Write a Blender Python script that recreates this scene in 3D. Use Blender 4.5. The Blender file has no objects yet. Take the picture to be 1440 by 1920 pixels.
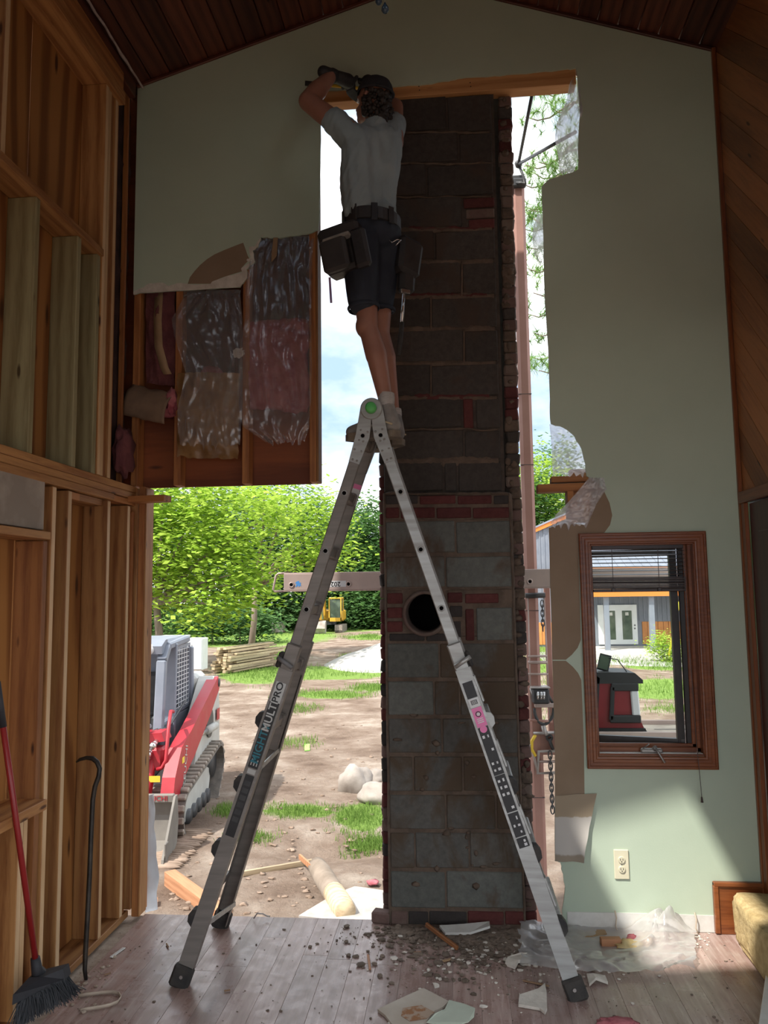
import bpy, bmesh, math, random
from mathutils import Vector, Matrix, noise
random.seed(7)
SC = bpy.context.scene
COL = SC.collection
# ---------------------------------------------------------------- camera
F, CH, D = 1442.0, 1.8157, 4.3908            # focal length in px (1440x1920), eye height, distance of the end wall
PITCH, YAW, ROLL = math.radians(5.8096), math.radians(5.1692), math.radians(.76267)
WF = Vector((-math.sin(YAW)*math.cos(PITCH), math.cos(YAW)*math.cos(PITCH), math.sin(PITCH)))
_r = Vector((math.cos(YAW), math.sin(YAW), 0)); _u = _r.cross(WF)
WR = math.cos(ROLL)*_r - math.sin(ROLL)*_u
WU = math.sin(ROLL)*_r + math.cos(ROLL)*_u
cam = bpy.data.cameras.new('camera'); co = bpy.data.objects.new('camera', cam); COL.objects.link(co)
m = Matrix((WR, WU, -WF)).transposed().to_4x4(); m.translation = (0, 0, CH); co.matrix_world = m
cam.sensor_fit = 'VERTICAL'; cam.sensor_height = 36; cam.lens = F/1920*36; cam.clip_end = 600; cam.clip_start = .05
SC.camera = co
# ---------------------------------------------------------------- world, sun, exposure
SKY, SUN, EXPO = 1.0, 2.3, 1.65
SC.view_settings.view_transform = 'Standard'; SC.view_settings.look = 'None'
SC.view_settings.gamma = 1; SC.view_settings.use_curve_mapping = False; SC.view_settings.exposure = EXPO
wd = bpy.data.worlds.new('sky'); SC.world = wd; wd.use_nodes = True
nt = wd.node_tree; N = nt.nodes; L = nt.links; N.clear()
def nd(nt, t, **k):
    n = nt.nodes.new(t)
    for a, b in k.items(): setattr(n, a, b)
    return n
out = nd(nt, 'ShaderNodeOutputWorld'); bg = nd(nt, 'ShaderNodeBackground'); tc = nd(nt, 'ShaderNodeTexCoord')
sep = nd(nt, 'ShaderNodeSeparateXYZ'); L.new(tc.outputs['Generated'], sep.inputs[0])
mp = nd(nt, 'ShaderNodeMapping'); mp.inputs['Scale'].default_value = (1, 1, 2.2); mp.inputs['Location'].default_value = (.35, .1, .4)
L.new(tc.outputs['Generated'], mp.inputs[0])
nz = nd(nt, 'ShaderNodeTexNoise'); nz.inputs['Scale'].default_value = 3.4; nz.inputs['Detail'].default_value = 7; nz.inputs['Roughness'].default_value = .55
L.new(mp.outputs[0], nz.inputs['Vector'])
rp = nd(nt, 'ShaderNodeValToRGB'); L.new(nz.outputs['Fac'], rp.inputs[0])
e = rp.color_ramp.elements; e[0].position = .36; e[0].color = (.20, .28, .39, 1); e[1].position = .58; e[1].color = (1, 1, 1, 1)
a = rp.color_ramp.elements.new(.46); a.color = (.34, .39, .46, 1)
L.new(rp.outputs[0], bg.inputs[0]); bg.inputs[1].default_value = SKY; L.new(bg.outputs[0], out.inputs[0])
sl = bpy.data.lights.new('sun', 'SUN'); sl.energy = SUN; sl.angle = math.radians(.9); sl.color = (1, .95, .87)
so = bpy.data.objects.new('sun', sl); COL.objects.link(so)
SUND = Vector((.5, .5, -1)).normalized()
so.rotation_euler = SUND.to_track_quat('-Z', 'Y').to_euler(); so.location = (-20, -20, 40)
# ---------------------------------------------------------------- helpers
def at(px, py, y=None, x=None, z=None):
    """A point of the place: the sight line of a picture point cut with the plane y=, x= or z=."""
    d = WF + WR*((px-720)/F) - WU*((py-960)/F)
    t = y/d.y if y is not None else x/d.x if x is not None else (z-CH)/d.z
    return Vector((0, 0, CH)) + d*t
def V(*a): return Vector(a)
class Gm:
    def __init__(s): s.v = []; s.f = []
    def add(s, vs, fs):
        o = len(s.v); s.v += [Vector(q) for q in vs]; s.f += [tuple(i+o for i in f) for f in fs]; return s
    def box(s, c, d, b=0):
        vs, fs = cbox(*d, b); c = Vector(c); return s.add([q+c for q in vs], fs)
    def obox(s, p0, p1, w, t, wd=(0, 0, 1), b=0):
        M, Ln = frame(p0, p1, wd); vs, fs = cbox(Ln, w, t, b); return s.add([M @ q for q in vs], fs)
    def cyl(s, p0, p1, r0, r1=None, n=12, cap=True):
        r1 = r0 if r1 is None else r1; p0 = Vector(p0); p1 = Vector(p1); ax = (p1-p0).normalized()
        a = ax.orthogonal().normalized(); b = ax.cross(a)
        vs = [p + (a*math.cos(k*2*math.pi/n) + b*math.sin(k*2*math.pi/n))*r for p, r in ((p0, r0), (p1, r1)) for k in range(n)]
        fs = [(k, (k+1) % n, n+(k+1) % n, n+k) for k in range(n)]
        if cap: fs += [tuple(range(n-1, -1, -1)), tuple(range(n, 2*n))]
        return s.add(vs, fs)
    def tube(s, pts, r, n=8, closed=False, cap=True):
        pts = [Vector(p) for p in pts]; m = len(pts); rs = r if isinstance(r, (list, tuple)) else [r]*m
        tan = []
        for i in range(m):
            if closed: t = pts[(i+1) % m]-pts[i-1]
            else: t = pts[min(i+1, m-1)]-pts[max(i-1, 0)]
            tan.append(t.normalized())
        a = tan[0].orthogonal().normalized(); vs = []
        for i in range(m):
            a = (a - tan[i]*a.dot(tan[i])).normalized(); b = tan[i].cross(a)
            vs += [pts[i] + (a*math.cos(k*2*math.pi/n) + b*math.sin(k*2*math.pi/n))*rs[i] for k in range(n)]
        fs = []
        for i in range(m if closed else m-1):
            j = (i+1) % m
            fs += [(i*n+k, i*n+(k+1) % n, j*n+(k+1) % n, j*n+k) for k in range(n)]
        if cap and not closed: fs += [tuple(range(n-1, -1, -1)), tuple(range((m-1)*n, m*n))]
        return s.add(vs, fs)
    def prism(s, poly, vec):
        n = len(poly); vec = Vector(vec); vs = [Vector(p) for p in poly] + [Vector(p)+vec for p in poly]
        fs = [tuple(range(n)), tuple(range(2*n-1, n-1, -1))] + [(k, n+k, n+(k+1) % n, (k+1) % n) for k in range(n)]
        return s.add(vs, fs)
    def grid(s, nu, nv, fn):
        vs = [fn(i/nu, j/nv) for j in range(nv+1) for i in range(nu+1)]
        w = nu+1
        return s.add(vs, [(j*w+i, j*w+i+1, (j+1)*w+i+1, (j+1)*w+i) for j in range(nv) for i in range(nu)])
    def lathe(s, prof, c, ax=(0, 0, 1), n=20):
        c = Vector(c); ax = Vector(ax).normalized(); a = ax.orthogonal().normalized(); b = ax.cross(a); vs = []
        for (r, h) in prof: vs += [c + ax*h + (a*math.cos(k*2*math.pi/n)+b*math.sin(k*2*math.pi/n))*r for k in range(n)]
        fs = [(i*n+k, i*n+(k+1) % n, (i+1)*n+(k+1) % n, (i+1)*n+k) for i in range(len(prof)-1) for k in range(n)]
        return s.add(vs, fs)
    def blob(s, c, rad, amp=.15, fr=2.0, seed=0, sub=2, M=None):
        c = Vector(c); vs, fs = ico(sub); o = []
        for q in vs:
            k = 1 + amp*noise.noise(q*fr + Vector((seed*3.1, seed*1.7, seed)))*1.6 + amp*.5*noise.noise(q*fr*2.3 + Vector((seed, 9, seed)))
            p = Vector((q.x*rad[0], q.y*rad[1], q.z*rad[2]))*k
            o.append(c + (M @ p if M else p))
        return s.add(o, fs)
_ico = {}
def ico(sub):
    if sub not in _ico:
        b = bmesh.new(); bmesh.ops.create_icosphere(b, subdivisions=sub, radius=1)
        b.verts.ensure_lookup_table()
        _ico[sub] = ([q.co.copy() for q in b.verts], [tuple(w.index for w in f.verts) for f in b.faces]); b.free()
    return _ico[sub]
def frame(p0, p1, wd=(0, 0, 1)):
    p0 = Vector(p0); p1 = Vector(p1); x = (p1-p0).normalized(); y = Vector(wd); y = y - x*y.dot(x)
    if y.length < 1e-5: y = x.orthogonal()
    y.normalize(); z = x.cross(y); M = Matrix((x, y, z)).transposed().to_4x4(); M.translation = (p0+p1)/2
    return M, (p1-p0).length
def cbox(sx, sy, sz, b=0):
    h = (sx/2, sy/2, sz/2)
    if b <= 0:
        vs = [Vector((i*h[0], j*h[1], k*h[2])) for i in (-1, 1) for j in (-1, 1) for k in (-1, 1)]
        return vs, [(0, 1, 3, 2), (4, 6, 7, 5), (0, 4, 5, 1), (2, 3, 7, 6), (0, 2, 6, 4), (1, 5, 7, 3)]
    b = min(b, min(h)*.8); vs = []; ix = {}
    for i in (-1, 1):
        for j in (-1, 1):
            for k in (-1, 1):
                for a in range(3):
                    s = (i, j, k); ix[(s, a)] = len(vs)
                    vs.append(Vector([s[c]*(h[c] if c == a else h[c]-b) for c in range(3)]))
    fs = []
    def sg(a, sa, c, sc, d, sd):
        s = [0, 0, 0]; s[a] = sa; s[c] = sc; s[d] = sd; return tuple(s)
    for a in range(3):
        c, d = (a+1) % 3, (a+2) % 3
        for sa in (-1, 1):
            fs.append([ix[(sg(a, sa, c, i, d, j), a)] for i, j in ((-1, -1), (1, -1), (1, 1), (-1, 1))])
            for sc in (-1, 1):
                if True:
                    fs.append([ix[(sg(a, sa, c, sc, d, -1), a)], ix[(sg(a, sa, c, sc, d, 1), a)], ix[(sg(a, sa, c, sc, d, 1), c)], ix[(sg(a, sa, c, sc, d, -1), c)]])
    for i in (-1, 1):
        for j in (-1, 1):
            for k in (-1, 1): fs.append([ix[((i, j, k), a)] for a in range(3)])
    o = []
    for f in fs:
        n = (vs[f[1]]-vs[f[0]]).cross(vs[f[2]]-vs[f[0]]); c = sum((vs[q] for q in f), Vector())
        o.append(tuple(f) if n.dot(c) > 0 else tuple(reversed(f)))
    return vs, o
def tag(o, label=None, cat=None, group=None, kind=None):
    for k, q in (('label', label), ('category', cat), ('group', group), ('kind', kind)):
        if q: o[k] = q
    return o
def empty(name, loc=(0, 0, 0), label=None, cat=None, group=None, kind=None):
    o = bpy.data.objects.new(name, None); COL.objects.link(o); o.location = loc; o.empty_display_size = .1
    return tag(o, label, cat, group, kind)
def rootloc(o):
    p = Vector(o.location)
    while o.parent: o = o.parent; p += Vector(o.location)
    return p
def put(name, g, mat, parent=None, smooth=False, fix=True, base=None):
    """One mesh object out of world-space geometry; its origin is its parent's, or base."""
    me = bpy.data.meshes.new(name)
    org = rootloc(parent) if parent else Vector(base) if base is not None else Vector()
    me.from_pydata([q-org for q in g.v], [], g.f)
    if fix:
        b = bmesh.new(); b.from_mesh(me); bmesh.ops.recalc_face_normals(b, faces=b.faces); b.to_mesh(me); b.free()
    for q in (mat if isinstance(mat, (list, tuple)) else [mat]): me.materials.append(q)
    if smooth: me.shade_smooth()
    o = bpy.data.objects.new(name, me); COL.objects.link(o)
    if parent: o.parent = parent
    else: o.location = org
    return o
def softedge(o, deg=35):
    me = o.data; me.shade_smooth()
    b = bmesh.new(); b.from_mesh(me)
    for e in b.edges:
        e.smooth = len(e.link_faces) == 2 and e.calc_face_angle(9) < math.radians(deg)
    b.to_mesh(me); b.free(); return o
def board(name, p0, p1, w, t, mat, parent=None, wd=(0, 0, 1), b=.003, edge=None):
    """A sawn board as an object of its own, local X along its length so that the grain runs that way."""
    M, Ln = frame(p0, p1, wd); vs, fs = cbox(Ln, w, t, b)
    me = bpy.data.meshes.new(name); me.from_pydata(vs, [], fs); me.materials.append(mat)
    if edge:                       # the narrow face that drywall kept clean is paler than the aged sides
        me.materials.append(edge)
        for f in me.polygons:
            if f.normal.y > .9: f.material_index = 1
    o = bpy.data.objects.new(name, me); COL.objects.link(o)
    if parent: o.parent = parent; M = Matrix.Translation(-rootloc(parent)) @ M
    o.matrix_local = M
    return o
def copy_tree(o, parent=None):
    c = o.copy(); COL.objects.link(c); c.parent = parent
    for ch in list(o.children): copy_tree(ch, c)
    return c
# ---------------------------------------------------------------- materials
def newmat(name):
    m = bpy.data.materials.new(name); m.use_nodes = True; t = m.node_tree; t.nodes.clear()
    o = nd(t, 'ShaderNodeOutputMaterial'); p = nd(t, 'ShaderNodeBsdfPrincipled'); t.links.new(p.outputs[0], o.inputs[0])
    return m, t, p, o
def coords(t, st=(1, 1, 1), kind='Object', rnd=True):
    c = nd(t, 'ShaderNodeTexCoord'); mp = nd(t, 'ShaderNodeMapping'); mp.inputs['Scale'].default_value = st
    t.links.new(c.outputs[kind], mp.inputs[0])
    if rnd:
        oi = nd(t, 'ShaderNodeObjectInfo'); mu = nd(t, 'ShaderNodeMath', operation='MULTIPLY'); mu.inputs[1].default_value = 37.
        t.links.new(oi.outputs['Random'], mu.inputs[0]); cb = nd(t, 'ShaderNodeCombineXYZ')
        for i in range(3): t.links.new(mu.outputs[0], cb.inputs[i])
        t.links.new(cb.outputs[0], mp.inputs['Location'])
    return mp.outputs[0]
def noise_n(t, vec, sc, det=4, ro=.55, dist=0):
    n = nd(t, 'ShaderNodeTexNoise'); n.inputs['Scale'].default_value = sc; n.inputs['Detail'].default_value = det
    n.inputs['Roughness'].default_value = ro; n.inputs['Distortion'].default_value = dist; t.links.new(vec, n.inputs['Vector']); return n.outputs['Fac']
def ramp(t, fac, stops):
    r = nd(t, 'ShaderNodeValToRGB'); t.links.new(fac, r.inputs[0]); el = r.color_ramp.elements
    while len(el) < len(stops): el.new(.5)
    for q, (p, c) in zip(el, stops): q.position = p; q.color = (*c, 1) if len(c) == 3 else c
    return r.outputs[0]
def vary(t, col, amt):
    oi = nd(t, 'ShaderNodeObjectInfo'); mr = nd(t, 'ShaderNodeMapRange'); mr.inputs[3].default_value = 1-amt; mr.inputs[4].default_value = 1+amt
    t.links.new(oi.outputs['Random'], mr.inputs[0]); h = nd(t, 'ShaderNodeHueSaturation'); t.links.new(col, h.inputs['Color']); t.links.new(mr.outputs[0], h.inputs['Value'])
    return h.outputs[0]
def bump(t, p, fac, s, d=.01):
    b = nd(t, 'ShaderNodeBump'); b.inputs['Strength'].default_value = s; b.inputs['Distance'].default_value = d
    t.links.new(fac, b.inputs['Height']); t.links.new(b.outputs[0], p.inputs['Normal'])
def pm(name, c1, c2=None, sc=6, rough=.6, metal=0, st=(1, 1, 1), lo=.35, hi=.65, bp=0, bsc=None, var=0, det=5, spec=.5, r2=None):
    m, t, p, o = newmat(name); v = coords(t, st)
    p.inputs['Roughness'].default_value = rough; p.inputs['Metallic'].default_value = metal; p.inputs['Specular IOR Level'].default_value = spec
    if c2 is None and not var and not bp:
        p.inputs['Base Color'].default_value = (*c1, 1); return m
    f = noise_n(t, v, sc, det)
    c = ramp(t, f, [(lo, c1), (hi, c2 if c2 else c1)])
    if var: c = vary(t, c, var)
    t.links.new(c, p.inputs['Base Color'])
    if r2 is not None:
        rr = ramp(t, f, [(lo, (rough,)*3), (hi, (r2,)*3)]); t.links.new(rr, p.inputs['Roughness'])
    if bp: bump(t, p, noise_n(t, v, bsc or sc*4, 5), bp)
    return m
def wood(name, li, dk, var=.15, rough=.65, knots=True, g=1.0, bp=.15, rings=.5, wd=8):
    """Sawn wood: long streaks along local X, cathedral rings, a few knots."""
    m, t, p, o = newmat(name); v = coords(t, (1.3*g, 17*g, 17*g)); v2 = coords(t, (.9*g, 5.5*g, 5.5*g))
    f1 = noise_n(t, v, 3.2, 6, .65, .3)
    w = nd(t, 'ShaderNodeTexWave', wave_type='BANDS', bands_direction='Y'); w.inputs['Scale'].default_value = .9; w.inputs['Distortion'].default_value = wd; w.inputs['Detail'].default_value = 2
    w.inputs['Detail Scale'].default_value = .6; t.links.new(v2, w.inputs['Vector'])
    mx = nd(t, 'ShaderNodeMath', operation='MULTIPLY_ADD'); mx.inputs[1].default_value = rings*.5; t.links.new(w.outputs['Fac'], mx.inputs[0])
    ml = nd(t, 'ShaderNodeMath', operation='MULTIPLY'); ml.inputs[1].default_value = 1-rings*.5; t.links.new(f1, ml.inputs[0]); t.links.new(ml.outputs[0], mx.inputs[2])
    c = ramp(t, mx.outputs[0], [(.32, dk), (.62, li)])
    if knots:
        v3 = coords(t, (1.6*g, 6*g, 6*g)); vo = nd(t, 'ShaderNodeTexVoronoi'); vo.inputs['Scale'].default_value = 1.9; t.links.new(v3, vo.inputs['Vector'])
        k = ramp(t, vo.outputs['Distance'], [(.06, (0, 0, 0)), (.125, (1, 1, 1))]); mi = nd(t, 'ShaderNodeMix', data_type='RGBA', blend_type='MIX')
        t.links.new(k, mi.inputs[0]); mi.inputs[6].default_value = (dk[0]*.3, dk[1]*.25, dk[2]*.2, 1); t.links.new(c, mi.inputs[7]); c = mi.outputs[2]
    if var: c = vary(t, c, var)
    t.links.new(c, p.inputs['Base Color']); p.inputs['Roughness'].default_value = rough
    if bp: bump(t, p, f1, bp, .004)
    return m
M = {}
M['paint'] = pm('sage_paint', (.435, .52, .405), (.475, .56, .44), 1.5, .55, bp=.06, bsc=160)
M['stud'] = wood('spruce', (.44, .22, .075), (.25, .10, .03), .22)
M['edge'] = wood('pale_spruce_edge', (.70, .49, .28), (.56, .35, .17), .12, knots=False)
M['studdk'] = wood('old_fir', (.40, .165, .05), (.24, .085, .025), .2)
M['treated'] = wood('treated_pine', (.36, .32, .17), (.23, .19, .09), .14)
M['ply'] = wood('plywood', (.40, .18, .05), (.215, .08, .02), .1, g=.55, rings=1.0, wd=16)
M['sheath'] = wood('red_plywood', (.27, .075, .02), (.16, .04, .012), .1, g=.6, rings=.9)
M['ceil'] = wood('ceiling_cedar', (.12, .036, .018), (.055, .014, .008), .4, rough=.5)
M['cedar'] = wood('wall_cedar', (.36, .14, .045), (.21, .072, .024), .35, rough=.45)
M['casing'] = wood('stained_oak', (.23, .072, .022), (.13, .035, .011), .06, rough=.32, knots=False, g=1.3, rings=.3, bp=.08)
M['panel'] = wood('dark_door', (.065, .014, .006), (.04, .008, .004), .05, rough=.3, knots=False, bp=.05)
M['header'] = wood('header_fir', (.60, .31, .12), (.46, .21, .07), .1)
M['graybd'] = pm('weathered_board', (.30, .25, .20), (.42, .36, .29), 5, .8, bp=.2, lo=.4, hi=.6)
M['kraft'] = pm('kraft_paper', (.235, .165, .105), (.27, .195, .13), 4, .8, bp=.08, bsc=60)
M['gyps'] = pm('gypsum', (.66, .62, .55), (.52, .48, .42), 18, .9, bp=.4, bsc=50)
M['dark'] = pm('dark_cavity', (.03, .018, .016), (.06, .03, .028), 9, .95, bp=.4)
M['white'] = pm('white_paint', (.66, .66, .63), (.55, .54, .50), 10, .6, bp=.1)
M['dust'] = pm('plaster_dust', (.32, .25, .19), (.46, .38, .30), 14, .95, bp=.5, bsc=60)
M['concrete'] = pm('pale_concrete', (.5, .47, .42), (.6, .57, .52), 6, .9, bp=.2)
# ================================================================ the room
XL, XR = -1.88, 1.593
RIDGE = (-.12, 5.555)
def roofz(x): return 5.0 + (x+1.92)*(RIDGE[1]-5.0)/(RIDGE[0]+1.92) if x < RIDGE[0] else 4.958 + (1.593-x)*(RIDGE[1]-4.958)/(1.593-RIDGE[0])
# ---- floor: laminate planks, run toward the end wall
def floor_mat():
    m, t, p, o = newmat('laminate'); v = coords(t, (1.1, 13, 13)); f = noise_n(t, v, 3.0, 7, .68, .4)
    c = ramp(t, f, [(.3, (.22, .135, .112)), (.5, (.34, .235, .205)), (.6, (.39, .285, .255)), (.74, (.60, .50, .46))])
    c = vary(t, c, .17)
    v2 = coords(t, (1, 1, 1), rnd=True); d = noise_n(t, v2, 9, 8, .7)
    mi = nd(t, 'ShaderNodeMix', data_type='RGBA'); k = ramp(t, d, [(.5, (0, 0, 0)), (.72, (.55, .55, .55))]); t.links.new(k, mi.inputs[0])
    t.links.new(c, mi.inputs[6]); mi.inputs[7].default_value = (.42, .36, .31, 1); t.links.new(mi.outputs[2], p.inputs['Base Color'])
    rr = ramp(t, d, [(.4, (.24,)*3), (.7, (.55,)*3)]); t.links.new(rr, p.inputs['Roughness']); bump(t, p, f, .08, .002)
    return m
M['lam'] = floor_mat()
fl = put('floor', Gm().box((-.14, 1.92, -.045), (4.2, 5.1, .05)), M['dust']); tag(fl, 'dusty brown laminate plank floor of the gutted room', 'floor', kind='structure')
pw = .125; x = -1.80; i = 0
while x < XR-.01:
    w = min(pw, XR-x); y0 = -1.2 - random.random()*1.2
    while y0 < 4.44:
        y1 = min(y0+1.21, 4.445)
        if y1 > .4 and y1-max(y0, .4) > .03:
            dz = random.uniform(-.0006, .0006)
            board('plank', (x+w/2, max(y0, .4)+.0004, -.01+dz), (x+w/2, y1-.0004, -.01+dz), w-.0008, .02, M['lam'], fl, wd=(1, 0, 0), b=.0006)
        y0 += 1.21
    x += pw; i += 1
bx = Gm().box((-.1, -.11, -.011), (3.45, 1.0, .02)); put('floor_panel', bx, M['lam'], fl)
# ---- end wall: drywall with the chimney hole
def wallpoly(pts, y=D): return [at(px, py, y=y) for px, py in pts]
def jag(pts, n=3, amp=.004, sd=1):
    """Break straight torn edges up."""
    o = []; rnd = random.Random(sd)
    for a, b in zip(pts, pts[1:]):
        o.append(a)
        for k in range(1, n+1):
            q = a.lerp(b, (k+rnd.uniform(-.3, .3))/(n+1)); o.append(q + V(rnd.uniform(-amp, amp), 0, rnd.uniform(-amp, amp)))
    o.append(pts[-1]); return o
wb = empty('wall_back', (0, D, 0), 'sage green gable wall with a tall torn hole around the chimney', 'wall', kind='structure')
hole_r = [(1057, 1744), (1054, 1707), (1060, 1663), (1056, 1640), (1050, 1617), (1041, 1612), (1041, 1480), (1040, 1380), (1036, 1240), (1032, 1100), (1029, 990),
          (1060, 980), (1098, 984), (1106, 960), (1109, 930), (1106, 896), (1100, 893), (1098, 870), (1091, 842), (1077, 817), (1056, 801), (1033, 794), (1031, 770), (1031, 735), (1029, 680), (1024, 590), (1020, 500), (1018, 420), (1016, 350),
          (1030, 336), (1052, 330), (1078, 321), (1084, 317), (1085, 250), (1087, 205), (1083, 150), (1080, 127)]
hole_t = [(1080, 127), (1045, 131), (1000, 135), (950, 139), (905, 143), (862, 146), (842, 151), (800, 157), (740, 162), (690, 166), (640, 168), (600, 169)]
hole_l = [(600, 169), (601, 240), (600, 330), (599, 400), (597, 430)]
left_b = [(597, 430), (585, 436), (560, 441), (530, 445), (505, 446), (489, 444), (484, 462), (474, 470), (478, 490), (462, 505), (464, 520), (450, 538)]
left_e = [(450, 538), (400, 541), (330, 545), (262, 549), (250, 552)]
top = [V(-1.92, D, 5.0), V(RIDGE[0], D, RIDGE[1]), V(1.593, D, 4.958), V(1.593, D, 0), ]
dw = top + jag(wallpoly(hole_r), 2, .003, 1) + jag(wallpoly(hole_t), 3, .004, 2)[1:] + jag(wallpoly(hole_l), 3, .002, 3)[1:] + jag(wallpoly(left_b), 3, .004, 4)[1:] + jag(wallpoly(left_e), 2, .002, 5)[1:]
put('drywall', Gm().prism(dw, (0, .0127, 0)), M['paint'], wb)
# torn gypsum core showing along the broken lower left edge
def strip(pts, w, d, off=.0, y=D, sd=0):
    g = Gm(); P = wallpoly(pts, y); rnd = random.Random(sd); a = []; b = []
    for i, p in enumerate(P):
        t = (P[min(i+1, len(P)-1)]-P[max(i-1, 0)]).normalized(); n = V(-t.z, 0, t.x)
        a.append(p+n*off); b.append(p + n*(off + w*rnd.uniform(.5, 1.4)))
    g.prism([q-V(0, d, 0) for q in a+b[::-1]], (0, d-.0002, 0)); return g
def pjag(pts, n, amp, sd):
    rnd = random.Random(sd); o = []
    for a, b in zip(pts, pts[1:]):
        o.append(a)
        for k in range(1, n+1): o.append((a[0]+(b[0]-a[0])*k/(n+1)+rnd.uniform(-amp, amp), a[1]+(b[1]-a[1])*k/(n+1)+rnd.uniform(-amp, amp)))
    return o+[pts[-1]]
put('torn_gypsum_edge', Gm().prism(wallpoly(pjag([(250, 552), (262, 549), (330, 545), (400, 541), (450, 538), (464, 520), (462, 505), (478, 490), (474, 470), (484, 462), (489, 444), (493, 440)], 2, 1.2, 6)
    + pjag([(484, 452), (478, 462), (467, 463), (470, 482), (462, 488), (470, 492), (452, 503), (455, 510), (436, 516), (420, 520), (400, 527), (392, 533), (355, 533), (330, 531), (318, 536), (305, 530), (280, 531), (262, 541), (250, 546)], 2, 1.5, 7), D-.0018), (0, .0017, 0)), M['gyps'], wb)
put('kraft_tear', Gm().prism(wallpoly([(352, 532), (356, 520), (365, 508), (375, 497), (388, 486), (402, 477), (420, 469), (440, 461), (456, 455), (460, 466), (464, 478), (468, 486), (453, 502), (456, 508), (436, 514), (420, 519), (402, 526), (396, 532)], D-.0012), (0, .0011, 0)), M['kraft'], wb)
kr = [(1029, 990), (1060, 980), (1098, 984), (1106, 960), (1109, 930), (1106, 896), (1120, 905), (1133, 922), (1143, 943), (1148, 966), (1144, 984), (1133, 999), (1084, 1004), (1085, 1050), (1087, 1120), (1089, 1200), (1083, 1215), (1072, 1228), (1061, 1237), (1036, 1237), (1032, 1100)]
put('kraft_tear', Gm().prism(wallpoly(kr, D-.0014), (0, .0013, 0)), M['kraft'], wb)
kr = [(1036, 1239), (1061, 1239), (1074, 1250), (1084, 1262), (1090, 1275), (1092, 1320), (1095, 1400), (1096, 1490), (1070, 1496), (1041, 1494), (1040, 1380)]
put('kraft_tear', Gm().prism(wallpoly(kr, D-.0014), (0, .0013, 0)), M['kraft'], wb)
# paper flap peeling off low on the right jamb
def flap(y0, a, b, c, d, curl, nu=8, nv=14):
    A, B, C, E = [at(*q, y=y0) for q in (a, b, c, d)]
    def fn(u, v):
        p = A.lerp(B, u).lerp(E.lerp(C, u), v)
        return p + V(.006*noise.noise(p*14), -.002-curl*max(0, v-.35)**2*(1+.4*math.sin(u*7)) - .012*u*u, .006*noise.noise(p*11+V(3, 3, 3)))
    return Gm().grid(nu, nv, fn)
def flapmat():
    m, t, p, o = newmat('torn_paper_face'); v = coords(t, (1, 1, 1), 'Generated', False); s = nd(t, 'ShaderNodeSeparateXYZ'); t.links.new(v, s.inputs[0])
    n = noise_n(t, v, 5, 5); ad = nd(t, 'ShaderNodeMath', operation='MULTIPLY_ADD'); ad.inputs[1].default_value = .09; t.links.new(n, ad.inputs[0]); t.links.new(s.outputs[2], ad.inputs[2])
    c = ramp(t, ad.outputs[0], [(.13, (.30, .25, .19)), (.16, (.50, .47, .43)), (.68, (.50, .47, .43)), (.70, (.33, .26, .18))]); t.links.new(c, p.inputs['Base Color']); p.inputs['Roughness'].default_value = .85
    return m
M['flap'] = flapmat()
put('peeling_paper', flap(D-.003, (1041, 1492), (1118, 1487), (1092, 1613), (1039, 1611), .05), M['flap'], wb, True, False)
# base of the wall: bare unpainted drywall band with nail bits where the baseboard came off
bb = put('baseboard_scar', Gm().prism([V(.56, D-.004, .002), V(1.42, D-.004, .002), V(1.42, D-.004, .085), V(1.0, D-.004, .09), V(.56, D-.004, .088)], (0, .0038, 0)), M['white'], wb)
# ---- window (casement, cranked open) in the end wall: window_1
wx0, wx1, wz0, wz1 = .695, 1.383, .838, 2.117
# opening cut: a boolean-free way is to keep the wall polygon and punch the opening with a modifier
cut = bpy.data.objects['drywall']
def punch(o, lo, hi):
    b = bmesh.new(); b.from_mesh(o.data); org = rootloc(o)
    for axis, val in ((0, lo[0]), (0, hi[0]), (2, lo[2]), (2, hi[2])):
        n = V(1, 0, 0) if axis == 0 else V(0, 0, 1); p = V(val, 0, 0) if axis == 0 else V(0, 0, val)
        bmesh.ops.bisect_plane(b, geom=b.verts[:]+b.edges[:]+b.faces[:], plane_co=p-org, plane_no=n, dist=1e-6)
    dl = [f for f in b.faces if lo[0]+1e-4 < (f.calc_center_median()+org).x < hi[0]-1e-4 and lo[2]+1e-4 < (f.calc_center_median()+org).z < hi[2]-1e-4]
    bmesh.ops.delete(b, geom=dl, context='FACES'); b.to_mesh(o.data); b.free()
bmt = bmesh.new(); bmt.from_mesh(cut.data); bmesh.ops.triangulate(bmt, faces=bmt.faces[:]); bmt.to_mesh(cut.data); bmt.free()
punch(cut, (.752, 0, .905), (1.325, 0, 2.06))
for q in [o for o in wb.children if o.name.startswith('kraft_tear')]: pass
win = empty('window_1', (1.04, D, .84), 'stained oak casement window cranked open with a half raised black blind', 'window', kind='structure')
def casing(p0, p1, inward, mit):
    """Moulded casing: profile swept from p0 to p1 with mitred ends; inward points to the glass."""
    p0 = Vector(p0); p1 = Vector(p1); inward = Vector(inward); ax = (p1-p0).normalized()
    prof = [(0, 0), (0, .021), (.006, .024), (.014, .024), (.017, .019), (.030, .019), (.035, .016), (.048, .016), (.052, .012), (.060, .011), (.064, .006), (.064, 0)]
    vs = []; n = len(prof)
    for p, s in ((p0, 1), (p1, -1)):
        vs += [p + inward*a + V(0, -d, 0) + ax*(s*a*mit) for a, d in prof]
    fs = [(k, (k+1) % n, n+(k+1) % n, n+k) for k in range(n)] + [tuple(range(n)), tuple(range(2*n-1, n-1, -1))]
    return Gm().add(vs, fs)
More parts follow.
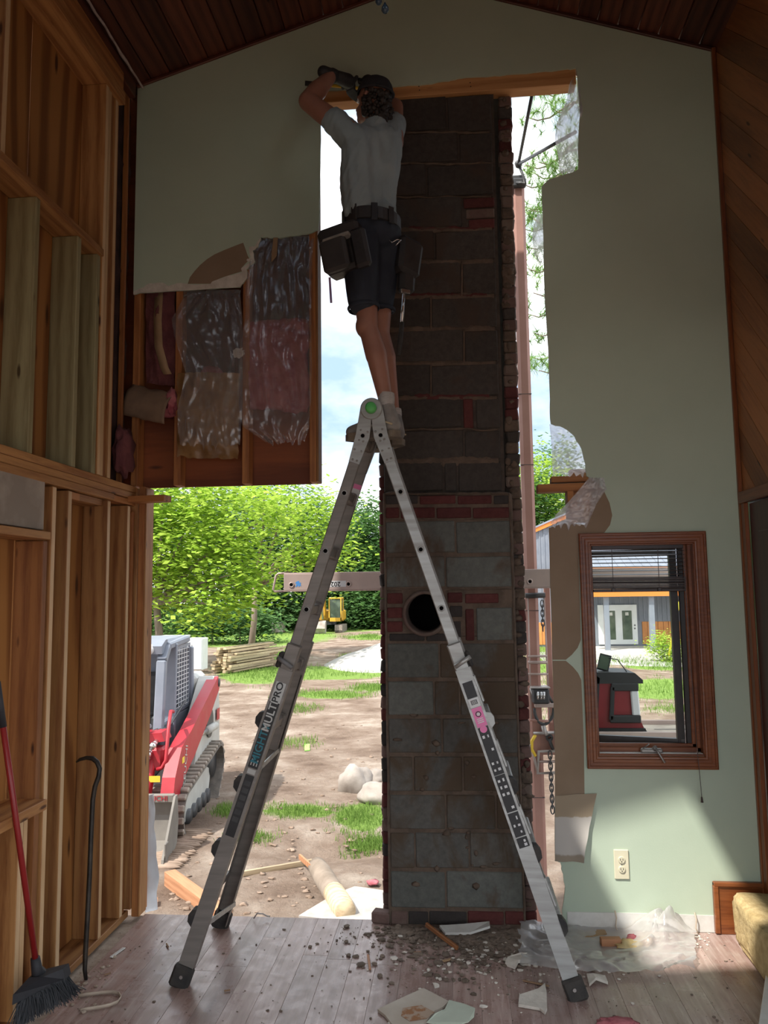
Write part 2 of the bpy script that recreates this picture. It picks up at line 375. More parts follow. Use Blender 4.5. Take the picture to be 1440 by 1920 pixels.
for (p0, p1, iw) in (((wx0, D, wz1), (wx1, D, wz1), (0, 0, -1)), ((wx0, D, wz0), (wx1, D, wz0), (0, 0, 1)), ((wx0, D, wz0), (wx0, D, wz1), (1, 0, 0)), ((wx1, D, wz0), (wx1, D, wz1), (-1, 0, 0))):
    o = put('casing', casing(p0, p1, iw, 1), M['casing'], win)
ix0, ix1, iz0, iz1 = .752, 1.325, .905, 2.06
jd = .10
for c, s, nm in (((ix0+.006, D+jd/2-.004, (iz0+iz1)/2), (.014, jd, iz1-iz0), 'jamb'), ((ix1-.006, D+jd/2-.004, (iz0+iz1)/2), (.014, jd, iz1-iz0), 'jamb'),
                 (((ix0+ix1)/2, D+jd/2-.004, iz1-.006), (ix1-ix0, jd, .014), 'jamb'), (((ix0+ix1)/2, D+jd/2-.004, iz0+.004), (ix1-ix0, jd, .012), 'window_sill')):
    put(nm, Gm().box(c, s, .002), M['casing'], win)
put('stool_dust', Gm().box(((ix0+ix1)/2, D+.021, iz0+.0115), (ix1-ix0-.03, .04, .002)), M['white'], win)
for k, (yy, zz, hh, tt) in enumerate(((D+.052, iz0+.022, .03, .02), (D+.078, iz0+.03, .045, .018))):
    put('stop_bead', Gm().box(((ix0+ix1)/2, yy, zz), (ix1-ix0-.02, tt, hh), .003), M['casing'], win)
    put('stop_bead', Gm().box((ix1-.02-.012*k, yy, (iz0+iz1)/2), (.02+.012*k, tt, iz1-iz0-.02), .003), M['casing'], win)
M['black'] = pm('black_vinyl', (.018, .015, .014), (.03, .025, .022), 20, .4)
put('track', Gm().box((ix1-.058, D+.09, (iz0+iz1)/2), (.03, .025, iz1-iz0-.04), .002), M['black'], win)
# the sash itself, hinged on the right, swung outward
def glassmat():
    m, t, p, o = newmat('pane_glass'); t.nodes.remove(p)
    tr = nd(t, 'ShaderNodeBsdfTransparent'); gl = nd(t, 'ShaderNodeBsdfGlossy'); gl.inputs['Roughness'].default_value = .02
    tr.inputs[0].default_value = (.97, .99, .97, 1); fr = nd(t, 'ShaderNodeFresnel'); fr.inputs[0].default_value = 1.10; mx = nd(t, 'ShaderNodeMixShader')
    t.links.new(fr.outputs[0], mx.inputs[0]); t.links.new(tr.outputs[0], mx.inputs[1]); t.links.new(gl.outputs[0], mx.inputs[2]); t.links.new(mx.outputs[0], o.inputs[0]); return m
M['glass'] = glassmat()
sa = math.radians(14); hx, hy = ix1-.075, D+.112
def sx(u, d, z): return V(hx - u*math.cos(sa) + d*math.sin(sa), hy + u*math.sin(sa) + d*math.cos(sa), z)
sw = .50; z0, z1 = iz0+.03, iz1-.03
sash = put('sash', Gm().obox(sx(0, 0, z0+.02), sx(sw, 0, z0+.02), .04, .03).obox(sx(0, 0, z1-.02), sx(sw, 0, z1-.02), .04, .03).obox(sx(.02, 0, z0), sx(.02, 0, z1), .03, .04, (0, 1, 0)).obox(sx(sw-.02, 0, z0), sx(sw-.02, 0, z1), .03, .04, (0, 1, 0)), M['black'], win)
put('pane', Gm().obox(sx(.03, 0, (z0+z1)/2), sx(sw-.03, 0, (z0+z1)/2), z1-z0-.06, .004), M['glass'], sash)
# blind
M['slat'] = pm('dark_blind', (.03, .016, .012), (.045, .022, .016), 8, .35)
bl = empty('window_blind', (1.02, D+.03, 2.02), 'half raised black slatted blind at the top of the oak window', 'blind')
put('headrail', Gm().box((1.02, D+.035, 2.04), (.50, .028, .03), .003), M['slat'], bl)
zz = 2.015
for k in range(8):
    put('slat', Gm().box((1.02, D+.035, zz), (.50, .028, .0022), 0).v and Gm().obox((.77, D+.035, zz), (1.275, D+.035, zz-.001*k*.3), .027, .0022, (0, 1, .18)), M['slat'], bl); zz -= .0215
zz = 1.872
for k in range(13):
    put('slat', Gm().obox((.77, D+.035, zz), (1.275, D+.035, zz-.004), .027, .0036, (0, 1, random.uniform(-.05, .12))), M['slat'], bl); zz -= .0052
put('bottom_rail', Gm().box((1.022, D+.035, zz-.008), (.505, .028, .016), .003), M['slat'], bl)
for xx in (.88, 1.13):
    put('ladder_cord', Gm().cyl((xx, D+.02, 2.03), (xx, D+.02, zz), .0018, n=6), M['slat'], bl)
    put('cord_clip', Gm().box((xx, D+.018, zz-.004), (.02, .01, .022), .002), M['slat'], bl)
pts = [V(1.262, D+.012, 2.03), V(1.268, D-.012, 1.4), V(1.272, D-.028, .95), V(1.276, D-.034, .85), V(1.282, D-.034, .70)]
cd = put('pull_cord', Gm().tube(pts, .0016, 6), M['slat'], bl)
put('cord_tassel', Gm().lathe([(.0015, .03), (.004, .026), (.0075, 0), (.0, 0)], (1.282, D-.034, .672), n=10), M['slat'], bl)
# crank
M['zinc'] = pm('grey_die_cast', (.26, .25, .235), (.32, .31, .29), 10, .42, .6)
ck = empty('window_crank', (1.03, D+.01, iz0+.01), 'grey folding crank handle on the oak window stool', 'crank')
put('crank_base', Gm().box((1.045, D+.018, iz0+.024), (.115, .024, .024), .006), M['zinc'], ck)
put('crank_hub', Gm().cyl((1.06, D+.018, iz0+.03), (1.06, D-.012, iz0+.048), .013, .01, 14), M['zinc'], ck, True)
put('crank_arm', Gm().tube([(1.06, D-.008, iz0+.046), (1.072, D-.02, iz0+.02), (1.09, D-.026, iz0-.012), (1.102, D-.03, iz0-.03)], [.007, .006, .005, .006], 8), M['zinc'], ck, True)
put('crank_lever', Gm().tube([(1.0, D+.018, iz0+.036), (1.02, D+.012, iz0+.05), (1.03, D+.004, iz0+.06)], .004, 6), M['zinc'], ck, True)
# outlet
M['ivory'] = pm('ivory_plastic', (.62, .58, .42), (.66, .62, .46), 6, .4)
ol = empty('power_outlet', tuple(at(1165, 1620, y=D)), 'ivory duplex power outlet low on the green wall', 'outlet')
oc = at(1165, 1620, y=D)
put('cover_plate', Gm().box((oc.x, D-.004, oc.z), (.078, .008, .152), .003), M['ivory'], ol)
M['slot'] = pm('slot_black', (.02, .018, .015))
for s in (.024, -.024):
    q = put('socket', Gm().lathe([(.0, .0055), (.0165, .0055), (.018, .004), (.018, 0)], (oc.x, D-.008, oc.z+s), (0, -1, 0), 20), M['ivory'], ol)
    for dx in (-.0065, .0065): put('socket_slot', Gm().box((oc.x+dx, D-.0136, oc.z+s+.003), (.0025, .002, .010)), M['slot'], q)
    put('ground_hole', Gm().cyl((oc.x, D-.0130, oc.z+s-.008), (oc.x, D-.0146, oc.z+s-.008), .003, n=8), M['slot'], q)
put('screw', Gm().cyl((oc.x, D-.007, oc.z), (oc.x, D-.0095, oc.z), .004, n=10), M['zinc'], ol)
# ---- right wall: diagonal cedar boards above a trim band, dark door below
wr = empty('wall_right', (XR, 2.2, 0), 'wall of diagonal cedar boards above a trim band', 'wall', kind='structure')
for (y0, y1, z0, z1) in ((-.65, .0, -.02, 2.32), (3.0, 4.45, -.02, 2.32), (-.65, 4.45, 2.32, 5.22)): put('backing', Gm().box((XR+.05, (y0+y1)/2, (z0+z1)/2), (.06, y1-y0, z1-z0)), M['panel'], wr)
zb0 = 2.32; ytop = 4.385
k = -36
while k < 60:
    # strip between lines z - y = c0 .. c0+.186 clipped to y in [1.2,4.385], z in [2.32, 4.96]
    c0 = k*.186; c1 = c0+.183
    poly = [V(0, -2, -2+c0), V(0, 6, 6+c0), V(0, 6, 6+c1), V(0, -2, -2+c1)]
    def clip(P, f):
        o = []
        for a, b in zip(P, P[1:]+P[:1]):
            fa, fb = f(a), f(b)
            if fa >= 0: o.append(a)
            if (fa < 0) != (fb < 0): o.append(a.lerp(b, fa/(fa-fb)))
        return o
    for fn in (lambda p: p.y-.9, lambda p: ytop-p.y, lambda p: p.z-zb0, lambda p: 4.958-p.z):
        poly = clip(poly, fn) if poly else poly
    if len(poly) > 2:
        c = sum(poly, Vector())/len(poly); R = Matrix.Rotation(math.radians(-45), 4, 'X')
        vs = [R @ (p-c) for p in poly]; n = len(vs)          # local Y along the board
        me = bpy.data.meshes.new('diagonal_board'); ro = Matrix.Rotation(math.radians(90), 4, 'Z')
        vs = [ro @ q for q in vs]; t = V(0, .012, 0)
        me.from_pydata(vs+[q+t for q in vs], [], [tuple(range(n)), tuple(range(2*n-1, n-1, -1))]+[(a, n+a, n+(a+1) % n, (a+1) % n) for a in range(n)])
        me.materials.append(M['cedar']); o = bpy.data.objects.new('diagonal_board', me); COL.objects.link(o); o.parent = wr
        mm = Matrix.Translation(V(XR, 0, 0)+c-rootloc(wr)) @ R.inverted() @ ro.inverted(); o.matrix_local = mm
        b = bmesh.new(); b.from_mesh(me); bmesh.ops.recalc_face_normals(b, faces=b.faces); b.to_mesh(me); b.free()
    k += 1
board('corner_trim', (XR-.013, D-.012, .0), (XR-.013, D-.012, 4.955), .022, .024, M['casing'], wr, wd=(1, 0, 0))
board('trim_band', (XR-.012, 1.0, 2.295), (XR-.012, D-.02, 2.295), .062, .03, M['casing'], wr)
board('door_casing', (XR-.008, D-.052, 0.0), (XR-.008, D-.052, 2.264), .05, .022, M['casing'], wr, wd=(0, 1, 0))
dr = put('door_1', Gm().box((XR+.012, 3.83, 1.13), (.012, .96, 2.26), .002), M['panel'], base=(XR+.012, 3.83, 0)); tag(dr, 'dark brown door set into the diagonal board wall', 'door', kind='structure')
put('door_panel', Gm().box((XR+.005, 3.85, 1.65), (.006, .7, .9), .003), M['panel'], dr)
put('door_panel', Gm().box((XR+.005, 3.85, .6), (.006, .7, .8), .003), M['panel'], dr)
# oak base block at the corner
tb = put('baseboard_right', Gm().box((1.455, D-.011, .13), (.268, .022, .26), .003), M['casing'], base=(1.455, D, 0)); tag(tb, 'tall stained baseboard piece at the right end of the green wall', 'baseboard', kind='structure')
put('cap_mould', Gm().box((1.455, D-.016, .252), (.268, .03, .022), .004), M['casing'], tb)
put('base_return', Gm().box((1.332, D-.016, .125), (.026, .03, .24), .004), M['casing'], tb)
# ---- ceiling
ce = empty('ceiling', (0, 3.4, 5.2), 'vaulted ceiling of dark red-brown tongue boards', 'ceiling', kind='structure')
for sgn, (xa, za), (xb, zb) in ((-1, (-1.95, roofz(-1.92)-.009), RIDGE), (1, (1.62, roofz(1.593)-.009), RIDGE)):
    A = V(xa, 0, za); B = V(xb, 0, zb); n = 15; st = (B-A)/n; nrm = V(-(B-A).z, 0, (B-A).x).normalized()
    if nrm.z < 0: nrm = -nrm
    for k in range(n):
        c = A + st*(k+.5) + nrm*.009
        board('ceiling_board', c+V(0, 2.62, 0), c+V(0, D-.001, 0), st.length-.004, .018, M['ceil'], ce, wd=st, b=.004)
    mid = (A+B)/2 + nrm*.009; d = (B-A)
    def slab(y0, y1, u0, u1):
        c = A + d*((u0+u1)/2) + nrm*.03
        put('ceiling_panel', Gm().obox(c+V(0, y0, 0), c+V(0, y1, 0), d.length*(u1-u0), .04, d), M['ceil'], ce)
    if sgn > 0:
        ua = (1.62-1.40)/(1.62-RIDGE[0]); ub = (1.62-.70)/(1.62-RIDGE[0])
        slab(-.65, 1.15, 0, 1.01); slab(2.35, 2.62, 0, 1.01); slab(1.15, 2.35, 0, ua); slab(1.15, 2.35, ub, 1.01)
    else:
        ua = (-1.66+1.95)/(RIDGE[0]+1.95); ub = (-1.06+1.95)/(RIDGE[0]+1.95)
        slab(-.65, 1.40, 0, 1.01); slab(2.10, 2.62, 0, 1.01); slab(1.40, 2.10, 0, ua); slab(1.40, 2.10, ub, 1.01)
    c = A + d*.5 + nrm*.06
    put('roof_deck', Gm().obox(c+V(0, 2.5, 0), c+V(0, 4.95, 0), d.length*1.06, .05, d), M['ceil'], ce)
for (a, b) in (((-1.92, 5.0), RIDGE), (RIDGE, (1.593, 4.958))):
    a = V(a[0], D-.009, a[1]-.014); b = V(b[0], D-.009, b[1]-.014)
    board('trim_mould', a, b, .022, .016, M['ceil'], ce, wd=(0, 0, 1))
# pale strip of torn caulk along the left eave
M['caulk'] = pm('old_caulk', (.50, .42, .38), (.36, .28, .25), 30, .9)
g = Gm(); pts = [V(-1.874+.006*noise.noise(V(y*9, 0, 0)), y, 4.962+.008*noise.noise(V(0, y*7, 0))) for y in [3.0+.035*k for k in range(40)]]
put('caulk_line', g.tube([p for p in pts if p.y < D], [.006+.007*abs(noise.noise(p*30)) for p in pts if p.y < D], 6), M['caulk'], ce)
# ---- rear of the room, behind the camera: unseen opening sized to brighten the room, gable above
rw = empty('wall_front', (0, -.6, 0), 'gable wall behind with an added opening that lets light in', 'wall', kind='structure')
put('gable', Gm().prism([V(-2.1, -.6, 2.7), V(1.7, -.6, 2.7), V(1.7, -.6, 4.9), V(RIDGE[0], -.6, 5.6), V(-2.1, -.6, 4.95)], (0, -.1, 0)), M['paint'], rw)
# ================================================================ left wall: bare stud framing
wl = empty('wall_left', (-1.95, 3.6, 0), 'stripped left wall of bare studs and plywood sheathing', 'wall', kind='structure')
SD = .14
def vstud(y, z0, z1, mat='stud', x=XL, d=SD, t=.038, name='stud', parent=wl, b=.003):
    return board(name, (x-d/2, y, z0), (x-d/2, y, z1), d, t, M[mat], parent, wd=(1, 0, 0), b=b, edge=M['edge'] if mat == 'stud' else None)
def ply(y0, y1, z0, z1, mat='ply', x=XL-SD-.007):
    return board('plywood_sheet', (x, (y0+y1)/2, z0), (x, (y0+y1)/2, z1), y1-y0, .012, M[mat], wl, wd=(0, 1, 0), b=.001)
for y0, y1 in ((-.6, .95), (.955, 2.15), (2.155, 3.375), (3.38, 4.55)):
    ply(y0, y1, .0, 2.44); ply(y0, y1, 2.445, 5.02)
board('bottom_plate', (XL-SD/2, -.6, .0185), (XL-SD/2, 4.40, .0185), SD, .037, M['stud'], wl, wd=(1, 0, 0))
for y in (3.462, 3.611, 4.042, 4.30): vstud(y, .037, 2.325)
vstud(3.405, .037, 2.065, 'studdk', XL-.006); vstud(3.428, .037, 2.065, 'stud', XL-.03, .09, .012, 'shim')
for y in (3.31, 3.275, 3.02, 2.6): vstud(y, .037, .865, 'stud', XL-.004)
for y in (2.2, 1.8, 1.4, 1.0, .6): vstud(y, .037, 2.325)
board('window_sill_plate', (XL-.05, 2.25, .888), (XL-.05, 3.386, .888), .20, .045, M['stud'], wl, wd=(1, 0, 0))
board('header_board', (XL-.018, 2.2, 2.225), (XL-.018, 3.375, 2.225), .225, .036, M['graybd'], wl)
board('header_bottom', (XL-.055, 2.2, 2.086), (XL-.055, 3.385, 2.086), .17, .036, M['stud'], wl, wd=(1, 0, 0))
for k, (z, y1, xo) in enumerate(((2.429, 4.41, .0), (2.391, 4.41, -.002), (2.352, 4.10, .003))):
    board('top_plate', (XL-SD/2+xo, -.6, z), (XL-SD/2+xo, y1, z), SD, .037, M['stud'], wl, wd=(1, 0, 0))
board('top_plate', (XL-SD/2-.004, 4.105, 2.350), (XL-SD/2-.004, 4.41, 2.350), SD, .034, M['studdk'], wl, wd=(1, 0, 0))
board('blocking', (XL-.09, 3.63, 2.312), (XL-.09, 4.02, 2.312), .13, .037, M['stud'], wl, wd=(1, 0, 0))
board('blocking', (XL-.03, 3.63, 2.306), (XL-.03, 3.72, 2.306), .05, .037, M['studdk'], wl, wd=(1, 0, 0))
# stub of a plate that sticks out past the opening
board('cut_plate_stub', (-1.93, 4.345, 2.364), (-1.648, 4.30, 2.362), .085, .037, M['studdk'], wl, wd=(0, 1, 0))
# corner at the opening
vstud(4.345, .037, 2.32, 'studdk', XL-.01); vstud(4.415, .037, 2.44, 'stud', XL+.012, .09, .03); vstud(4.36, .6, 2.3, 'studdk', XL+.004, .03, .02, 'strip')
board('jamb_stud', (-1.845, 4.47, .0), (-1.845, 4.47, 2.45), .036, .14, M['studdk'], wl, wd=(1, 0, 0))
board('jamb_edge', (-1.822, 4.45, .0), (-1.822, 4.45, 2.44), .012, .10, M['stud'], wl, wd=(1, 0, 0))
# upper storey
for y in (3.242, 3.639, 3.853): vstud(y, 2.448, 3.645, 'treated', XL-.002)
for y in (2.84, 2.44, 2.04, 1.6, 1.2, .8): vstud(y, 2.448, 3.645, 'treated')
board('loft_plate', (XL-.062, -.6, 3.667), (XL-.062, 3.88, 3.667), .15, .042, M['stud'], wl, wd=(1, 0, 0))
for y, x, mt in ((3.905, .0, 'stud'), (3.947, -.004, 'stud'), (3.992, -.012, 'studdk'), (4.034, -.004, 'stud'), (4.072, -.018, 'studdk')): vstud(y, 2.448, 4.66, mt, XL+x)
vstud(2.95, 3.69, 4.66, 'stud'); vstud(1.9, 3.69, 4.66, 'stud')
board('roof_plate', (XL-.09, -.6, 4.70), (XL-.09, 4.09, 4.70), .22, .075, M['stud'], wl, wd=(1, 0, 0))
board('roof_beam', (XL-.015, -.6, 4.80), (XL-.015, 4.09, 4.80), .13, .045, M['studdk'], wl)
board('roof_strip', (XL-.03, -.6, 4.90), (XL-.03, 4.30, 4.90), .10, .04, M['ceil'], wl)
# dark corner cavity with old insulation
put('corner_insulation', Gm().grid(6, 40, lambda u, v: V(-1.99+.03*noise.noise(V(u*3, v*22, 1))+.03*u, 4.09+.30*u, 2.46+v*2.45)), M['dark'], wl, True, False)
vstud(4.30, 2.46, 4.9, 'studdk', XL-.05, .03, .02, 'strip')
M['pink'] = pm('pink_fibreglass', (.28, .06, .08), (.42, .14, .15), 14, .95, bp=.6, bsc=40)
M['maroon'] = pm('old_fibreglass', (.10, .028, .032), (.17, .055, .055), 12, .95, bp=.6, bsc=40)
M['tan'] = pm('batt_paper', (.30, .19, .10), (.40, .27, .155), 6, .7, bp=.15)
M['battp'] = pm('dusty_batt_paper', (.15, .095, .06), (.25, .165, .105), 5, .7, bp=.35, bsc=12)
M['foil'] = pm('asphalt_paper', (.17, .085, .03), (.31, .17, .065), 9, .35, bp=.35, bsc=14)
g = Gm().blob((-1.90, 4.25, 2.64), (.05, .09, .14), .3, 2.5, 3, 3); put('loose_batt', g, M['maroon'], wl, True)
# ================================================================ stud bays of the end wall left of the hole
bay = empty('bay_framing', (-1.3, 4.45, 2.45), 'reddish bare studs and plywood above the opening', 'framing', kind='structure')
bay.name = 'wall_bay'
for xx, z1, mt in ((-1.90, 5.0, 'studdk'), (-1.635, 5.05, 'studdk'), (-1.218, 5.15, 'studdk'), (-.812, 5.25, 'studdk')):
    board('stud', (xx, 4.452, 2.453), (xx, 4.452, z1), .042, .092, M[mt], bay, wd=(1, 0, 0))
put('plywood_sheet', Gm().prism([V(-2.12, 4.507, 2.455), V(-.787, 4.507, 2.455), V(-.787, 4.507, 5.38), V(-2.12, 4.507, 5.08)], (0, .012, 0)), M['sheath'], bay)
board('cut_edge_board', (-.786, 4.46, 2.455), (-.786, 4.46, 4.82), .014, .115, M['stud'], bay, wd=(1, 0, 0))
he = board('header_beam', (-.83, 4.447, 4.852), (.789, 4.447, 4.860), .098, .09, M['header'], wb)
for xx in (.16, -.15): put('nail_row', Gm().cyl((xx, 4.401, 4.865), (xx, 4.4005, 4.865), .004, n=6).cyl((xx+.003, 4.401, 4.84), (xx+.003, 4.4005, 4.84), .004, n=6), M['slot'], wb)
# plate ends poking out of the drywall notch right of the chimney
sp = Gm(); a = at(1008, 916, y=4.42); b = at(1106, 912, y=4.42)
board('cut_plate', (a.x, 4.455, a.z), (b.x+.05, 4.455, b.z), .045, .09, M['studdk'], wb)
a2 = at(1033, 901, y=4.45); board('cut_plate', (a2.x, 4.47, a2.z+.003), (b.x+.08, 4.47, a2.z+.003), .036, .09, M['studdk'], wb)
a3 = at(1075, 886, y=4.47); board('blocking', (a3.x-.02, 4.50, a3.z), (a3.x+.12, 4.50, a3.z), .04, .06, M['stud'], wb)
a4 = at(1065, 940, y=4.45); board('stud', (a4.x+.01, 4.46, a4.z+.07), (a4.x+.01, 4.46, .02), .036, .09, M['studdk'], wb, wd=(1, 0, 0))
board('blocking', (a4.x+.1, 4.49, a4.z+.06), (a4.x+.1, 4.49, a4.z-.12), .12, .02, M['studdk'], wb, wd=(1, 0, 0))
# ---- insulation hanging in the bays
def sheet(name, P, mat, parent, nu, nv, wr=.012, fr=9, bulge=0, sd=0, ragged=0, thick=0):
    """A wrinkled sheet over corners P (tl, tr, br, bl)."""
    A, B, C, E = [Vector(p) for p in P]
    def fn(u, v):
        p = A.lerp(B, u).lerp(E.lerp(C, u), v)
        if ragged and v > .9: p += V(0, 0, ragged*(v-.9)*10*noise.noise(V(u*7+sd, sd, 2)))
        s = noise.noise(V(u*3+sd, v*2, 0)); w = noise.noise(V((u-.5*v)*fr+sd, v*2.2+s, sd))
        return p + V(.3*wr*noise.noise(V(v*fr, u*5, sd)), -bulge*math.sin(math.pi*min(1, max(0, u)))*math.sin(math.pi*(.15+.8*v)) - wr*(abs(w)*1.6+.5*noise.noise(V(u*fr*2, v*fr, sd+4))), .2*wr*s)
    o = put(name, Gm().grid(nu, nv, fn), mat, parent, True, False)
    if thick: md = o.modifiers.new('t', 'SOLIDIFY'); md.thickness = thick
    return o
def w3(px, py, y): return at(px, py, y=y)
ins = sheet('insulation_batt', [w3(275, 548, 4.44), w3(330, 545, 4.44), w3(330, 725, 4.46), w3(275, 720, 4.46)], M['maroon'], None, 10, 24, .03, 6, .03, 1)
tag(ins, 'dark maroon old insulation filling the narrow bay beside the corner', 'insulation')
pts = [w3(300, 548, 4.42), w3(297, 600, 4.40), w3(299, 650, 4.40), w3(310, 690, 4.41), w3(316, 702, 4.42)]
g = Gm(); A = []
for i, p in enumerate(pts): A += [p+V(-.03, 0, 0), p+V(.022, -.004, 0)]
g.add(A, [(2*i, 2*i+1, 2*i+3, 2*i+2) for i in range(len(pts)-1)]); o = put('batt_paper_strip', g, M['tan'], None, True, False); o.modifiers.new('s', 'SOLIDIFY').thickness = .002
tag(o, 'curved tan paper strip hanging in the narrow stud bay', 'paper')
# folded batt drooping out of the bay
rb = empty('folded_batt', tuple(w3(280, 800, 4.38)), 'folded insulation batt drooping between the two left studs', 'insulation')
def arc(u, v):
    a = -.5 + u*2.6; c = w3(283, 768, 4.40); r = .135*(1+.10*noise.noise(V(u*4, v*4, 3)))
    return c + V((v-.5)*.27+.02*math.cos(a*1.3), -.11*math.sin(a)*(.9+.3*v)+.03, r*math.cos(a)-.07*(v-.4)+.012*noise.noise(V(u*6, v*5, 9)))
o = put('paper_face', Gm().grid(20, 16, arc), M['battp'], rb, True, False); o.modifiers.new('s', 'SOLIDIFY').thickness = .003
put('fibre_fill', Gm().blob(w3(300, 762, 4.42), (.13, .075, .075), .25, 3, 5, 3), M['pink'], rb, True)
put('fibre_edge', Gm().blob(w3(322, 752, 4.385), (.03, .05, .075), .35, 4, 8, 3), M['pink'], rb, True)
kb = empty('kraft_batt', tuple(w3(390, 865, 4.37)), 'crumpled brown paper-faced batt hanging below the clear film', 'insulation')
sheet('paper_face', [w3(333, 700, 4.385), w3(450, 700, 4.385), w3(447, 862, 4.37), w3(333, 858, 4.37)], M['foil'], kb, 18, 30, .022, 7, .03, 4, .03)
put('fibre_back', Gm().blob(w3(392, 770, 4.425), (.17, .035, .26), .12, 3, 6, 3), M['pink'], kb, True)
pb = sheet('pink_batt', [w3(470, 612, 4.48), w3(578, 606, 4.48), w3(578, 775, 4.475), w3(464, 768, 4.475)], M['pink'], None, 16, 20, .03, 6, .035, 9, .03, .05); tag(pb, 'pink fibreglass batt behind the clear film in the right bay', 'insulation')
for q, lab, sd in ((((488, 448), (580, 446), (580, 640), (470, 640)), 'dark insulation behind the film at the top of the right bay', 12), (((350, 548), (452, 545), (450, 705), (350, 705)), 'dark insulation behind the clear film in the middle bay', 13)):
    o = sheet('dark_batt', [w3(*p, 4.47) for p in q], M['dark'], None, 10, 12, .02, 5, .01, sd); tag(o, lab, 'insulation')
# clear film
def filmmat(name, tint, op, rough=.24, gls=.42):
    m, t, p, o = newmat(name); t.nodes.remove(p); v = coords(t)
    tr = nd(t, 'ShaderNodeBsdfTransparent'); gl = nd(t, 'ShaderNodeBsdfGlossy'); gl.inputs['Roughness'].default_value = rough; df = nd(t, 'ShaderNodeBsdfDiffuse'); df.inputs[0].default_value = (*tint, 1)
    tl = nd(t, 'ShaderNodeBsdfTranslucent'); tl.inputs[0].default_value = (*tint, 1)
    b = nd(t, 'ShaderNodeBump'); b.inputs['Strength'].default_value = .25; b.inputs['Distance'].default_value = .02; t.links.new(noise_n(t, v, 9, 3, .45, 1.2), b.inputs['Height'])
    for q in (gl, df): t.links.new(b.outputs[0], q.inputs['Normal'])
    m1 = nd(t, 'ShaderNodeMixShader'); m1.inputs[0].default_value = .5; t.links.new(df.outputs[0], m1.inputs[1]); t.links.new(tl.outputs[0], m1.inputs[2])
    m2 = nd(t, 'ShaderNodeMixShader'); m2.inputs[0].default_value = gls; t.links.new(m1.outputs[0], m2.inputs[1]); t.links.new(gl.outputs[0], m2.inputs[2])
    m3 = nd(t, 'ShaderNodeMixShader'); lw = nd(t, 'ShaderNodeLayerWeight'); lw.inputs[0].default_value = .35; mr = nd(t, 'ShaderNodeMapRange'); mr.inputs[3].default_value = op; mr.inputs[4].default_value = min(1, op+.55)
    t.links.new(lw.outputs['Facing'], mr.inputs[0]); t.links.new(mr.outputs[0], m3.inputs[0]); t.links.new(tr.outputs[0], m3.inputs[1]); t.links.new(m2.outputs[0], m3.inputs[2]); t.links.new(m3.outputs[0], o.inputs[0])
    return m
M['film'] = filmmat('clear_film', (.75, .75, .78), .30)
M['film2'] = filmmat('milky_film', (.85, .85, .88), .62, .3, .18)
def film(name, rows, nu, label, sd, wr=.02, mat='film', y0=D-.012, parent=None):
    """rows: (left px, right px, py, y) down the sheet."""
    m = len(rows)-1
    def fn(u, v):
        t = min(v*m, m-1e-6); i = int(t); f = t-i; a, b = rows[i], rows[i+1]; l, r, py, yy = [a[k]+(b[k]-a[k])*f for k in range(4)]
        p = at(l+(r-l)*u, py, y=yy); s = noise.noise(V(u*2+sd, v*3, sd))
        w_ = u+.35*v+.25*s; fold = abs(noise.noise(V(w_*6+sd, v*4.5+sd, 0)))*1.3 + .7*abs(noise.noise(V((u-.6*v)*9+s*2, v*5+sd, sd))) + .35*noise.noise(V(u*17, v*19, sd))
        rag = .035*max(0, v-.88)/.12*noise.noise(V(u*11+sd, 3, sd)) + (.03*max(0, v-.93)/.07*noise.noise(V(u*31, sd, 1)))
        return p + V(0, -wr*fold, rag)
    o = put(name, Gm().grid(nu, 60, fn), M[mat], parent, True, False)
    if label: tag(o, label, 'film')
    return o
film('vapour_film', [(345, 452, 544, D+.02), (345, 452, 560, D), (322, 455, 600, D-.02), (330, 455, 640, D-.05), (350, 455, 700, D-.05), (335, 456, 760, D-.05), (334, 452, 800, D-.055), (338, 450, 835, D-.05)], 40, 'torn clear plastic film hanging over the middle stud bay', 2)
film('vapour_film', [(486, 590, 440, D+.02), (470, 586, 480, D+.012), (462, 584, 540, D+.01), (460, 584, 600, D+.006), (452, 585, 640, D-.01), (448, 585, 700, D-.025), (448, 584, 760, D-.03), (455, 580, 800, D-.03), (500, 572, 830, D-.03)], 40, 'clear plastic film sagging over pink insulation beside the wall edge', 5)
g = Gm(); P = [w3(455+10, 455, 4.40), w3(517, 448, 4.40), w3(519, 470, 4.395), w3(512, 492, 4.39)]
o = put('batt_paper_strip', Gm().add([w3(513, 446, D-.004), w3(521, 446, D-.004), w3(519, 480, D-.01), w3(509, 492, D-.014), w3(509, 478, D-.01)], [(0, 1, 2, 3, 4)]), M['tan'], None, False, False); o.modifiers.new('s', 'SOLIDIFY').thickness = .002
tag(o, 'short tan paper strip stuck on the film under the drywall edge', 'paper')
o = put('drywall_scrap', Gm().blob(w3(447, 662, D-.02), (.035, .008, .028), .4, 3, 4, 3), M['gyps'], None); tag(o, 'scrap of torn drywall stuck to the stud between the films', 'drywall scrap')
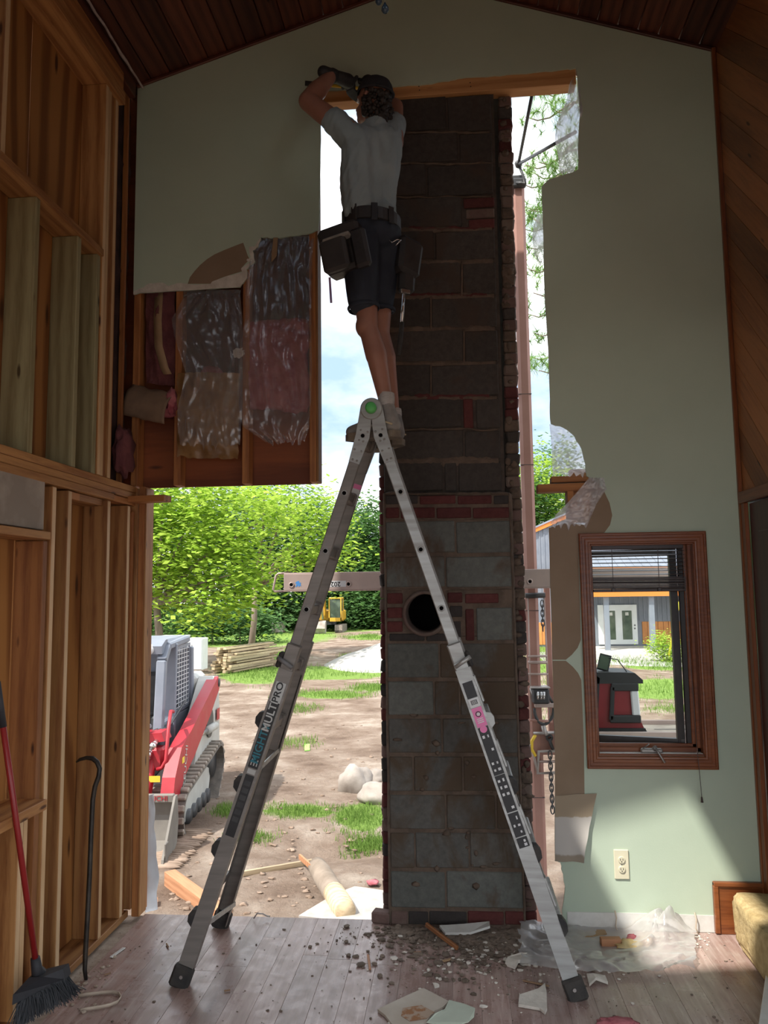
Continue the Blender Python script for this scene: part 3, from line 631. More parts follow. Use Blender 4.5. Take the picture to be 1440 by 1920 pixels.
# film remains right of the chimney
film('house_wrap_scrap', [(1069, 1086, 148, D+.03), (1062, 1089, 190, D+.02), (1052, 1092, 212, D+.0), (1043, 1087, 235, D+.03), (1040, 1085, 262, D+.05), (1046, 1083, 300, D+.05), (1049, 1074, 328, D+.05)], 16, 'pale house wrap flap curling in the upper right corner of the hole', 7, .03, 'film2')
film('house_wrap_scrap', [(1008, 1020, 402, D+.04), (1000, 1020, 425, D+.05), (998, 1020, 450, D+.05), (1002, 1020, 480, D+.05), (1012, 1020, 497, D+.04)], 10, 'small pale house wrap scrap behind the wall edge by the mast', 8, .01, 'film2')
film('house_wrap_scrap', [(1030, 1066, 796, D+.03), (1032, 1082, 815, D+.03), (1034, 1096, 845, D+.03), (1035, 1102, 875, D+.03), (1036, 1100, 890, D+.03)], 16, 'milky plastic in the rounded notch of the green wall', 9, .012, 'film2')
film('vapour_film', [(1104, 1132, 896, D-.012), (1086, 1136, 918, D-.016), (1062, 1118, 945, D-.02), (1042, 1110, 965, D-.02), (1030, 1101, 985, D-.02)], 20, 'grey film folded over the plate end above the oak window', 10, .02, 'film2')
# ================================================================ chimney
chm = empty('chimney', (0, 4.8, 0), 'exposed block and brick chimney standing in the torn wall hole', 'chimney')
def blockmat(name, c1, c2, mud, amt):
    m, t, p, o = newmat(name); v = coords(t, (1, 1, 1)); w = coords(t, (1, 1, 1), 'Object', False)
    c = vary(t, ramp(t, noise_n(t, v, 30, 6, .7), [(.3, c1), (.7, c2)]), .16)
    ge = nd(t, 'ShaderNodeNewGeometry'); mp = nd(t, 'ShaderNodeMapping'); mp.inputs['Scale'].default_value = (1, 1, .55); t.links.new(ge.outputs['Position'], mp.inputs[0])
    n = noise_n(t, mp.outputs[0], 3.2, 7, .62, .6); k = ramp(t, n, [(amt, (0, 0, 0)), (amt+.10, (.9, .9, .9))]); mi = nd(t, 'ShaderNodeMix', data_type='RGBA')
    t.links.new(k, mi.inputs[0]); t.links.new(c, mi.inputs[6]); mi.inputs[7].default_value = (*mud, 1); t.links.new(mi.outputs[2], p.inputs['Base Color']); p.inputs['Roughness'].default_value = .92
    bump(t, p, noise_n(t, v, 70, 6, .7), .5, .006); return m
M['block'] = blockmat('sooty_block', (.038, .032, .028), (.066, .056, .048), (.062, .042, .031), .56)
M['blockg'] = blockmat('grey_block', (.088, .092, .083), (.14, .144, .128), (.088, .06, .04), .52)
M['blockm'] = blockmat('muddy_block', (.078, .076, .068), (.122, .118, .105), (.076, .05, .029), .44)
M['brick'] = blockmat('dark_red_brick', (.075, .016, .015), (.11, .032, .028), (.085, .057, .045), .60)
M['brickp'] = blockmat('pale_brick', (.12, .074, .062), (.165, .105, .09), (.155, .12, .096), .48)
M['brickk'] = blockmat('black_brick', (.03, .026, .024), (.05, .042, .038), (.08, .06, .05), .6)
M['mortar'] = pm('brown_mortar', (.085, .062, .045), (.14, .10, .073), 16, .95, bp=.7, bsc=45)
M['soot_shade_black'] = pm('soot_shade_black', (.004, .0035, .0035), rough=.95, spec=.1)
yF, yU, yO = D-.004, 4.43, 4.46
def blk(px0, px1, py0, py1, y, mat, name='block', prot=.0, gap=.005, dep=.06, jit=.002):
    a = at((px0+px1)/2, py0, y=y); b = at((px0+px1)/2, py1, y=y); l = at(px0, (py0+py1)/2, y=y); r = at(px1, (py0+py1)/2, y=y)
    x0, x1, z0, z1 = l.x+gap, r.x-gap, b.z+gap, a.z-gap
    pr = prot + random.uniform(-jit, jit)
    vs, fs = cbox(x1-x0, dep, z1-z0, .005); c = V((x0+x1)/2, y-pr+dep/2, (z0+z1)/2); R = Matrix.Rotation(random.uniform(-.006, .006), 3, 'Y')
    me = bpy.data.meshes.new(name); me.from_pydata([R @ q for q in vs], [], fs); me.materials.append(M[mat]); o = bpy.data.objects.new(name, me); COL.objects.link(o); o.parent = chm; o.location = c-rootloc(chm); return o
# lower, forward part
fc = at(797, 1150, y=yF); FR = .13
g = Gm()
for (x0, x1, z0, z1) in ((-.398, .336, 0, fc.z-FR), (-.398, .336, fc.z+FR, 2.352), (-.398, fc.x-FR, fc.z-FR, fc.z+FR), (fc.x+FR, .336, fc.z-FR, fc.z+FR)):
    g.box(((x0+x1)/2, yF+.16, (z0+z1)/2), (x1-x0, .312, z1-z0), .004)
put('mortar_core', g, M['mortar'], chm, fix=False)
L0, R0 = 721, 960
def rowx(py): # chimney edges drift with the lens
    t = (py-925)/810; return 719+11.5*t, 957+29*t
def row(py0, py1, joints, mat, y=yF, name='block', prot=.003, gap=.005, dep=.06):
    pm_ = (py0+py1)/2; l, r = rowx(pm_); X = [l+2]+list(joints)+[r-2]; mats = mat if isinstance(mat, (list, tuple)) else [mat]*(len(X)-1)
    for k in range(len(X)-1): blk(X[k], X[k+1], py0, py1, y, mats[k], name, prot, gap, dep)
row(927, 947, (785, 856, 924), ['brickk', 'brick', 'brick', 'brickk'], name='brick', gap=.006)
row(950, 973, (750, 817, 885), 'brick', name='brick', gap=.005)
row(976, 1038, (854,), 'blockg'); row(1042, 1102, (835,), ['blockg', 'blockg'])
for a in ((725, 756, 1111, 1133), (725, 756, 1138, 1160), (725, 756, 1164, 1186), (838, 868, 1110, 1131), (871, 936, 1112, 1132)): blk(*a, yF, 'brick', 'brick', .003, .003)
for a in ((729, 797, 1187, 1203), (798, 842, 1187, 1203), (842, 868, 1135, 1158), (842, 866, 1163, 1200)): blk(*a, yF, 'brickk', 'brick', .0, .003)
blk(872, 890, 1141, 1202, yF, 'brick', 'brick', .003, .003); blk(892, 962, 1138, 1202, yF, 'blockg', 'block', .003)
row(1205, 1272, (824,), ['blockg', 'blockm']); row(1276, 1342, (814, 862), ['blockg', 'blockm', 'blockm'])
row(1346, 1413, (829,), 'blockm'); row(1417, 1485, (775, 868), 'blockm'); row(1489, 1556, (836, 930), 'blockm')
row(1560, 1629, (778, 880), 'blockm'); row(1633, 1704, (836,), 'blockg'); row(1708, 1735, (765, 804, 876, 946), ['brickp', 'brickk', 'brickk', 'brick', 'brick'], name='brick', gap=.003)
th = put('flue_thimble', Gm().lathe([(.108, .26), (.108, -.012), (.113, -.022), (.120, -.022), (.129, -.012), (.132, .03)], fc, (0, 1, 0), 40), M['brickp'], chm, True)
put('flue_shade_disc', Gm().cyl(fc+V(0, .255, 0), fc+V(0, .265, 0), .109, n=32), M['soot_shade_black'], chm)  # sooty black end disc; the unlit depth of the flue is painted in
ga = Gm(); na = 48
for k in range(na):
    a = 2*math.pi*k/na; c_, s_ = math.cos(a), math.sin(a); m0 = max(abs(c_), abs(s_)); ga.v += [fc+V(.126*c_, .004, .126*s_), fc+V(FR*1.02*c_/m0, .006, FR*1.02*s_/m0)]
ga.f = [(2*k, 2*k+1, (2*k+3) % (2*na), (2*k+2) % (2*na)) for k in range(na)]
put('thimble_mortar', ga, M['mortar'], chm, fix=False)
# mortar smeared over the edges and joints
def smear(px0, px1, py, y, hpx, proud, sd, mat='mortar', name='mortar_bed'):
    def fn(u, v):
        p = at(px0+(px1-px0)*u, py, y=y); h = hpx/330*(.55+.9*abs(noise.noise(V(u*9+sd, sd, 0)))+.3*noise.noise(V(u*26, sd, 3)))
        return p + V(0, .006-proud*max(0, math.sin(math.pi*v))*(.5+abs(noise.noise(V(u*14, v*5, sd)))), (v-.5)*h*1.1 + .012*noise.noise(V(u*6, sd, 7)))
    return put(name, Gm().grid(36, 6, fn), M[mat], chm, True, False)
# upper part, set back
M['dkmortar'] = pm('sooty_mortar', (.05, .039, .032), (.08, .062, .05), 14, .95, bp=.6)
put('flue_core', Gm().box((-.05, yU+.412, 3.61), (.70, .8, 2.52)), M['dkmortar'], chm)
put('outer_wythe', Gm().box((-.016, yO+.55, 2.72), (.815, .70, 5.4)), M['brickk'], chm)
UX = lambda py: (716+2*(py-180)/700, 922+20*(py-180)/720)
rows = [(176, 247, (838,)), (247, 306, (860,)), (306, 368, (800,)), (368, 430, (868,)), (430, 490, (815, )), (490, 555, (866,)), (555, 617, (808,)), (617, 681, (870,)), (681, 745, (808,)), (745, 805, (868,)), (805, 864, (870,)), (864, 924, (832, 858))]
for k, (a, b, J) in enumerate(rows):
    l, r = UX((a+b)/2); X = [l]+list(J)+[r]
    if k == 3:
        blk(X[0], X[1], a+1, b-1, yU, 'block', 'block', 0, .006)
        for q in range(3): blk(X[1]+q*5, X[2], a+2+q*20, a+21+q*20, yU, 'brick' if q != 1 else 'brickp', 'brick', .004*(q != 1), .003)
        continue
    if k == 9:
        blk(X[0], X[1]-1, a+1, b-1, yU, 'block', 'block', 0, .006); blk(X[1], X[1]+20, a+2, b-1, yU, 'brick', 'brick', .006, .003); blk(X[1]+24, X[2], a+1, b-1, yU, 'block', 'block', 0, .004); continue
    for q in range(len(X)-1): blk(X[q], X[q+1], a+1, b-1, yU, 'block', 'block', 0, .006)
for k, (a, b, J) in enumerate(rows[:-1]):
    l, r = UX(b); hp = (6, 6, 4, 14, 16, 18, 15, 15, 12, 5, 22)[k]
    smear(l+8, r-6, b, yU, hp, .012, k*1.7+.3)
    if k in (3, 5, 8, 10): smear(l+40+20*random.random(), r-20, b-3, yU-.004, 10, .008, k+.9, 'brick' if k != 10 else 'mortar', 'brick_scar')
# vertical mortar fins
for k, (a, b, J) in enumerate(rows[5:9]):
    for j in J:
        p0 = at(j, a, y=yU-.002); p1 = at(j, b, y=yU-.002); put('mortar_fin', Gm().tube([p0.lerp(p1, t/8)+V(.004*noise.noise(V(t, k, 0)), .004, 0) for t in range(9)], .007, 6), M['mortar'], chm, True)
# rough brick returns: right column (full height) and left sliver
def rough(px, py, y, w, h, sd, mat, d=.07, parent=chm, name='brick'):
    c = at(px, py, y=y); b = Gm(); vs, fs = cbox(w, d, h, .008); 
    o = []
    for q in vs: o.append(c + V(0, d/2, 0) + q + V(.006, .008, .004)*0 + V(.009*noise.noise((q+c)*23), .014*noise.noise((q+c)*19+V(3, 1, 0)), .006*noise.noise((q+c)*21)))
    return put(name, b.add(o, fs), M[mat], parent, fix=False)
def colx(py): return 947+14*(py-180)/660 if py < 925 else 967.5+(py-925)*.0355   # centre of the right column
py = 178.0; k = 0
while py < 1712:
    hp = 21.0 + (3 if py > 1200 else 0); y = yO; c = colx(py+hp/2); w = .080 + random.uniform(-.006, .006)
    if py > 900: c = 967.5+(py-925)*.0355; w = .064
    rough(c+random.uniform(-.6, 1.2), py+hp/2, y-random.uniform(0, .012), w, .0655, k, random.choice(['brickp', 'brickp', 'brickp', 'brick', 'mortar', 'mortar', 'block']))
    for _ in range(random.choice((0, 1, 1, 2))):
        q = at(c+random.uniform(-9, 4), py+hp*random.random(), y=y-.004); put('mortar_lump', Gm().blob(q, (.012+random.uniform(0, .018), .012, .010+random.uniform(0, .018)), .28, 2.5, k, 2), M['mortar'], chm, True)
    py += hp; k += 1
py = 180.0; k = 100
while py < 1700:
    c = 716+8*(py-845)/860 if py > 845 else 716; rough(c+2, py+11, yO, .05, .068, k, random.choice(['brick', 'brickp', 'brickk'])); py += 23; k += 1
smear(722, 956, 926, yF+.01, 8, .02, 31.); smear(722, 956, 974, yF, 4, .006, 33.); smear(735, 964, 1104, yF, 5, .005, 34.)
# rounded mortar bead down both front edges
for s, lx in ((0, 719), (1, 957)):
    p = [at((719+11.5*t, 957+29*t)[s]+(1.5, -1.5)[s], 925+810*t, y=yF+.004) for t in [i/40 for i in range(41)]]
    put('mortar_bead', Gm().tube([q+V(.003*noise.noise(q*9), .003*noise.noise(q*7), 0) for q in p], .007, 6), M['mortar'], chm, True)
# mud thrown over the lower blocks
for k in range(26):
    px = random.uniform(735, 965); py = random.uniform(1340, 1700); q = at(px, py, y=yF-.004)
    put('mud_clod', Gm().blob(q, (random.uniform(.008, .03), .005, random.uniform(.005, .02)), .4, 3, k, 1), M['mortar'], chm, True)
# ================================================================ outside: ground, plants, buildings
def pj(p):
    q = Vector(p)-V(0, 0, CH); w = q.dot(WF); return 720+F*q.dot(WR)/w, 960-F*q.dot(WU)/w
def gz(x, y):
    z = -1.0 - .35*max(0, min(1, (x-1)/8))*max(0, min(1, (y-8)/20))
    z += .05*noise.noise(V(x*.5, y*.5, 0)) + .022*noise.noise(V(x*2.3, y*2.3, 4))*(1 if y < 25 else .3)
    z -= .16*math.exp(-(((x+1.45)/.7)**2+((y-8.75)/.35)**2))      # small washed-out ditch
    if y > 40: z += (y-40)*.004
    return z
def gnd(px, py):
    p = at(px, py, z=-1.0)
    for _ in range(4): p = at(px, py, z=gz(p.x, p.y))
    return p
GP = [(680, 1532, 48, 26, 1), (560, 1522, 70, 14, .8), (695, 1582, 40, 14, .9), (470, 1572, 40, 10, .5), (620, 1303, 70, 7, .9), (700, 1290, 40, 7, .9), (600, 1262, 140, 13, 1), (480, 1265, 70, 18, 1),
      (430, 1190, 200, 24, 1), (600, 1172, 160, 14, 1), (690, 1195, 40, 6, .8), (520, 1225, 40, 14, .7), (560, 1330, 30, 6, .5), (1250, 1248, 80, 9, 1), (1240, 1292, 90, 20, .9), (1170, 1240, 70, 5, .5), (1260, 1330, 60, 8, .45), (660, 1232, 10, 4, .6),
      (1010, 1235, 25, 30, .9), (1035, 1300, 14, 60, .6), (560, 1395, 20, 5, .3), (430, 1520, 16, 10, .6)]
def gmask(x, y):
    px, py = pj((x, y, gz(x, y))); m = 0
    for a, b, ra, rb, s in GP:
        q = ((px-a)/ra)**2+((py-b)/rb)**2
        if q < 4: m = max(m, s*max(0, min(1, 1.5-q)))
    if y > 60 or abs(x) > .8*y+6: m = 1
    return m
Yk = [4.52]
while Yk[-1] < 150: Yk.append(Yk[-1]*1.027)
nx = 150; g = Gm(); w = nx+1; msk = []
for yy in Yk:
    for i in range(w):
        xx = yy*math.tan(math.radians(-52+104*i/nx)); xx = math.copysign(abs(xx), xx); g.v.append(V(xx, yy, gz(xx, yy))); msk.append(gmask(xx, yy))
g.f = [(j*w+i, j*w+i+1, (j+1)*w+i+1, (j+1)*w+i) for j in range(len(Yk)-1) for i in range(nx)]
def groundmat():
    m, t, p, o = newmat('dirt_and_grass'); v = coords(t, (1, 1, 1), rnd=False)
    f = noise_n(t, v, 1.3, 9, .62); c = ramp(t, f, [(.30, (.15, .10, .072)), (.44, (.24, .172, .128)), (.55, (.32, .245, .19)), (.68, (.46, .38, .31))])
    at_ = nd(t, 'ShaderNodeAttribute'); at_.attribute_name = 'grass'; n = noise_n(t, v, 3.5, 8, .7); ad = nd(t, 'ShaderNodeMath', operation='MULTIPLY_ADD'); ad.inputs[1].default_value = 1.1
    t.links.new(n, ad.inputs[0]); sb = nd(t, 'ShaderNodeMath', operation='SUBTRACT'); t.links.new(at_.outputs['Fac'], sb.inputs[0]); sb.inputs[1].default_value = .55; t.links.new(sb.outputs[0], ad.inputs[2])
    k = ramp(t, ad.outputs[0], [(.38, (0, 0, 0)), (.62, (1, 1, 1))]); gc = ramp(t, noise_n(t, v, 6, 6, .7), [(.3, (.13, .22, .04)), (.7, (.27, .40, .09))])
    mi = nd(t, 'ShaderNodeMix', data_type='RGBA'); t.links.new(k, mi.inputs[0]); t.links.new(c, mi.inputs[6]); t.links.new(gc, mi.inputs[7]); t.links.new(mi.outputs[2], p.inputs['Base Color'])
    p.inputs['Roughness'].default_value = .95; p.inputs['Specular IOR Level'].default_value = .2; bump(t, p, noise_n(t, v, 5, 10, .72), 1.0, .12); return m
M['ground'] = groundmat()
go = put('ground', g, M['ground'], None, True, False); at_ = go.data.attributes.new('grass', 'FLOAT', 'POINT'); at_.data.foreach_set('value', msk)
tag(go, 'rutted brown yard with patches of grass', 'ground', kind='structure')
bk = put('ground_rear', Gm().box((0, -12.6, -1.3), (60, 24, .3)).box((-16.1, 3.6, -1.3), (27.8, 8, .3)).box((15.85, 3.6, -1.3), (28.3, 8, .3)), M['ground'], None); tag(bk, 'yard ground around the house', 'ground', kind='structure')
# track imprints of the loader in the soft soil
M['soil'] = pm('wet_soil', (.20, .14, .10), (.30, .22, .165), 5, .95, bp=.8, bsc=20)
g = Gm()
for k in range(20):
    a = gnd(300+4.6*k*.75, 1628-3.6*k); 
    for s in range(1): g.blob(a+V(.02*random.random(), 0, .012), (.22, .028, .028), .3, 2, k, 2)
put('track_imprint', g, M['soil'], go, True)
g = Gm()
for k in range(260):
    a = gnd(random.uniform(285, 715), random.uniform(1330, 1715)); r = random.uniform(.008, .026); g.blob(a+V(0, 0, r*.2), (r*1.5, r, r*.6), .8, 2.5, k, 2)
tag(put('soil_clods', g, M['soil'], go, True), kind='stuff')
# grass blades
def leafmat(name, c1, c2, tr=.45):
    m, t, p, o = newmat(name); t.nodes.remove(p); ge = nd(t, 'ShaderNodeNewGeometry'); c = ramp(t, ge.outputs['Random Per Island'], [(0, c1), (1, c2)])
    d = nd(t, 'ShaderNodeBsdfDiffuse'); l = nd(t, 'ShaderNodeBsdfTranslucent'); x = nd(t, 'ShaderNodeMixShader'); x.inputs[0].default_value = tr
    t.links.new(c, d.inputs[0]); t.links.new(c, l.inputs[0]); t.links.new(d.outputs[0], x.inputs[1]); t.links.new(l.outputs[0], x.inputs[2]); t.links.new(x.outputs[0], o.inputs[0]); return m
M['grass'] = leafmat('grass_blades', (.11, .20, .04), (.24, .36, .09))
def blades(g, c, h, n, sp, rnd):
    for _ in range(n):
        a = rnd.uniform(0, 6.28); r = sp*math.sqrt(rnd.random()); b = V(c[0]+r*math.cos(a), c[1]+r*math.sin(a), 0); b.z = gz(b.x, b.y)-.01
        hh = h*rnd.uniform(.5, 1.2); t = rnd.uniform(0, 6.28); wd = V(math.cos(t), math.sin(t), 0)*hh*.07; ln = V(math.cos(t+1.5), math.sin(t+1.5), 0)*hh*rnd.uniform(.1, .6)
        g.add([b-wd, b+wd, b+ln*.4+V(0, 0, hh*.6)+wd*.6, b+ln+V(0, 0, hh)], [(0, 1, 2), (0, 2, 3)])
rnd = random.Random(3); g = Gm()
for a, b, ra, rb, s in GP:
    near = b > 1400
    for k in range(int((70 if near else 110)*s)):
        u, v_ = rnd.gauss(0, .55), rnd.gauss(0, .5); p = gnd(a+ra*u, max(1160, b+rb*v_)); d = p.y
        blades(g, p, (.075 if near else .07+.0022*d), 18 if near else 10, .16 if near else .45, rnd)
o = put('grass', g, M['grass'], None, False, False); tag(o, 'patches of bright green grass growing in the dirt yard', 'grass', kind='stuff')
# ---- trees
M['bark'] = pm('grey_bark', (.18, .14, .105), (.28, .225, .175), 6, .95, st=(1, 1, .25), bp=.6)
M['leafA'] = leafmat('walnut_leaf', (.24, .40, .04), (.47, .62, .11)); M['leafB'] = leafmat('wood_leaf', (.045, .11, .032), (.12, .23, .06)); M['leafC'] = leafmat('far_leaf', (.075, .16, .06), (.16, .28, .10)); M['needle'] = leafmat('pine_needle', (.13, .25, .07), (.26, .40, .12))
def tree(name, base, h, crowns, nleaf, ls, mat, label, trunk=.16, forks=5, sd=0, droop=.5, grp=None, cat='tree'):
    rnd = random.Random(sd); base = Vector(base); root = empty(name, tuple(base), label, cat, grp); g = Gm()
    tops = [Vector(c[0]) for c in crowns]; fk = base+V(rnd.uniform(-.2, .2), 0, h*.28)
    g.tube([base-V(0, 0, .2), base.lerp(fk, .5)+V(rnd.uniform(-.1, .1), 0, 0), fk], [trunk*1.25, trunk, trunk*.85], 8)
    for k in range(forks):
        t = tops[k % len(tops)]+V(rnd.uniform(-1, 1), rnd.uniform(-1, 1), rnd.uniform(-.5, .8))*h*.09
        mid = fk.lerp(t, .5)+V(rnd.uniform(-.3, .3), rnd.uniform(-.3, .3), .2)*h*.08; g.tube([fk-V(0, 0, .1), mid, t], [trunk*.7, trunk*.4, trunk*.12], 6)
    put('trunk', g, M['bark'], root, True, False)
    g = Gm(); tot = sum(c[1][0]*c[1][2] for c in crowns)
    for (c, rad) in crowns:
        c = Vector(c); n = int(nleaf*rad[0]*rad[2]/tot); ncl = max(6, n//26)
        for k in range(ncl):
            d = V(rnd.gauss(0, 1), rnd.gauss(0, 1), rnd.gauss(0, 1)).normalized()*(rnd.uniform(.35, 1.0)**.5); q = c+V(d.x*rad[0], d.y*rad[1], d.z*rad[2])
            for j in range(26):
                e = q + V(rnd.gauss(0, 1), rnd.gauss(0, 1), rnd.gauss(0, .7))*ls*2.2; a = rnd.uniform(0, 6.28); l = ls*rnd.uniform(.7, 1.4)
                ax = V(math.cos(a), math.sin(a), -droop*rnd.random()).normalized(); sd_ = ax.cross(V(rnd.uniform(-.6, .6), rnd.uniform(-.6, .6), 1)).normalized()*l*.30
                g.add([e, e+ax*l*.5+sd_, e+ax*l, e+ax*l*.5-sd_], [(0, 1, 2, 3)])
    tag(put('foliage', g, M[mat], root, False, False), kind='stuff'); return root
def cr(px, py, y, rx, rz, ry=None): return (at(px, py, y=y), (rx, ry or rx, rz))
def tb(px, y): p = at(px, 1100, y=y); return (p.x, y, gz(p.x, y))
tree('walnut_tree', tb(300, 29), 9, [cr(330, 1010, 29, 2.6, 1.6), cr(420, 1060, 28.5, 1.9, 1.1), cr(300, 930, 29, 2.3, 1.4), cr(440, 960, 28, 2.0, 1.2), cr(390, 1130, 28, 1.5, .7), cr(480, 1100, 28, 1.0, .6), cr(300, 1090, 29, 1.6, .8), cr(230, 1000, 29, 2, 2)], 15000, .25, 'leafA', 'bright yellow-green walnut tree behind the loader cab', .16, 7, 1)
tree('walnut_tree', tb(470, 36), 11, [cr(540, 945, 34, 2.1, 1.4), cr(600, 1000, 34, 1.3, 1.7), cr(620, 1060, 33.5, .9, .9), cr(560, 1040, 34, 1.3, .8)], 3600, .25, 'leafA', 'yellow-green tree whose boughs hang behind the ladder top', .14, 6, 2)
F_ = [(255, 52, 950, 4, 3), (330, 56, 970, 4.5, 3.4), (400, 60, 940, 4.2, 3.8), (455, 55, 1010, 3.5, 3.4), (500, 63, 960, 4.5, 4), (550, 60, 1000, 3.6, 3.4), (590, 66, 1005, 3.0, 3.0), (630, 62, 1040, 2.6, 2.8), (655, 70, 1005, 2.3, 2.6), (690, 64, 985, 2.2, 2.5), (715, 60, 1020, 2.6, 2.6), (745, 68, 1010, 4, 3.4), (830, 66, 1000, 4, 3.4)]
dsc = ['at the far left behind the walnut', 'left of the excavator boom', 'near the middle of the wood', 'directly above the rusty bin', 'tall one left of the ladder', 'behind the hanging walnut boughs', 'behind the upper ladder rail', 'above the yellow excavator', 'pointed one right of the ladder', 'bushy one beside the chimney', 'partly hidden by the chimney edge', 'hidden behind the chimney', 'far one behind the chimney']
for k, (px, y, py, rx, rz) in enumerate(F_):
    tree('forest_tree', tb(px, y), 12, [cr(px, py, y, rx, rz), cr(px-8, py+70, y-1, rx*1.1, rz*.9), cr(px+10, py+130, y-2, rx*1.1, rz*.8)], 8000, .34, ['leafB', 'leafC'][k % 2], 'leafy green forest tree ' + dsc[k], .2, 5, 10+k, grp='trees of the wood behind the yard')
for k, (px, y, py, rx, rz, lb) in enumerate([(1010, 62, 925, 3, 3.4, 'light green tree seen between the mast and the wall edge'), (1045, 66, 900, 3, 4, 'round green tree above the orange rake of the barn'), (980, 60, 960, 2.6, 3, 'green tree partly behind the mast')]):
    tree('forest_tree', tb(px, y), 13, [cr(px, py, y, rx, rz), cr(px, py+60, y, rx, rz)], 6000, .34, ['leafA', 'leafC', 'leafB'][k], lb, .2, 5, 40+k, grp='trees behind the barn')
# scrub along the wood edge
for k, (px, py, rx, rz, lb) in enumerate([(400, 1165, 3.0, 1.1, 'tall weeds left of the lumber stack'), (450, 1172, 2.2, .9, 'tall weeds behind the lumber stack'), (560, 1150, 3.5, 1.3, 'undergrowth below the forest left of the excavator'), (670, 1150, 3.0, 1.2, 'undergrowth below the forest right of the excavator'), (500, 1150, 3.2, 1.4, 'dark shrub at the wood edge above the rusty bin'), (320, 1165, 3.5, 1.3, 'bushy scrub behind the loader cab roof'), (715, 1150, 2.4, 1.2, 'undergrowth beside the chimney edge')]):
    y = 42 if k < 2 else 56
    p = at(px, py, y=y); tree('scrub_bush', (p.x, y, gz(p.x, y)), 1.6, [((p.x, y, p.z), (rx, 1.2, rz))], 2600, .22 if k < 2 else .3, 'leafC' if k % 2 else 'leafB', lb, .04, 4, 60+k, cat='bush', grp='scrub at the edge of the wood')
# pine right of the chimney
def pine(name, base, limbs, label, sd, ls=.20):
    rnd = random.Random(sd); root = empty(name, base, label, 'tree'); b = Vector(base); g = Gm(); g.tube([b, b+V(.1, 0, 5), b+V(.05, .1, 10.5)], [.17, .12, .04], 8); put('trunk', g, M['bark'], root, True, False); br = Gm(); n = Gm()
    for (a, c) in limbs:
        a = Vector(a); c = Vector(c); pts = [a.lerp(c, t/6)+V(0, 0, .12*math.sin(t)) for t in range(7)]; br.tube(pts, [.025-.003*t for t in range(7)], 5)
        for t in range(1, 7):
            for tw in range(4):
                q = pts[t]+V(rnd.gauss(0, .12), rnd.gauss(0, .12), rnd.gauss(0, .12)); 
                for j in range(26):
                    d = V(rnd.gauss(0, 1), rnd.gauss(0, 1), rnd.gauss(.2, 1)).normalized()*ls*rnd.uniform(.6, 1.2); s = d.orthogonal().normalized()*.006; n.add([q-s, q+s, q+d], [(0, 1, 2)])
    put('branches', br, M['bark'], root, True, False); tag(put('needles', n, M['needle'], root, False, False), kind='stuff')
yp = 11.; L_ = []
for (a, b) in [((1110, 150), (1020, 170)), ((1120, 200), (985, 215)), ((1120, 190), (1035, 200)), ((1110, 290), (985, 305)), ((1110, 330), (975, 340)), ((1110, 350), (990, 390)), ((1120, 380), (975, 380)), ((1110, 400), (980, 425)), ((1110, 420), (985, 460)), ((1110, 330), (1000, 320)), ((1110, 520), (1000, 545)), ((1110, 560), (990, 585)), ((1110, 600), (1000, 620)), ((1110, 640), (995, 665)), ((1120, 660), (1010, 690)), ((1110, 480), (990, 500)), ((1110, 270), (1010, 300)), ((1110, 440), (1000, 405))]:
    L_.append((at(*a, y=yp+.3), at(*b, y=yp+random.uniform(-.5, .8))))
q = at(1330, 900, y=yp); pine('pine_tree', (q.x+.3, yp, gz(q.x, yp)), L_, 'pine with long-needled boughs seen beside the mast', 5)
# ---- stones, gravel, log, boards on the ground
M['rock'] = pm('field_stone', (.24, .205, .175), (.36, .32, .28), 4, .9, bp=.6, bsc=14)
for (px, py, rx, rz, sd, lb) in ((664, 1470, .24, .27, 1, 'tall pointed grey boulder in the yard beside the chimney'), (702, 1492, .22, .17, 2, 'low rounded grey boulder in front of the others'), (706, 1458, .16, .12, 3, 'small tan boulder behind the low rounded one')):
    y = 11.2 if sd == 1 else 10.6 if sd == 2 else 11.8; p = at(px, py, y=y); o = put('boulder', Gm().blob((p.x, y, p.z), (rx, rx*.9, rz), .22, 1.3, sd+4, 3), M['rock'], None, True, base=(p.x, y, gz(p.x, y))); tag(o, lb, 'boulder', 'boulders beside the chimney')
M['gravel'] = pm('pale_gravel', (.29, .275, .26), (.42, .40, .38), 30, .95, bp=.8, bsc=60)
def heap(u, v):
    x = -6.2+u*6.2; y = 26+v*8; r = math.sqrt(((x+2.2)/3.0)**2+((y-30)/3.4)**2); z = gz(x, y)-.08+1.05*max(0, 1-r)**.8*(1+.15*noise.noise(V(x, y, 0)))
    return V(x, y, z)
o = put('gravel_heap', Gm().grid(50, 40, heap), M['gravel'], None, True, False); tag(o, 'pale gravel heap in the yard left of the chimney', 'gravel heap', kind='stuff')
def pave(u, v):
    x = 3.5+u*9; y = 31.5+v*5.4; return V(x, y, gz(x, y)+.03*math.sin(math.pi*u)*math.sin(math.pi*v)+.004)
o = put('gravel_drive', Gm().grid(30, 20, pave), M['gravel'], None, True, False); tag(o, 'pale gravel drive in front of the barn', 'gravel', kind='stuff')
M['redwood'] = wood('fresh_cut_board', (.43, .21, .105), (.32, .14, .065), .12); M['greyw'] = wood('grey_lumber', (.56, .44, .28), (.38, .28, .17), .35)
a = gnd(318, 1658)+V(0, 0, .06); b = gnd(425, 1738)+V(0, 0, .05); o = board('offcut_beam', a, b, .14, .11, M['redwood'], wd=(0, 0, 1)); tag(o, 'reddish sawn beam lying in the dirt beside the ladder foot', 'board')
a = gnd(262, 1700); b = gnd(296, 1696); o = board('offcut_board', a+V(0, 0, .02), b+V(0, 0, .02), .12, .05, M['redwood'], wd=(0, 1, 0)); tag(o, 'short reddish board end by the white house wrap', 'board')
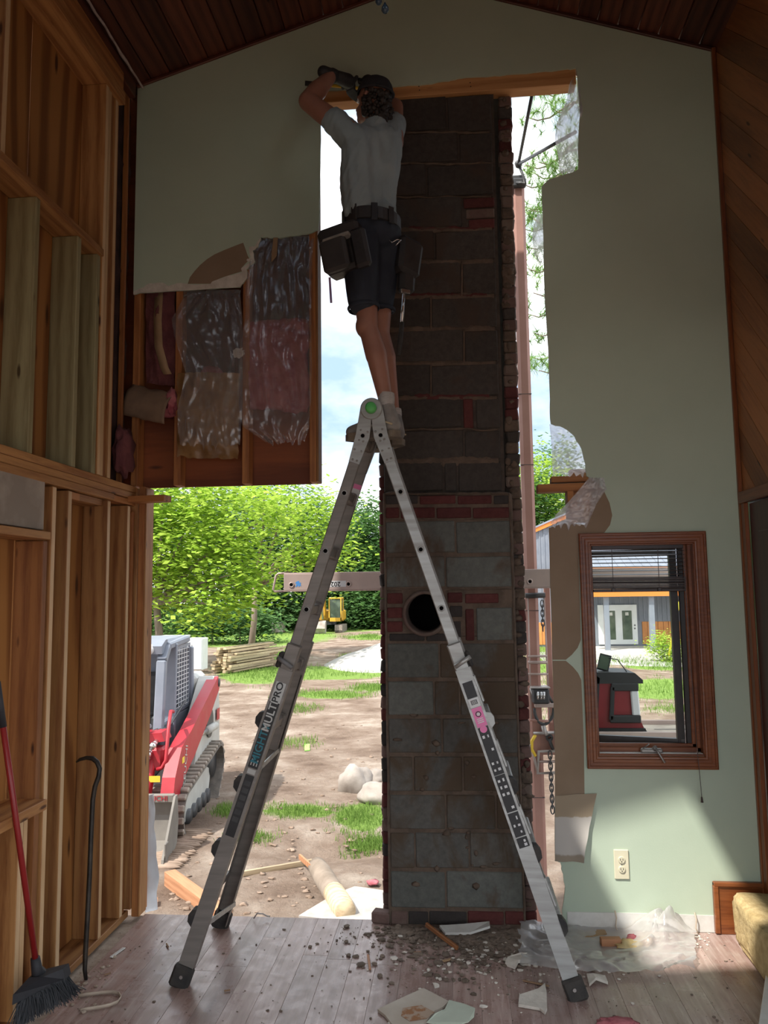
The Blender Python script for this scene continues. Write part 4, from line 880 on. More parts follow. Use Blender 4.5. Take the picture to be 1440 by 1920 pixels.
a = gnd(455, 1644); b = gnd(586, 1621); o = board('lath', a+V(0, 0, .03), b+V(0, 0, .03), .05, .03, M['greyw']); tag(o, 'thin pale lath lying on the dirt left of the log', 'board')
lg = empty('log', tuple(gnd(620, 1690)), 'cut log with peeling bark lying in the dirt outside', 'log'); a = gnd(594, 1640)+V(0, 0, .08); b = gnd(645, 1722)+V(0, 0, .08)
put('bark', Gm().tube([a.lerp(b, t/10)+V(.01*noise.noise(V(t, 0, 0)), 0, .01*noise.noise(V(0, t, 0))) for t in range(8)], [.09, .095, .1, .1, .1, .098, .1, .095], 14), M['bark'], lg, True)
put('peeled_wood', Gm().tube([a.lerp(b, .66), a.lerp(b, .9), a.lerp(b, 1.06)], [.098, .10, .09], 14), M['greyw'], lg, True)
put('splinter', Gm().obox(gnd(562, 1625)+V(0, 0, .1), gnd(600, 1665)+V(0, 0, .12), .05, .02), M['redwood'], lg)
M['slabm'] = pm('pale_slab', (.30, .28, .255), (.44, .40, .37), 7, .9, bp=.3)
a = gnd(690, 1712); o = put('slab_scrap', Gm().prism([gnd(*q)+V(0, 0, .05) for q in ((560, 1728), (625, 1688), (665, 1672), (722, 1680), (726, 1735), (640, 1738))], (0, 0, -.05)), M['slabm'], None); tag(o, 'broken pale drywall slab lying outside the sill', 'drywall scrap')
M['lime'] = pm('marking_paint', (.30, .75, .12), None); o = put('marker_flag', Gm().prism([gnd(*q)+V(0, 0, .02) for q in ((571, 1397), (581, 1397), (581, 1408), (571, 1409))], (0, 0, -.015)), M['lime'], None); tag(o, 'small lime green marker square on the dirt', 'marker')
for k, (px, py, lb) in enumerate(((699, 1660, 'pink scrap on the dirt near the chimney foot'), (690, 1700, 'pink scrap on the pale slab outside'))):
    o = put('fibre_scrap', Gm().blob(gnd(px, py)+V(0, 0, .03), (.06, .06, .02), .4, 2, k, 2), M['pink'], None, True); tag(o, lb, 'scrap')
# lumber stack
rnd = random.Random(9); c0 = at(434, 1262, z=-1.0); u = V(.35, .94, .0).normalized(); n_ = V(-u.y, u.x, 0)
for lay in range(9):
    for k in range(6):
        s = c0 + n_*(k*.16-.1) + u*rnd.uniform(-.35, .25) + V(0, 0, .06+lay*.098+rnd.uniform(0, .01)); ln = rnd.uniform(2.3, 3.4)
        if lay > 6 and k in (0, 5): continue
        o = board('lumber_board', s, s+u*ln+V(0, 0, rnd.uniform(-.02, .05)), .135, .084 if (k+lay) % 3 else .055, M['greyw'], wd=n_, b=.004); tag(o, 'rough sawn board in the %s layer of the lumber stack behind the loader' % ('lowest', 'second lowest', 'third lowest', 'fourth lowest', 'middle', 'fourth highest', 'third highest', 'second highest', 'topmost')[lay], 'board', 'boards of the lumber stack, %s layer' % ('lowest', 'second lowest', 'third lowest', 'fourth lowest', 'middle', 'fourth highest', 'third highest', 'second highest', 'topmost')[lay])
# second loose end of the stack, further left
c1 = at(380, 1262, z=-1.0)
# white fridge and lower box behind the loader
M['appl'] = pm('white_enamel', (.70, .72, .72), (.76, .78, .78), 3, .35); M['greybx'] = pm('grey_plastic', (.16, .165, .17), (.2, .2, .2), 10, .5)
yb = 25.; a = at(347, 1257, y=yb); b = at(379, 1197, y=yb); fr = empty('white_freezer', (a.x/2+b.x/2, yb, a.z), 'tall white freezer standing outside beside the lumber stack', 'freezer'); h = b.z-a.z; w_ = b.x-a.x
put('cabinet', Gm().box((a.x/2+b.x/2, yb+.32, a.z+h/2), (w_, .6, h), .02), M['appl'], fr); put('door', Gm().box((a.x/2+b.x/2, yb-.02, a.z+h/2), (w_-.01, .06, h-.06), .015), M['appl'], fr)
put('power_cord', Gm().tube([(a.x+w_*.42, yb-.06, b.z-.2), (a.x+w_*.44, yb-.07, a.z+h*.5), (a.x+w_*.4, yb-.07, a.z+h*.25), (a.x+w_*.45, yb-.06, a.z+.05)], .012, 6), M['greybx'], fr)
yb = 26.; a = at(296, 1262, y=yb); b = at(345, 1194, y=yb); wb_ = empty('white_cabinet', (a.x/2+b.x/2, yb, a.z), 'white appliance box behind the loader cab roof', 'cabinet'); h = b.z-a.z; w_ = b.x-a.x
put('cabinet', Gm().box((a.x/2+b.x/2, yb+.32, a.z+h/2), (w_, .6, h), .02), M['appl'], wb_); put('lid', Gm().box((a.x/2+b.x/2, yb+.3, b.z+.01), (w_+.04, .66, .05), .015), M['appl'], wb_)
# rusty bin by the wood
yb = 52.; p = at(522, 1186, y=yb); bn = empty('scrap_bin', tuple(p), 'small rusty bin at the edge of the wood', 'bin'); M['rust'] = pm('rusty_panel', (.28, .22, .19), (.42, .39, .36), 3, .8)
put('bin_body', Gm().box(p+V(0, 0, .32), (.8, .7, .6), .02), M['rust'], bn); put('bin_roof', Gm().prism([p+V(-.48, -.4, .62), p+V(.48, -.4, .62), p+V(.3, -.4, .74), p+V(-.3, -.4, .74)], (0, .8, 0)), M['greybx'], bn)
# ---- barn with porch
M['steel'] = pm('blue_grey_siding', (.17, .19, .23), (.21, .23, .27), 2, .45); M['wains'] = pm('orange_wainscot', (.52, .20, .05), (.62, .26, .075), 3, .6, var=.08); M['orange'] = pm('orange_trim', (.66, .20, .03), None, rough=.4); M['roofm'] = pm('grey_roof', (.20, .22, .27), (.25, .27, .33), 1, .4); M['porchd'] = pm('porch_brown', (.18, .10, .06), (.22, .13, .08), 2, .7)
yb = 40.; barn = empty('barn', (10, yb, -1.35), 'blue-grey steel barn with orange trim across the yard', 'building')
def B(px, py, y=yb): return at(px, py, y=y)
xl = B(985, 1100).x; xr = xl+16; zf = -1.45; zw = .55
ea = B(1003, 997); rk = B(1029, 984); sl = (rk.z-ea.z)/(rk.x-ea.x); sl = .42
ze = ea.z-(ea.x-xl)*sl
xm = (xl+xr)/2; zr = ze+(xm-xl)*sl
put('wall', Gm().prism([V(xl, yb, zf), V(xr, yb, zf), V(xr, yb, ze), V(xm, yb, zr), V(xl, yb, ze)], (0, .2, 0)), M['steel'], barn)
for k in range(int((xr-xl)/.23)):
    xx = xl+.1+k*.23; zt = min(ze+(xx-xl)*sl, ze+(xr-xx)*sl)-.05
    if xx < xl+9.5: put('siding_rib', Gm().box((xx, yb-.02, (B(1029, 1165).z+zt)/2), (.05, .04, zt-B(1029, 1165).z)), M['steel'], barn)
zt = B(1150, 1166).z; z0 = B(1150, 1208).z; dl, dr_ = B(1121, 1170).x, B(1194, 1170).x
k = 0
while k < 44:
    xx = xl+.12+k*.26; k += 1
    if dl-.2 < xx < dr_+.2: continue
    if xx < xl+9.5: put('wainscot_board', Gm().box((xx, yb-.03, (zt+z0)/2), (.245, .05, zt-z0), .01), M['wains'], barn)
put('rake_trim', Gm().obox(V(xl-.4, yb-.1, ze-.4*sl+.1), V(xm, yb-.1, zr+.1), .26, .12), M['orange'], barn); put('rake_trim', Gm().obox(V(xr+.4, yb-.1, ze-.4*sl+.1), V(xm, yb-.1, zr+.1), .26, .12), M['orange'], barn)
put('roof', Gm().obox(V(xl-.45, yb+5, ze-.45*sl+.22), V(xm, yb+5, zr+.22), 10.4, .08, (0, 1, 0)).obox(V(xr+.45, yb+5, ze-.45*sl+.22), V(xm, yb+5, zr+.22), 10.4, .08, (0, 1, 0)), M['roofm'], barn)
put('base_slab', Gm().box(((xl+xr)/2+1, yb-1.6, B(1150, 1217, 38.4).z-.08), (xr-xl-3.5, 3.1, .22)), M['concrete'], barn)
# porch roof with raised seams
py0 = 37.; pe = B(1110, 1066, py0); x0 = B(1075, 1066, py0).x; x1 = x0+11; pt = V(0, yb, B(1110, 1030, yb).z+.05)
put('porch_roof', Gm().add([V(x0, py0, pe.z+.05), V(x1, py0, pe.z+.05), V(x1, yb, pt.z), V(x0, yb, pt.z), V(x0, py0, pe.z-.03), V(x1, py0, pe.z-.03), V(x1, yb, pt.z-.08), V(x0, yb, pt.z-.08)], [(0, 1, 2, 3), (7, 6, 5, 4), (0, 4, 5, 1), (3, 2, 6, 7), (0, 3, 7, 4), (1, 5, 6, 2)]), M['roofm'], barn)
for k in range(28):
    xx = x0+.2+k*.38; put('roof_seam', Gm().obox(V(xx, py0, pe.z+.07), V(xx, yb, pt.z+.02), .04, .05), M['roofm'], barn)
f0 = B(1110, 1076, py0).z; put('fascia', Gm().box(((x0+x1)/2, py0-.05, (pe.z+f0)/2), (x1-x0, .1, pe.z-f0+.06)), M['orange'], barn)
b0 = B(1110, 1119, py0+.4).z; b1 = B(1110, 1110, py0+.4).z; put('soffit', Gm().box(((x0+x1)/2, py0+.15, (f0+b1)/2), (x1-x0, .2, f0-b1)), M['porchd'], barn); put('porch_beam', Gm().box(((x0+x1)/2, py0+.1, (b0+b1)/2), (x1-x0, .24, b1-b0)), M['orange'], barn)
for px in (1140, 1225, 1330): 
    q = at(px, 1222, y=py0+.3); put('porch_post', Gm().box((q.x, py0+.3, (q.z+b0)/2), (.24, .24, b0-q.z+.02), .01), M['steel'], barn)
# french door
fd = put('french_door', Gm().box(((dl+dr_)/2, yb-.08, (B(1150, 1134).z+z0)/2), (dr_-dl, .1, B(1150, 1134).z-z0), .01), M['appl'], barn); M['dglass'] = pm('dark_pane', (.05, .075, .055), (.13, .17, .12), 2, .1); 
zt2, zb2 = B(1150, 1145).z, B(1150, 1199).z
for (a_, b_) in ((1137, 1153), (1166, 1184)):
    l, r = B(a_, 1170).x, B(b_, 1170).x; put('pane', Gm().box(((l+r)/2, yb-.135, (zt2+zb2)/2), (r-l, .02, zt2-zb2), .01), M['dglass'], fd)
    put('door_leaf_moulding', Gm().box(((l+r)/2, yb-.132, zt2+.06), (r-l+.2, .02, .05)).box(((l+r)/2, yb-.132, zb2-.06), (r-l+.2, .02, .05)).box((l-.07, yb-.132, (zt2+zb2)/2), (.05, .02, zt2-zb2)).box((r+.07, yb-.132, (zt2+zb2)/2), (.05, .02, zt2-zb2)), M['appl'], fd)
    put('pane_sticker', Gm().box(((l+r)/2, yb-.15, zt2-.16), (.16, .01, .16)), M['white'], fd)
for zz in (1172, 1178): put('door_knob', Gm().blob(V(B(1189, zz).x, yb-.15, B(1189, zz).z), (.05, .05, .05), 0, 1, 0, 1), M['greybx'], fd)
M['yel'] = pm('yellow_guard', (.80, .68, .06), None, rough=.4); a = at(1254, 1224, y=33.); b = at(1276, 1120, y=33.3); o = put('guy_wire_guard', Gm().tube([a-V(0, 0, .1), a.lerp(b, .5), b], .045, 8), M['yel'], None, True, base=a); tag(o, 'yellow plastic guy wire guard beside the bush', 'guy guard')
for k, (px, py, rx, rz, lb) in enumerate(((1245, 1212, .5, .55, 'leafy bush in front of the barn post'), (1268, 1228, .55, .35, 'low weeds at the foot of the yellow guard'))):
    p = at(px, py, y=33.5); tree('yard_bush', (p.x, 33.5, gz(p.x, 33.5)), .8, [((p.x, 33.5, p.z), (rx, .5, rz))], 1600, .10, 'leafA', lb, .02, 4, 80+k, cat='bush')
# ================================================================ machines
M['red'] = pm('loader_red', (.33, .012, .022), (.38, .022, .032), 4, .38, r2=.5); M['lgrey'] = pm('loader_pale_grey', (.46, .46, .43), (.38, .37, .34), 3, .5); M['cabg'] = pm('cab_grey', (.16, .18, .22), (.20, .22, .26), 4, .45)
M['rubber'] = pm('track_rubber', (.09, .08, .07), (.19, .16, .135), 6, .85, bp=.4); M['lugm'] = pm('muddy_lug', (.17, .145, .12), (.30, .255, .21), 10, .9, bp=.4); M['steelb'] = pm('worn_bucket_steel', (.125, .112, .098), (.20, .182, .158), 3, .65, .15, bp=.2, r2=.75); M['chrome'] = pm('bright_steel', (.6, .6, .6), None, rough=.22, metal=.9); M['dkm'] = pm('dark_metal', (.03, .03, .032), (.05, .05, .05), 10, .5); M['amber'] = pm('warning_yellow', (.75, .5, .04), (.75, .5, .04), 3, .5)
M['mesh'] = pm('pale_mesh', (.55, .56, .57), None, rough=.5)
def textmesh(name, s, size, M4, mat, parent, ext=.0008, bold=.0):
    c = bpy.data.curves.new(name, 'FONT'); c.body = s; c.size = size; c.extrude = ext; c.align_x = 'CENTER'; c.align_y = 'CENTER'; c.offset = bold; c.resolution_u = 3
    o = bpy.data.objects.new(name, c); COL.objects.link(o); dg = bpy.context.evaluated_depsgraph_get(); me = bpy.data.meshes.new_from_object(o.evaluated_get(dg)); bpy.data.objects.remove(o); bpy.data.curves.remove(c)
    me.materials.clear(); me.materials.append(mat); o = bpy.data.objects.new(name, me); COL.objects.link(o)
    if parent: o.parent = parent
    o.matrix_local = M4; return o
def plane_m(loc, right, up):
    r = Vector(right).normalized(); u = Vector(up); u = (u-r*u.dot(r)).normalized(); n = r.cross(u); m = Matrix((r, u, n)).transposed().to_4x4(); m.translation = loc; return m
LD = empty('track_loader', (-4.18, 9.86, -1.04), 'red and grey compact track loader with a worn bucket', 'loader')
def lp(name, g, mat, smooth=False, parent=None, fix=True):
    """A part in the loader's own frame (+Y rear, +X the side toward the opening)."""
    me = bpy.data.meshes.new(name); me.from_pydata(g.v, [], g.f)
    if fix: b = bmesh.new(); b.from_mesh(me); bmesh.ops.recalc_face_normals(b, faces=b.faces); b.to_mesh(me); b.free()
    me.materials.append(M[mat]); o = bpy.data.objects.new(name, me); COL.objects.link(o); o.parent = parent or LD
    if smooth: me.shade_smooth()
    return o
# track outline (y, z): low front idler, high rear sprocket
def loop():
    P = []
    def arcp(cy, cz, r, a0, a1, n):
        for k in range(n+1):
            a = math.radians(a0+(a1-a0)*k/n); P.append((cy+r*math.cos(a), cz+r*math.sin(a)))
    arcp(-.82, .27, .27, 100, 270, 10); arcp(.62, .17, .17, 270, 315, 4); arcp(.86, .50, .25, -30, 100, 9); return P
TP = loop()
def resample(P, n):
    d = [0]; Q = P+[P[0]]
    for a, b in zip(Q, Q[1:]): d.append(d[-1]+math.dist(a, b))
    o = []
    for k in range(n):
        s = d[-1]*k/n
        i = max(j for j in range(len(P)) if d[j] <= s); f = (s-d[i])/(d[i+1]-d[i]); a, b = Q[i], Q[i+1]; o.append(((a[0]+(b[0]-a[0])*f, a[1]+(b[1]-a[1])*f), math.atan2(b[1]-a[1], b[0]-a[0])))
    return o
lugme = None
for sx_ in (1, -1):
    xc = .72*sx_; g = Gm(); R = resample(TP, 60); n = len(R)
    for (q, a) in R: g.v += [V(xc-.22, q[0], q[1]), V(xc+.22, q[0], q[1]), V(xc+.22, q[0]-.03*math.sin(a)*1, q[1]+.03*math.cos(a)), V(xc-.22, q[0]-.03*math.sin(a), q[1]+.03*math.cos(a))]
    for k in range(n):
        j = (k+1) % n
        for e in range(4): g.f.append((k*4+e, k*4+(e+1) % 4, j*4+(e+1) % 4, j*4+e))
    tr = lp('track_belt', g, 'rubber')
    for (q, a) in resample(TP, 40):
        if lugme is None: vs, fs = cbox(.45, .075, .045, .012); lugme = bpy.data.meshes.new('track_lug'); lugme.from_pydata(vs, [], fs); lugme.materials.append(M['lugm'])
        o = bpy.data.objects.new('track_lug', lugme); COL.objects.link(o); o.parent = tr; o.matrix_local = Matrix.Translation((xc, q[0]+.018*math.sin(a), q[1]-.018*math.cos(a))) @ Matrix.Rotation(a, 4, 'X')
    g = Gm().prism([V(xc+.05, y, z) for y, z in ((-.7, .10), (.62, .10), (.78, .42), (.5, .52), (-.3, .42), (-.75, .35))], (.05, 0, 0)); lp('track_frame', g, 'lgrey')
    for yy in (-.45, -.2, .05, .3, .52): lp('track_roller', Gm().cyl((xc-.1, yy, .13), (xc+.14, yy, .13), .095, n=14), 'dkm', True)
    lp('idler_wheel', Gm().cyl((xc-.1, -.82, .27), (xc+.12, -.82, .27), .22, n=20), 'lgrey', True); lp('sprocket', Gm().cyl((xc-.1, .86, .5), (xc+.12, .86, .5), .2, n=20), 'dkm', True)
    # rear tower and side plate
    g = Gm().prism([V(.58*sx_, y, z) for y, z in ((-.1, .60), (.1, .95), (.55, 1.30), (.95, 1.60), (1.05, 1.66), (1.28, 1.64), (1.40, 1.2), (1.42, .55), (1.2, .42), (.9, .74), (.5, .74))], (.22*sx_, 0, 0)); lp('side_tower', g, 'lgrey')
    lp('fender', Gm().prism([V(.44*sx_, y, z) for y, z in ((-.75, .60), (.95, .80), (1.1, .74), (1.1, .68), (-.75, .55))], (.20*sx_, 0, 0)), 'lgrey')
    # lift arm (red box girder) from the tower forward and down to the bucket
    ap = [(1.12, 1.56, .10), (.55, 1.32, .15), (-.35, .98, .19), (-.78, .86, .20), (-1.0, .66, .17), (-1.22, .22, .11)]
    up, dn = [], []
    for k, (y, z, r) in enumerate(ap):
        a = ap[max(k-1, 0)]; b = ap[min(k+1, len(ap)-1)]; t = V(0, b[0]-a[0], b[1]-a[1]).normalized(); nn = V(0, -t.z, t.y); up.append(V(.70*sx_, y, z)-nn*r); dn.append(V(.70*sx_, y, z)+nn*r)
    lp('lift_arm', Gm().prism(up+dn[::-1], (.15*sx_, 0, 0)), 'red')
    lp('arm_pivot', Gm().cyl((.57*sx_, 1.12, 1.56), (.86*sx_, 1.12, 1.56), .06, n=14), 'dkm', True); lp('tower_shade_disc', Gm().cyl((.815*sx_, .72, 1.06), (.823*sx_, .72, 1.06), .20, n=22), 'dkm')  # dark disc lies on the plate; the shade of an opening as colour
    lp('lift_cylinder', Gm().cyl((.84*sx_, .95, .98), (.84*sx_, .45, 1.0), .055, n=12), 'lgrey', True); lp('cylinder_rod', Gm().cyl((.84*sx_, .45, 1.0), (.80*sx_, -.05, 1.0), .03, n=10), 'chrome', True)
    lp('tilt_cylinder', Gm().cyl((.50*sx_, -.85, 1.0), (.50*sx_, -1.12, .42), .06, n=12), 'red', True); lp('cylinder_rod', Gm().cyl((.50*sx_, -1.12, .42), (.50*sx_, -1.24, .2), .03, n=10), 'chrome', True)
# arm cross member with couplers
lp('arm_cross_tube', Gm().box((0, -.84, .92), (1.3, .22, .26), .03), 'red'); lp('coupler_bracket', Gm().prism([V(.30, -.92, 1.20), V(.62, -.92, 1.22), V(.66, -.92, 1.12), V(.34, -.92, 1.08)], (0, .3, 0)), 'red')
lp('guard_tube', Gm().tube([(.60, -1.0, .82), (.66, -1.02, .84), (.70, -1.0, .92), (.70, -.9, 1.28), (.68, -.75, 1.44), (.64, -.5, 1.40)], .022, 8), 'red', True)
for k, (x, y, z) in enumerate(((.42, -.96, 1.06), (.50, -.97, 1.0), (.56, -.98, 1.10), (.48, -.98, .93), (.44, -.9, 1.26))): lp('hydraulic_coupler', Gm().cyl((x, y-.05, z), (x, y+.1, z+.02), .03, n=10).cyl((x, y-.09, z-.01), (x, y-.04, z), .042, n=6), 'chrome', True)
for k in range(3): lp('hydraulic_hose', Gm().tube([(.42+.05*k, -.8, 1.0), (.45+.05*k, -.7, 1.2), (.56, -.3, 1.22), (.58, .3, 1.42)], .016, 6), 'dkm', True)
# body and cab
lp('chassis', Gm().box((0, .25, .62), (.86, 2.0, .5), .03), 'dkm'); lp('engine_hood', Gm().box((0, 1.2, 1.2), (1.15, .6, 1.0), .06), 'lgrey')
lp('door_sill', Gm().box((0, -.72, .86), (.9, .1, .3), .02), 'dkm')
cx = .48; zt = 2.25
cabp = ((-.55, .75), (-.62, 1.30), (-.42, 2.05), (-.25, 2.2), (.75, zt), (.95, 1.95), (.98, 1.25))
for s in (1, -1):
    fr_ = Gm()
    pts = [V(cx*s, y, z) for y, z in ((-.60, .85), (-.62, 1.35), (-.46, 2.02), (-.28, 2.18), (.70, 2.22), (.82, 2.1), (.86, 1.2))]
    lp('cab_pillar', Gm().obox(pts[0], pts[2], .09, .12, (0, 1, 0), .015).obox(pts[2], pts[3], .09, .12, (0, 1, 0), .01), 'cabg')
    lp('cab_rear_pillar', Gm().obox(pts[6], pts[5], .09, .14, (0, 1, 0), .015), 'cabg'); lp('roof_rail', Gm().obox(pts[3], pts[4], .09, .12, (0, 0, 1), .02), 'cabg'); lp('cab_mid_pillar', Gm().obox(V(cx*s, -.12, .9), V(cx*s, -.04, 2.2), .06, .16, (0, 1, 0), .01), 'cabg')
    sc_ = lp('side_screen', Gm().obox(V((cx+.02)*s, -.02, 1.3), V((cx+.02)*s, .80, 1.3), .04, .02).obox(V((cx+.02)*s, 0, 2.14), V((cx+.02)*s, .78, 2.14), .04, .02).obox(V((cx+.02)*s, -.0, 1.28), V((cx+.02)*s, .0, 2.16), .04, .02, (0, 1, 0)).obox(V((cx+.02)*s, .79, 1.28), V((cx+.02)*s, .79, 2.16), .04, .02, (0, 1, 0)), 'cabg')
    for k in range(14): lp('screen_bar', Gm().obox(V((cx+.02)*s, .0, 1.34+.058*k), V((cx+.02)*s, .79, 1.34+.058*k), .008, .008), 'mesh', False, sc_)
    for k in range(5): lp('screen_bar', Gm().obox(V((cx+.022)*s, .13+.13*k, 1.3), V((cx+.022)*s, .13+.13*k, 2.14), .008, .008, (0, 1, 0)), 'mesh', False, sc_)
    lp('lower_cab_side', Gm().box((cx*s, .2, 1.05), (.05, 1.3, .45), .02), 'cabg')
lp('cab_roof', Gm().box((0, .22, 2.22), (.98, 1.08, .09), .035), 'cabg'); lp('roof_visor', Gm().prism([V(-.49, y, z) for y, z in ((-.50, 2.10), (-.52, 2.20), (-.34, 2.27), (-.25, 2.27), (-.28, 2.12))], (.98, 0, 0)), 'cabg')
for s in (1, -1): hl = lp('work_light', Gm().lathe([(.0, -.03), (.055, -.03), (.065, -.01), (.065, .03)], (.33*s, -.50, 2.16), (0, 1, 0), 16), 'mesh', True)
lp('cab_rear_wall', Gm().box((0, .88, 1.55), (.9, .05, 1.3), .01), 'cabg'); lp('seat_base', Gm().box((0, .35, 1.05), (.5, .5, .25), .05), 'dkm'); lp('seat_back', Gm().box((0, .62, 1.45), (.48, .14, .65), .05), 'dkm'); lp('control_pod', Gm().box((.34, .0, 1.2), (.14, .4, .2), .03), 'dkm'); lp('joystick', Gm().cyl((.34, -.1, 1.28), (.33, -.13, 1.45), .02, .03, 8), 'red', True)
lp('lap_bar', Gm().tube([(.42, .55, 1.35), (.42, -.05, 1.3), (-.42, -.05, 1.3), (-.42, .55, 1.35)], .02, 8), 'dkm', True)
# bucket
bx_ = .92; prof = [(-1.38, .60), (-1.33, .40), (-1.38, .14), (-1.55, .03), (-1.92, .0)]
up = [V(-bx_, y, z) for y, z in prof]; g = Gm(); k0 = len(prof)
bo = [V(-bx_, y+.022, z-.02) for y, z in prof]
vs = up+[p+V(2*bx_, 0, 0) for p in up]; g.add(vs, [(i, i+1, k0+i+1, k0+i) for i in range(k0-1)]); sh = lp('bucket_shell', g, 'steelb', False, None, False); sh.modifiers.new('s', 'SOLIDIFY').thickness = .025
for s in (1, -1): lp('bucket_side', Gm().prism([V(bx_*s, y, z) for y, z in ((-1.38, .63), (-1.33, .34), (-1.38, .12), (-1.55, .0), (-1.92, -.01), (-1.89, .1), (-1.46, .63))], (.025*s, 0, 0)), 'steelb')
lp('bucket_top_rail', Gm().box((0, -1.41, .60), (2*bx_, .06, .09), .01), 'steelb'); lp('cutting_edge', Gm().box((0, -1.94, .012), (2*bx_+.06, .14, .024), .004), 'steelb'); lp('side_cutter', Gm().box((bx_+.03, -1.81, .12), (.02, .10, .26), .006), 'steelb')
textmesh('bucket_lettering', 'TAKEUCHI', .078, plane_m(V(.665, -1.446, .603), (1, 0, 0), (0, 0, 1)), M['red'], LD, .001)
textmesh('arm_lettering', 'TAKEUCHI', .14, plane_m(V(.853, -.72, .70), (0, .22, .96), (0, -.96, .22)), M['lgrey'], LD, .001)
dc = lp('warning_decal', Gm().box((.852, -.80, .88), (.003, .10, .07)), 'amber'); lp('warning_decal', Gm().box((.58, -1.045, .72), (.14, .003, .07)), 'amber')
lp('model_decal', Gm().box((.823, 1.22, 1.1), (.003, .18, .16)), 'red')
LD.rotation_euler.z = math.radians(5)
# ---- excavator far away
EX = empty('excavator', (-8.5, 52.5, gz(-8.5, 52.5)), 'distant yellow tracked excavator at the edge of the wood', 'excavator'); M['cat'] = pm('machine_yellow', (.62, .34, .03), (.68, .40, .05), 2, .5)
eo = Vector(EX.location)
def ep(n, g, m, sm=False): g.v = [q+eo for q in g.v]; return put(n, g, M[m], EX, sm)
for s in (0, 1): ep('crawler_track', Gm().prism([V(.45-1.5*s, y, z) for y, z in ((-1.2, .15), (-1.0, 0), (1.0, 0), (1.2, .15), (1.15, .5), (-1.15, .5))], (.5, 0, 0)), 'lugm')
for s in range(9): ep('track_shoe', Gm().box((.7, -1.2+.02*s, .06+s*.055), (.5, .03, .03)), 'rubber')
ep('turntable', Gm().cyl((-.1, 0, .5), (-.1, 0, .75), .5, n=16), 'dkm'); ep('house_body', Gm().box((-.1, .6, 1.1), (1.9, 1.8, .7), .08), 'cat'); ep('counterweight', Gm().box((-.1, 1.5, 1.15), (1.8, .3, .8), .1), 'dkm')
cbx = (.42, -.25); ep('cab_frame', Gm().box((.42, -.25, 2.28), (.86, 1.1, .1), .03).box((.02, -.77, 1.5), (.07, .07, 1.55)).box((.82, -.77, 1.5), (.07, .07, 1.55)).box((.02, .27, 1.5), (.07, .07, 1.55)).box((.82, .27, 1.5), (.07, .07, 1.55)).box((.42, -.77, .85), (.86, .07, .25)), 'cat'); ep('cab_glass', Gm().box((.42, -.72, 1.58), (.72, .02, 1.25)).box((.8, -.25, 1.58), (.02, .95, 1.25)), 'dglass')
ep('seat', Gm().box((.42, .0, 1.2), (.4, .4, .7), .05), 'dkm')
ep('boom', Gm().prism([V(-.62, y, z) for y, z in ((0, .9), (-.3, 2.0), (-1.6, 3.5), (-2.0, 3.4), (-1.75, 3.1), (-.75, 2.0), (-.55, .9))], (.34, 0, 0)), 'cat'); ep('stick', Gm().obox((-.45, -1.9, 3.5), (-.45, -2.3, .9), .34, .26, (0, 1, 0)), 'cat'); ep('boom_cylinder', Gm().cyl((-.45, -.6, .9), (-.45, -1.3, 2.6), .08, n=10), 'chrome')
ep('digging_bucket', Gm().prism([V(-.95, y, z) for y, z in ((-2.2, .85), (-2.6, .75), (-2.75, .35), (-2.5, .02), (-2.2, .1), (-2.05, .5))], (1.0, 0, 0)), 'rust')
# ================================================================ pump-jack staging behind the wall
M['salmon'] = pm('salmon_paint', (.36, .19, .15), (.30, .15, .115), 3, .55, r2=.7, bp=.1); M['alu'] = pm('dull_aluminium', (.42, .39, .37), (.36, .33, .31), 6, .42, .55); M['alup'] = pm('weathered_aluminium', (.44, .34, .30), (.36, .28, .25), 4, .5, .35)
Yp = 5.9; pc = at(992, 1000, y=Yp)
ms = empty('pump_jack_mast', (pc.x, Yp, gz(pc.x, Yp)), 'salmon coloured staging mast standing right of the chimney', 'mast')
put('mast_pole', Gm().box((pc.x, Yp, 2.02), (.096, .096, 6.04), .022), M['salmon'], ms); put('mast_cap', Gm().box((pc.x, Yp, 5.05), (.10, .10, .04), .01), M['dkm'], ms)
for zz in (3.3, 2.75, 1.65, .3): put('pole_seam', Gm().box((pc.x, Yp, zz), (.0975, .0975, .004)), M['dkm'], ms)
put('top_clamp', Gm().box((pc.x+.0, Yp-.06, 4.99), (.12, .05, .07), .01), M['dkm'], ms)
hk = at(985, 345, y=Yp-.1); k0 = at(972, 308, y=Yp-.1); r1 = at(1001, 160, y=5.0); r2_ = at(1050, 264, y=5.0)
put('roof_brace', Gm().tube([k0, r1+(r1-k0)*.06], .0125, 8), M['dkm'], ms, True); put('roof_brace', Gm().tube([k0-(r2_-k0)*.05, r2_+(r2_-k0)*.3], .0125, 8), M['dkm'], ms, True)
put('brace_hook', Gm().tube([k0, at(982, 332, y=Yp-.1), hk, at(978, 343, y=Yp-.1), at(968, 343, y=Yp-.08)], .011, 8), M['dkm'], ms, True); put('brace_knuckle', Gm().blob(k0, (.03, .03, .03), .2, 2, 1, 2), M['dkm'], ms, True)
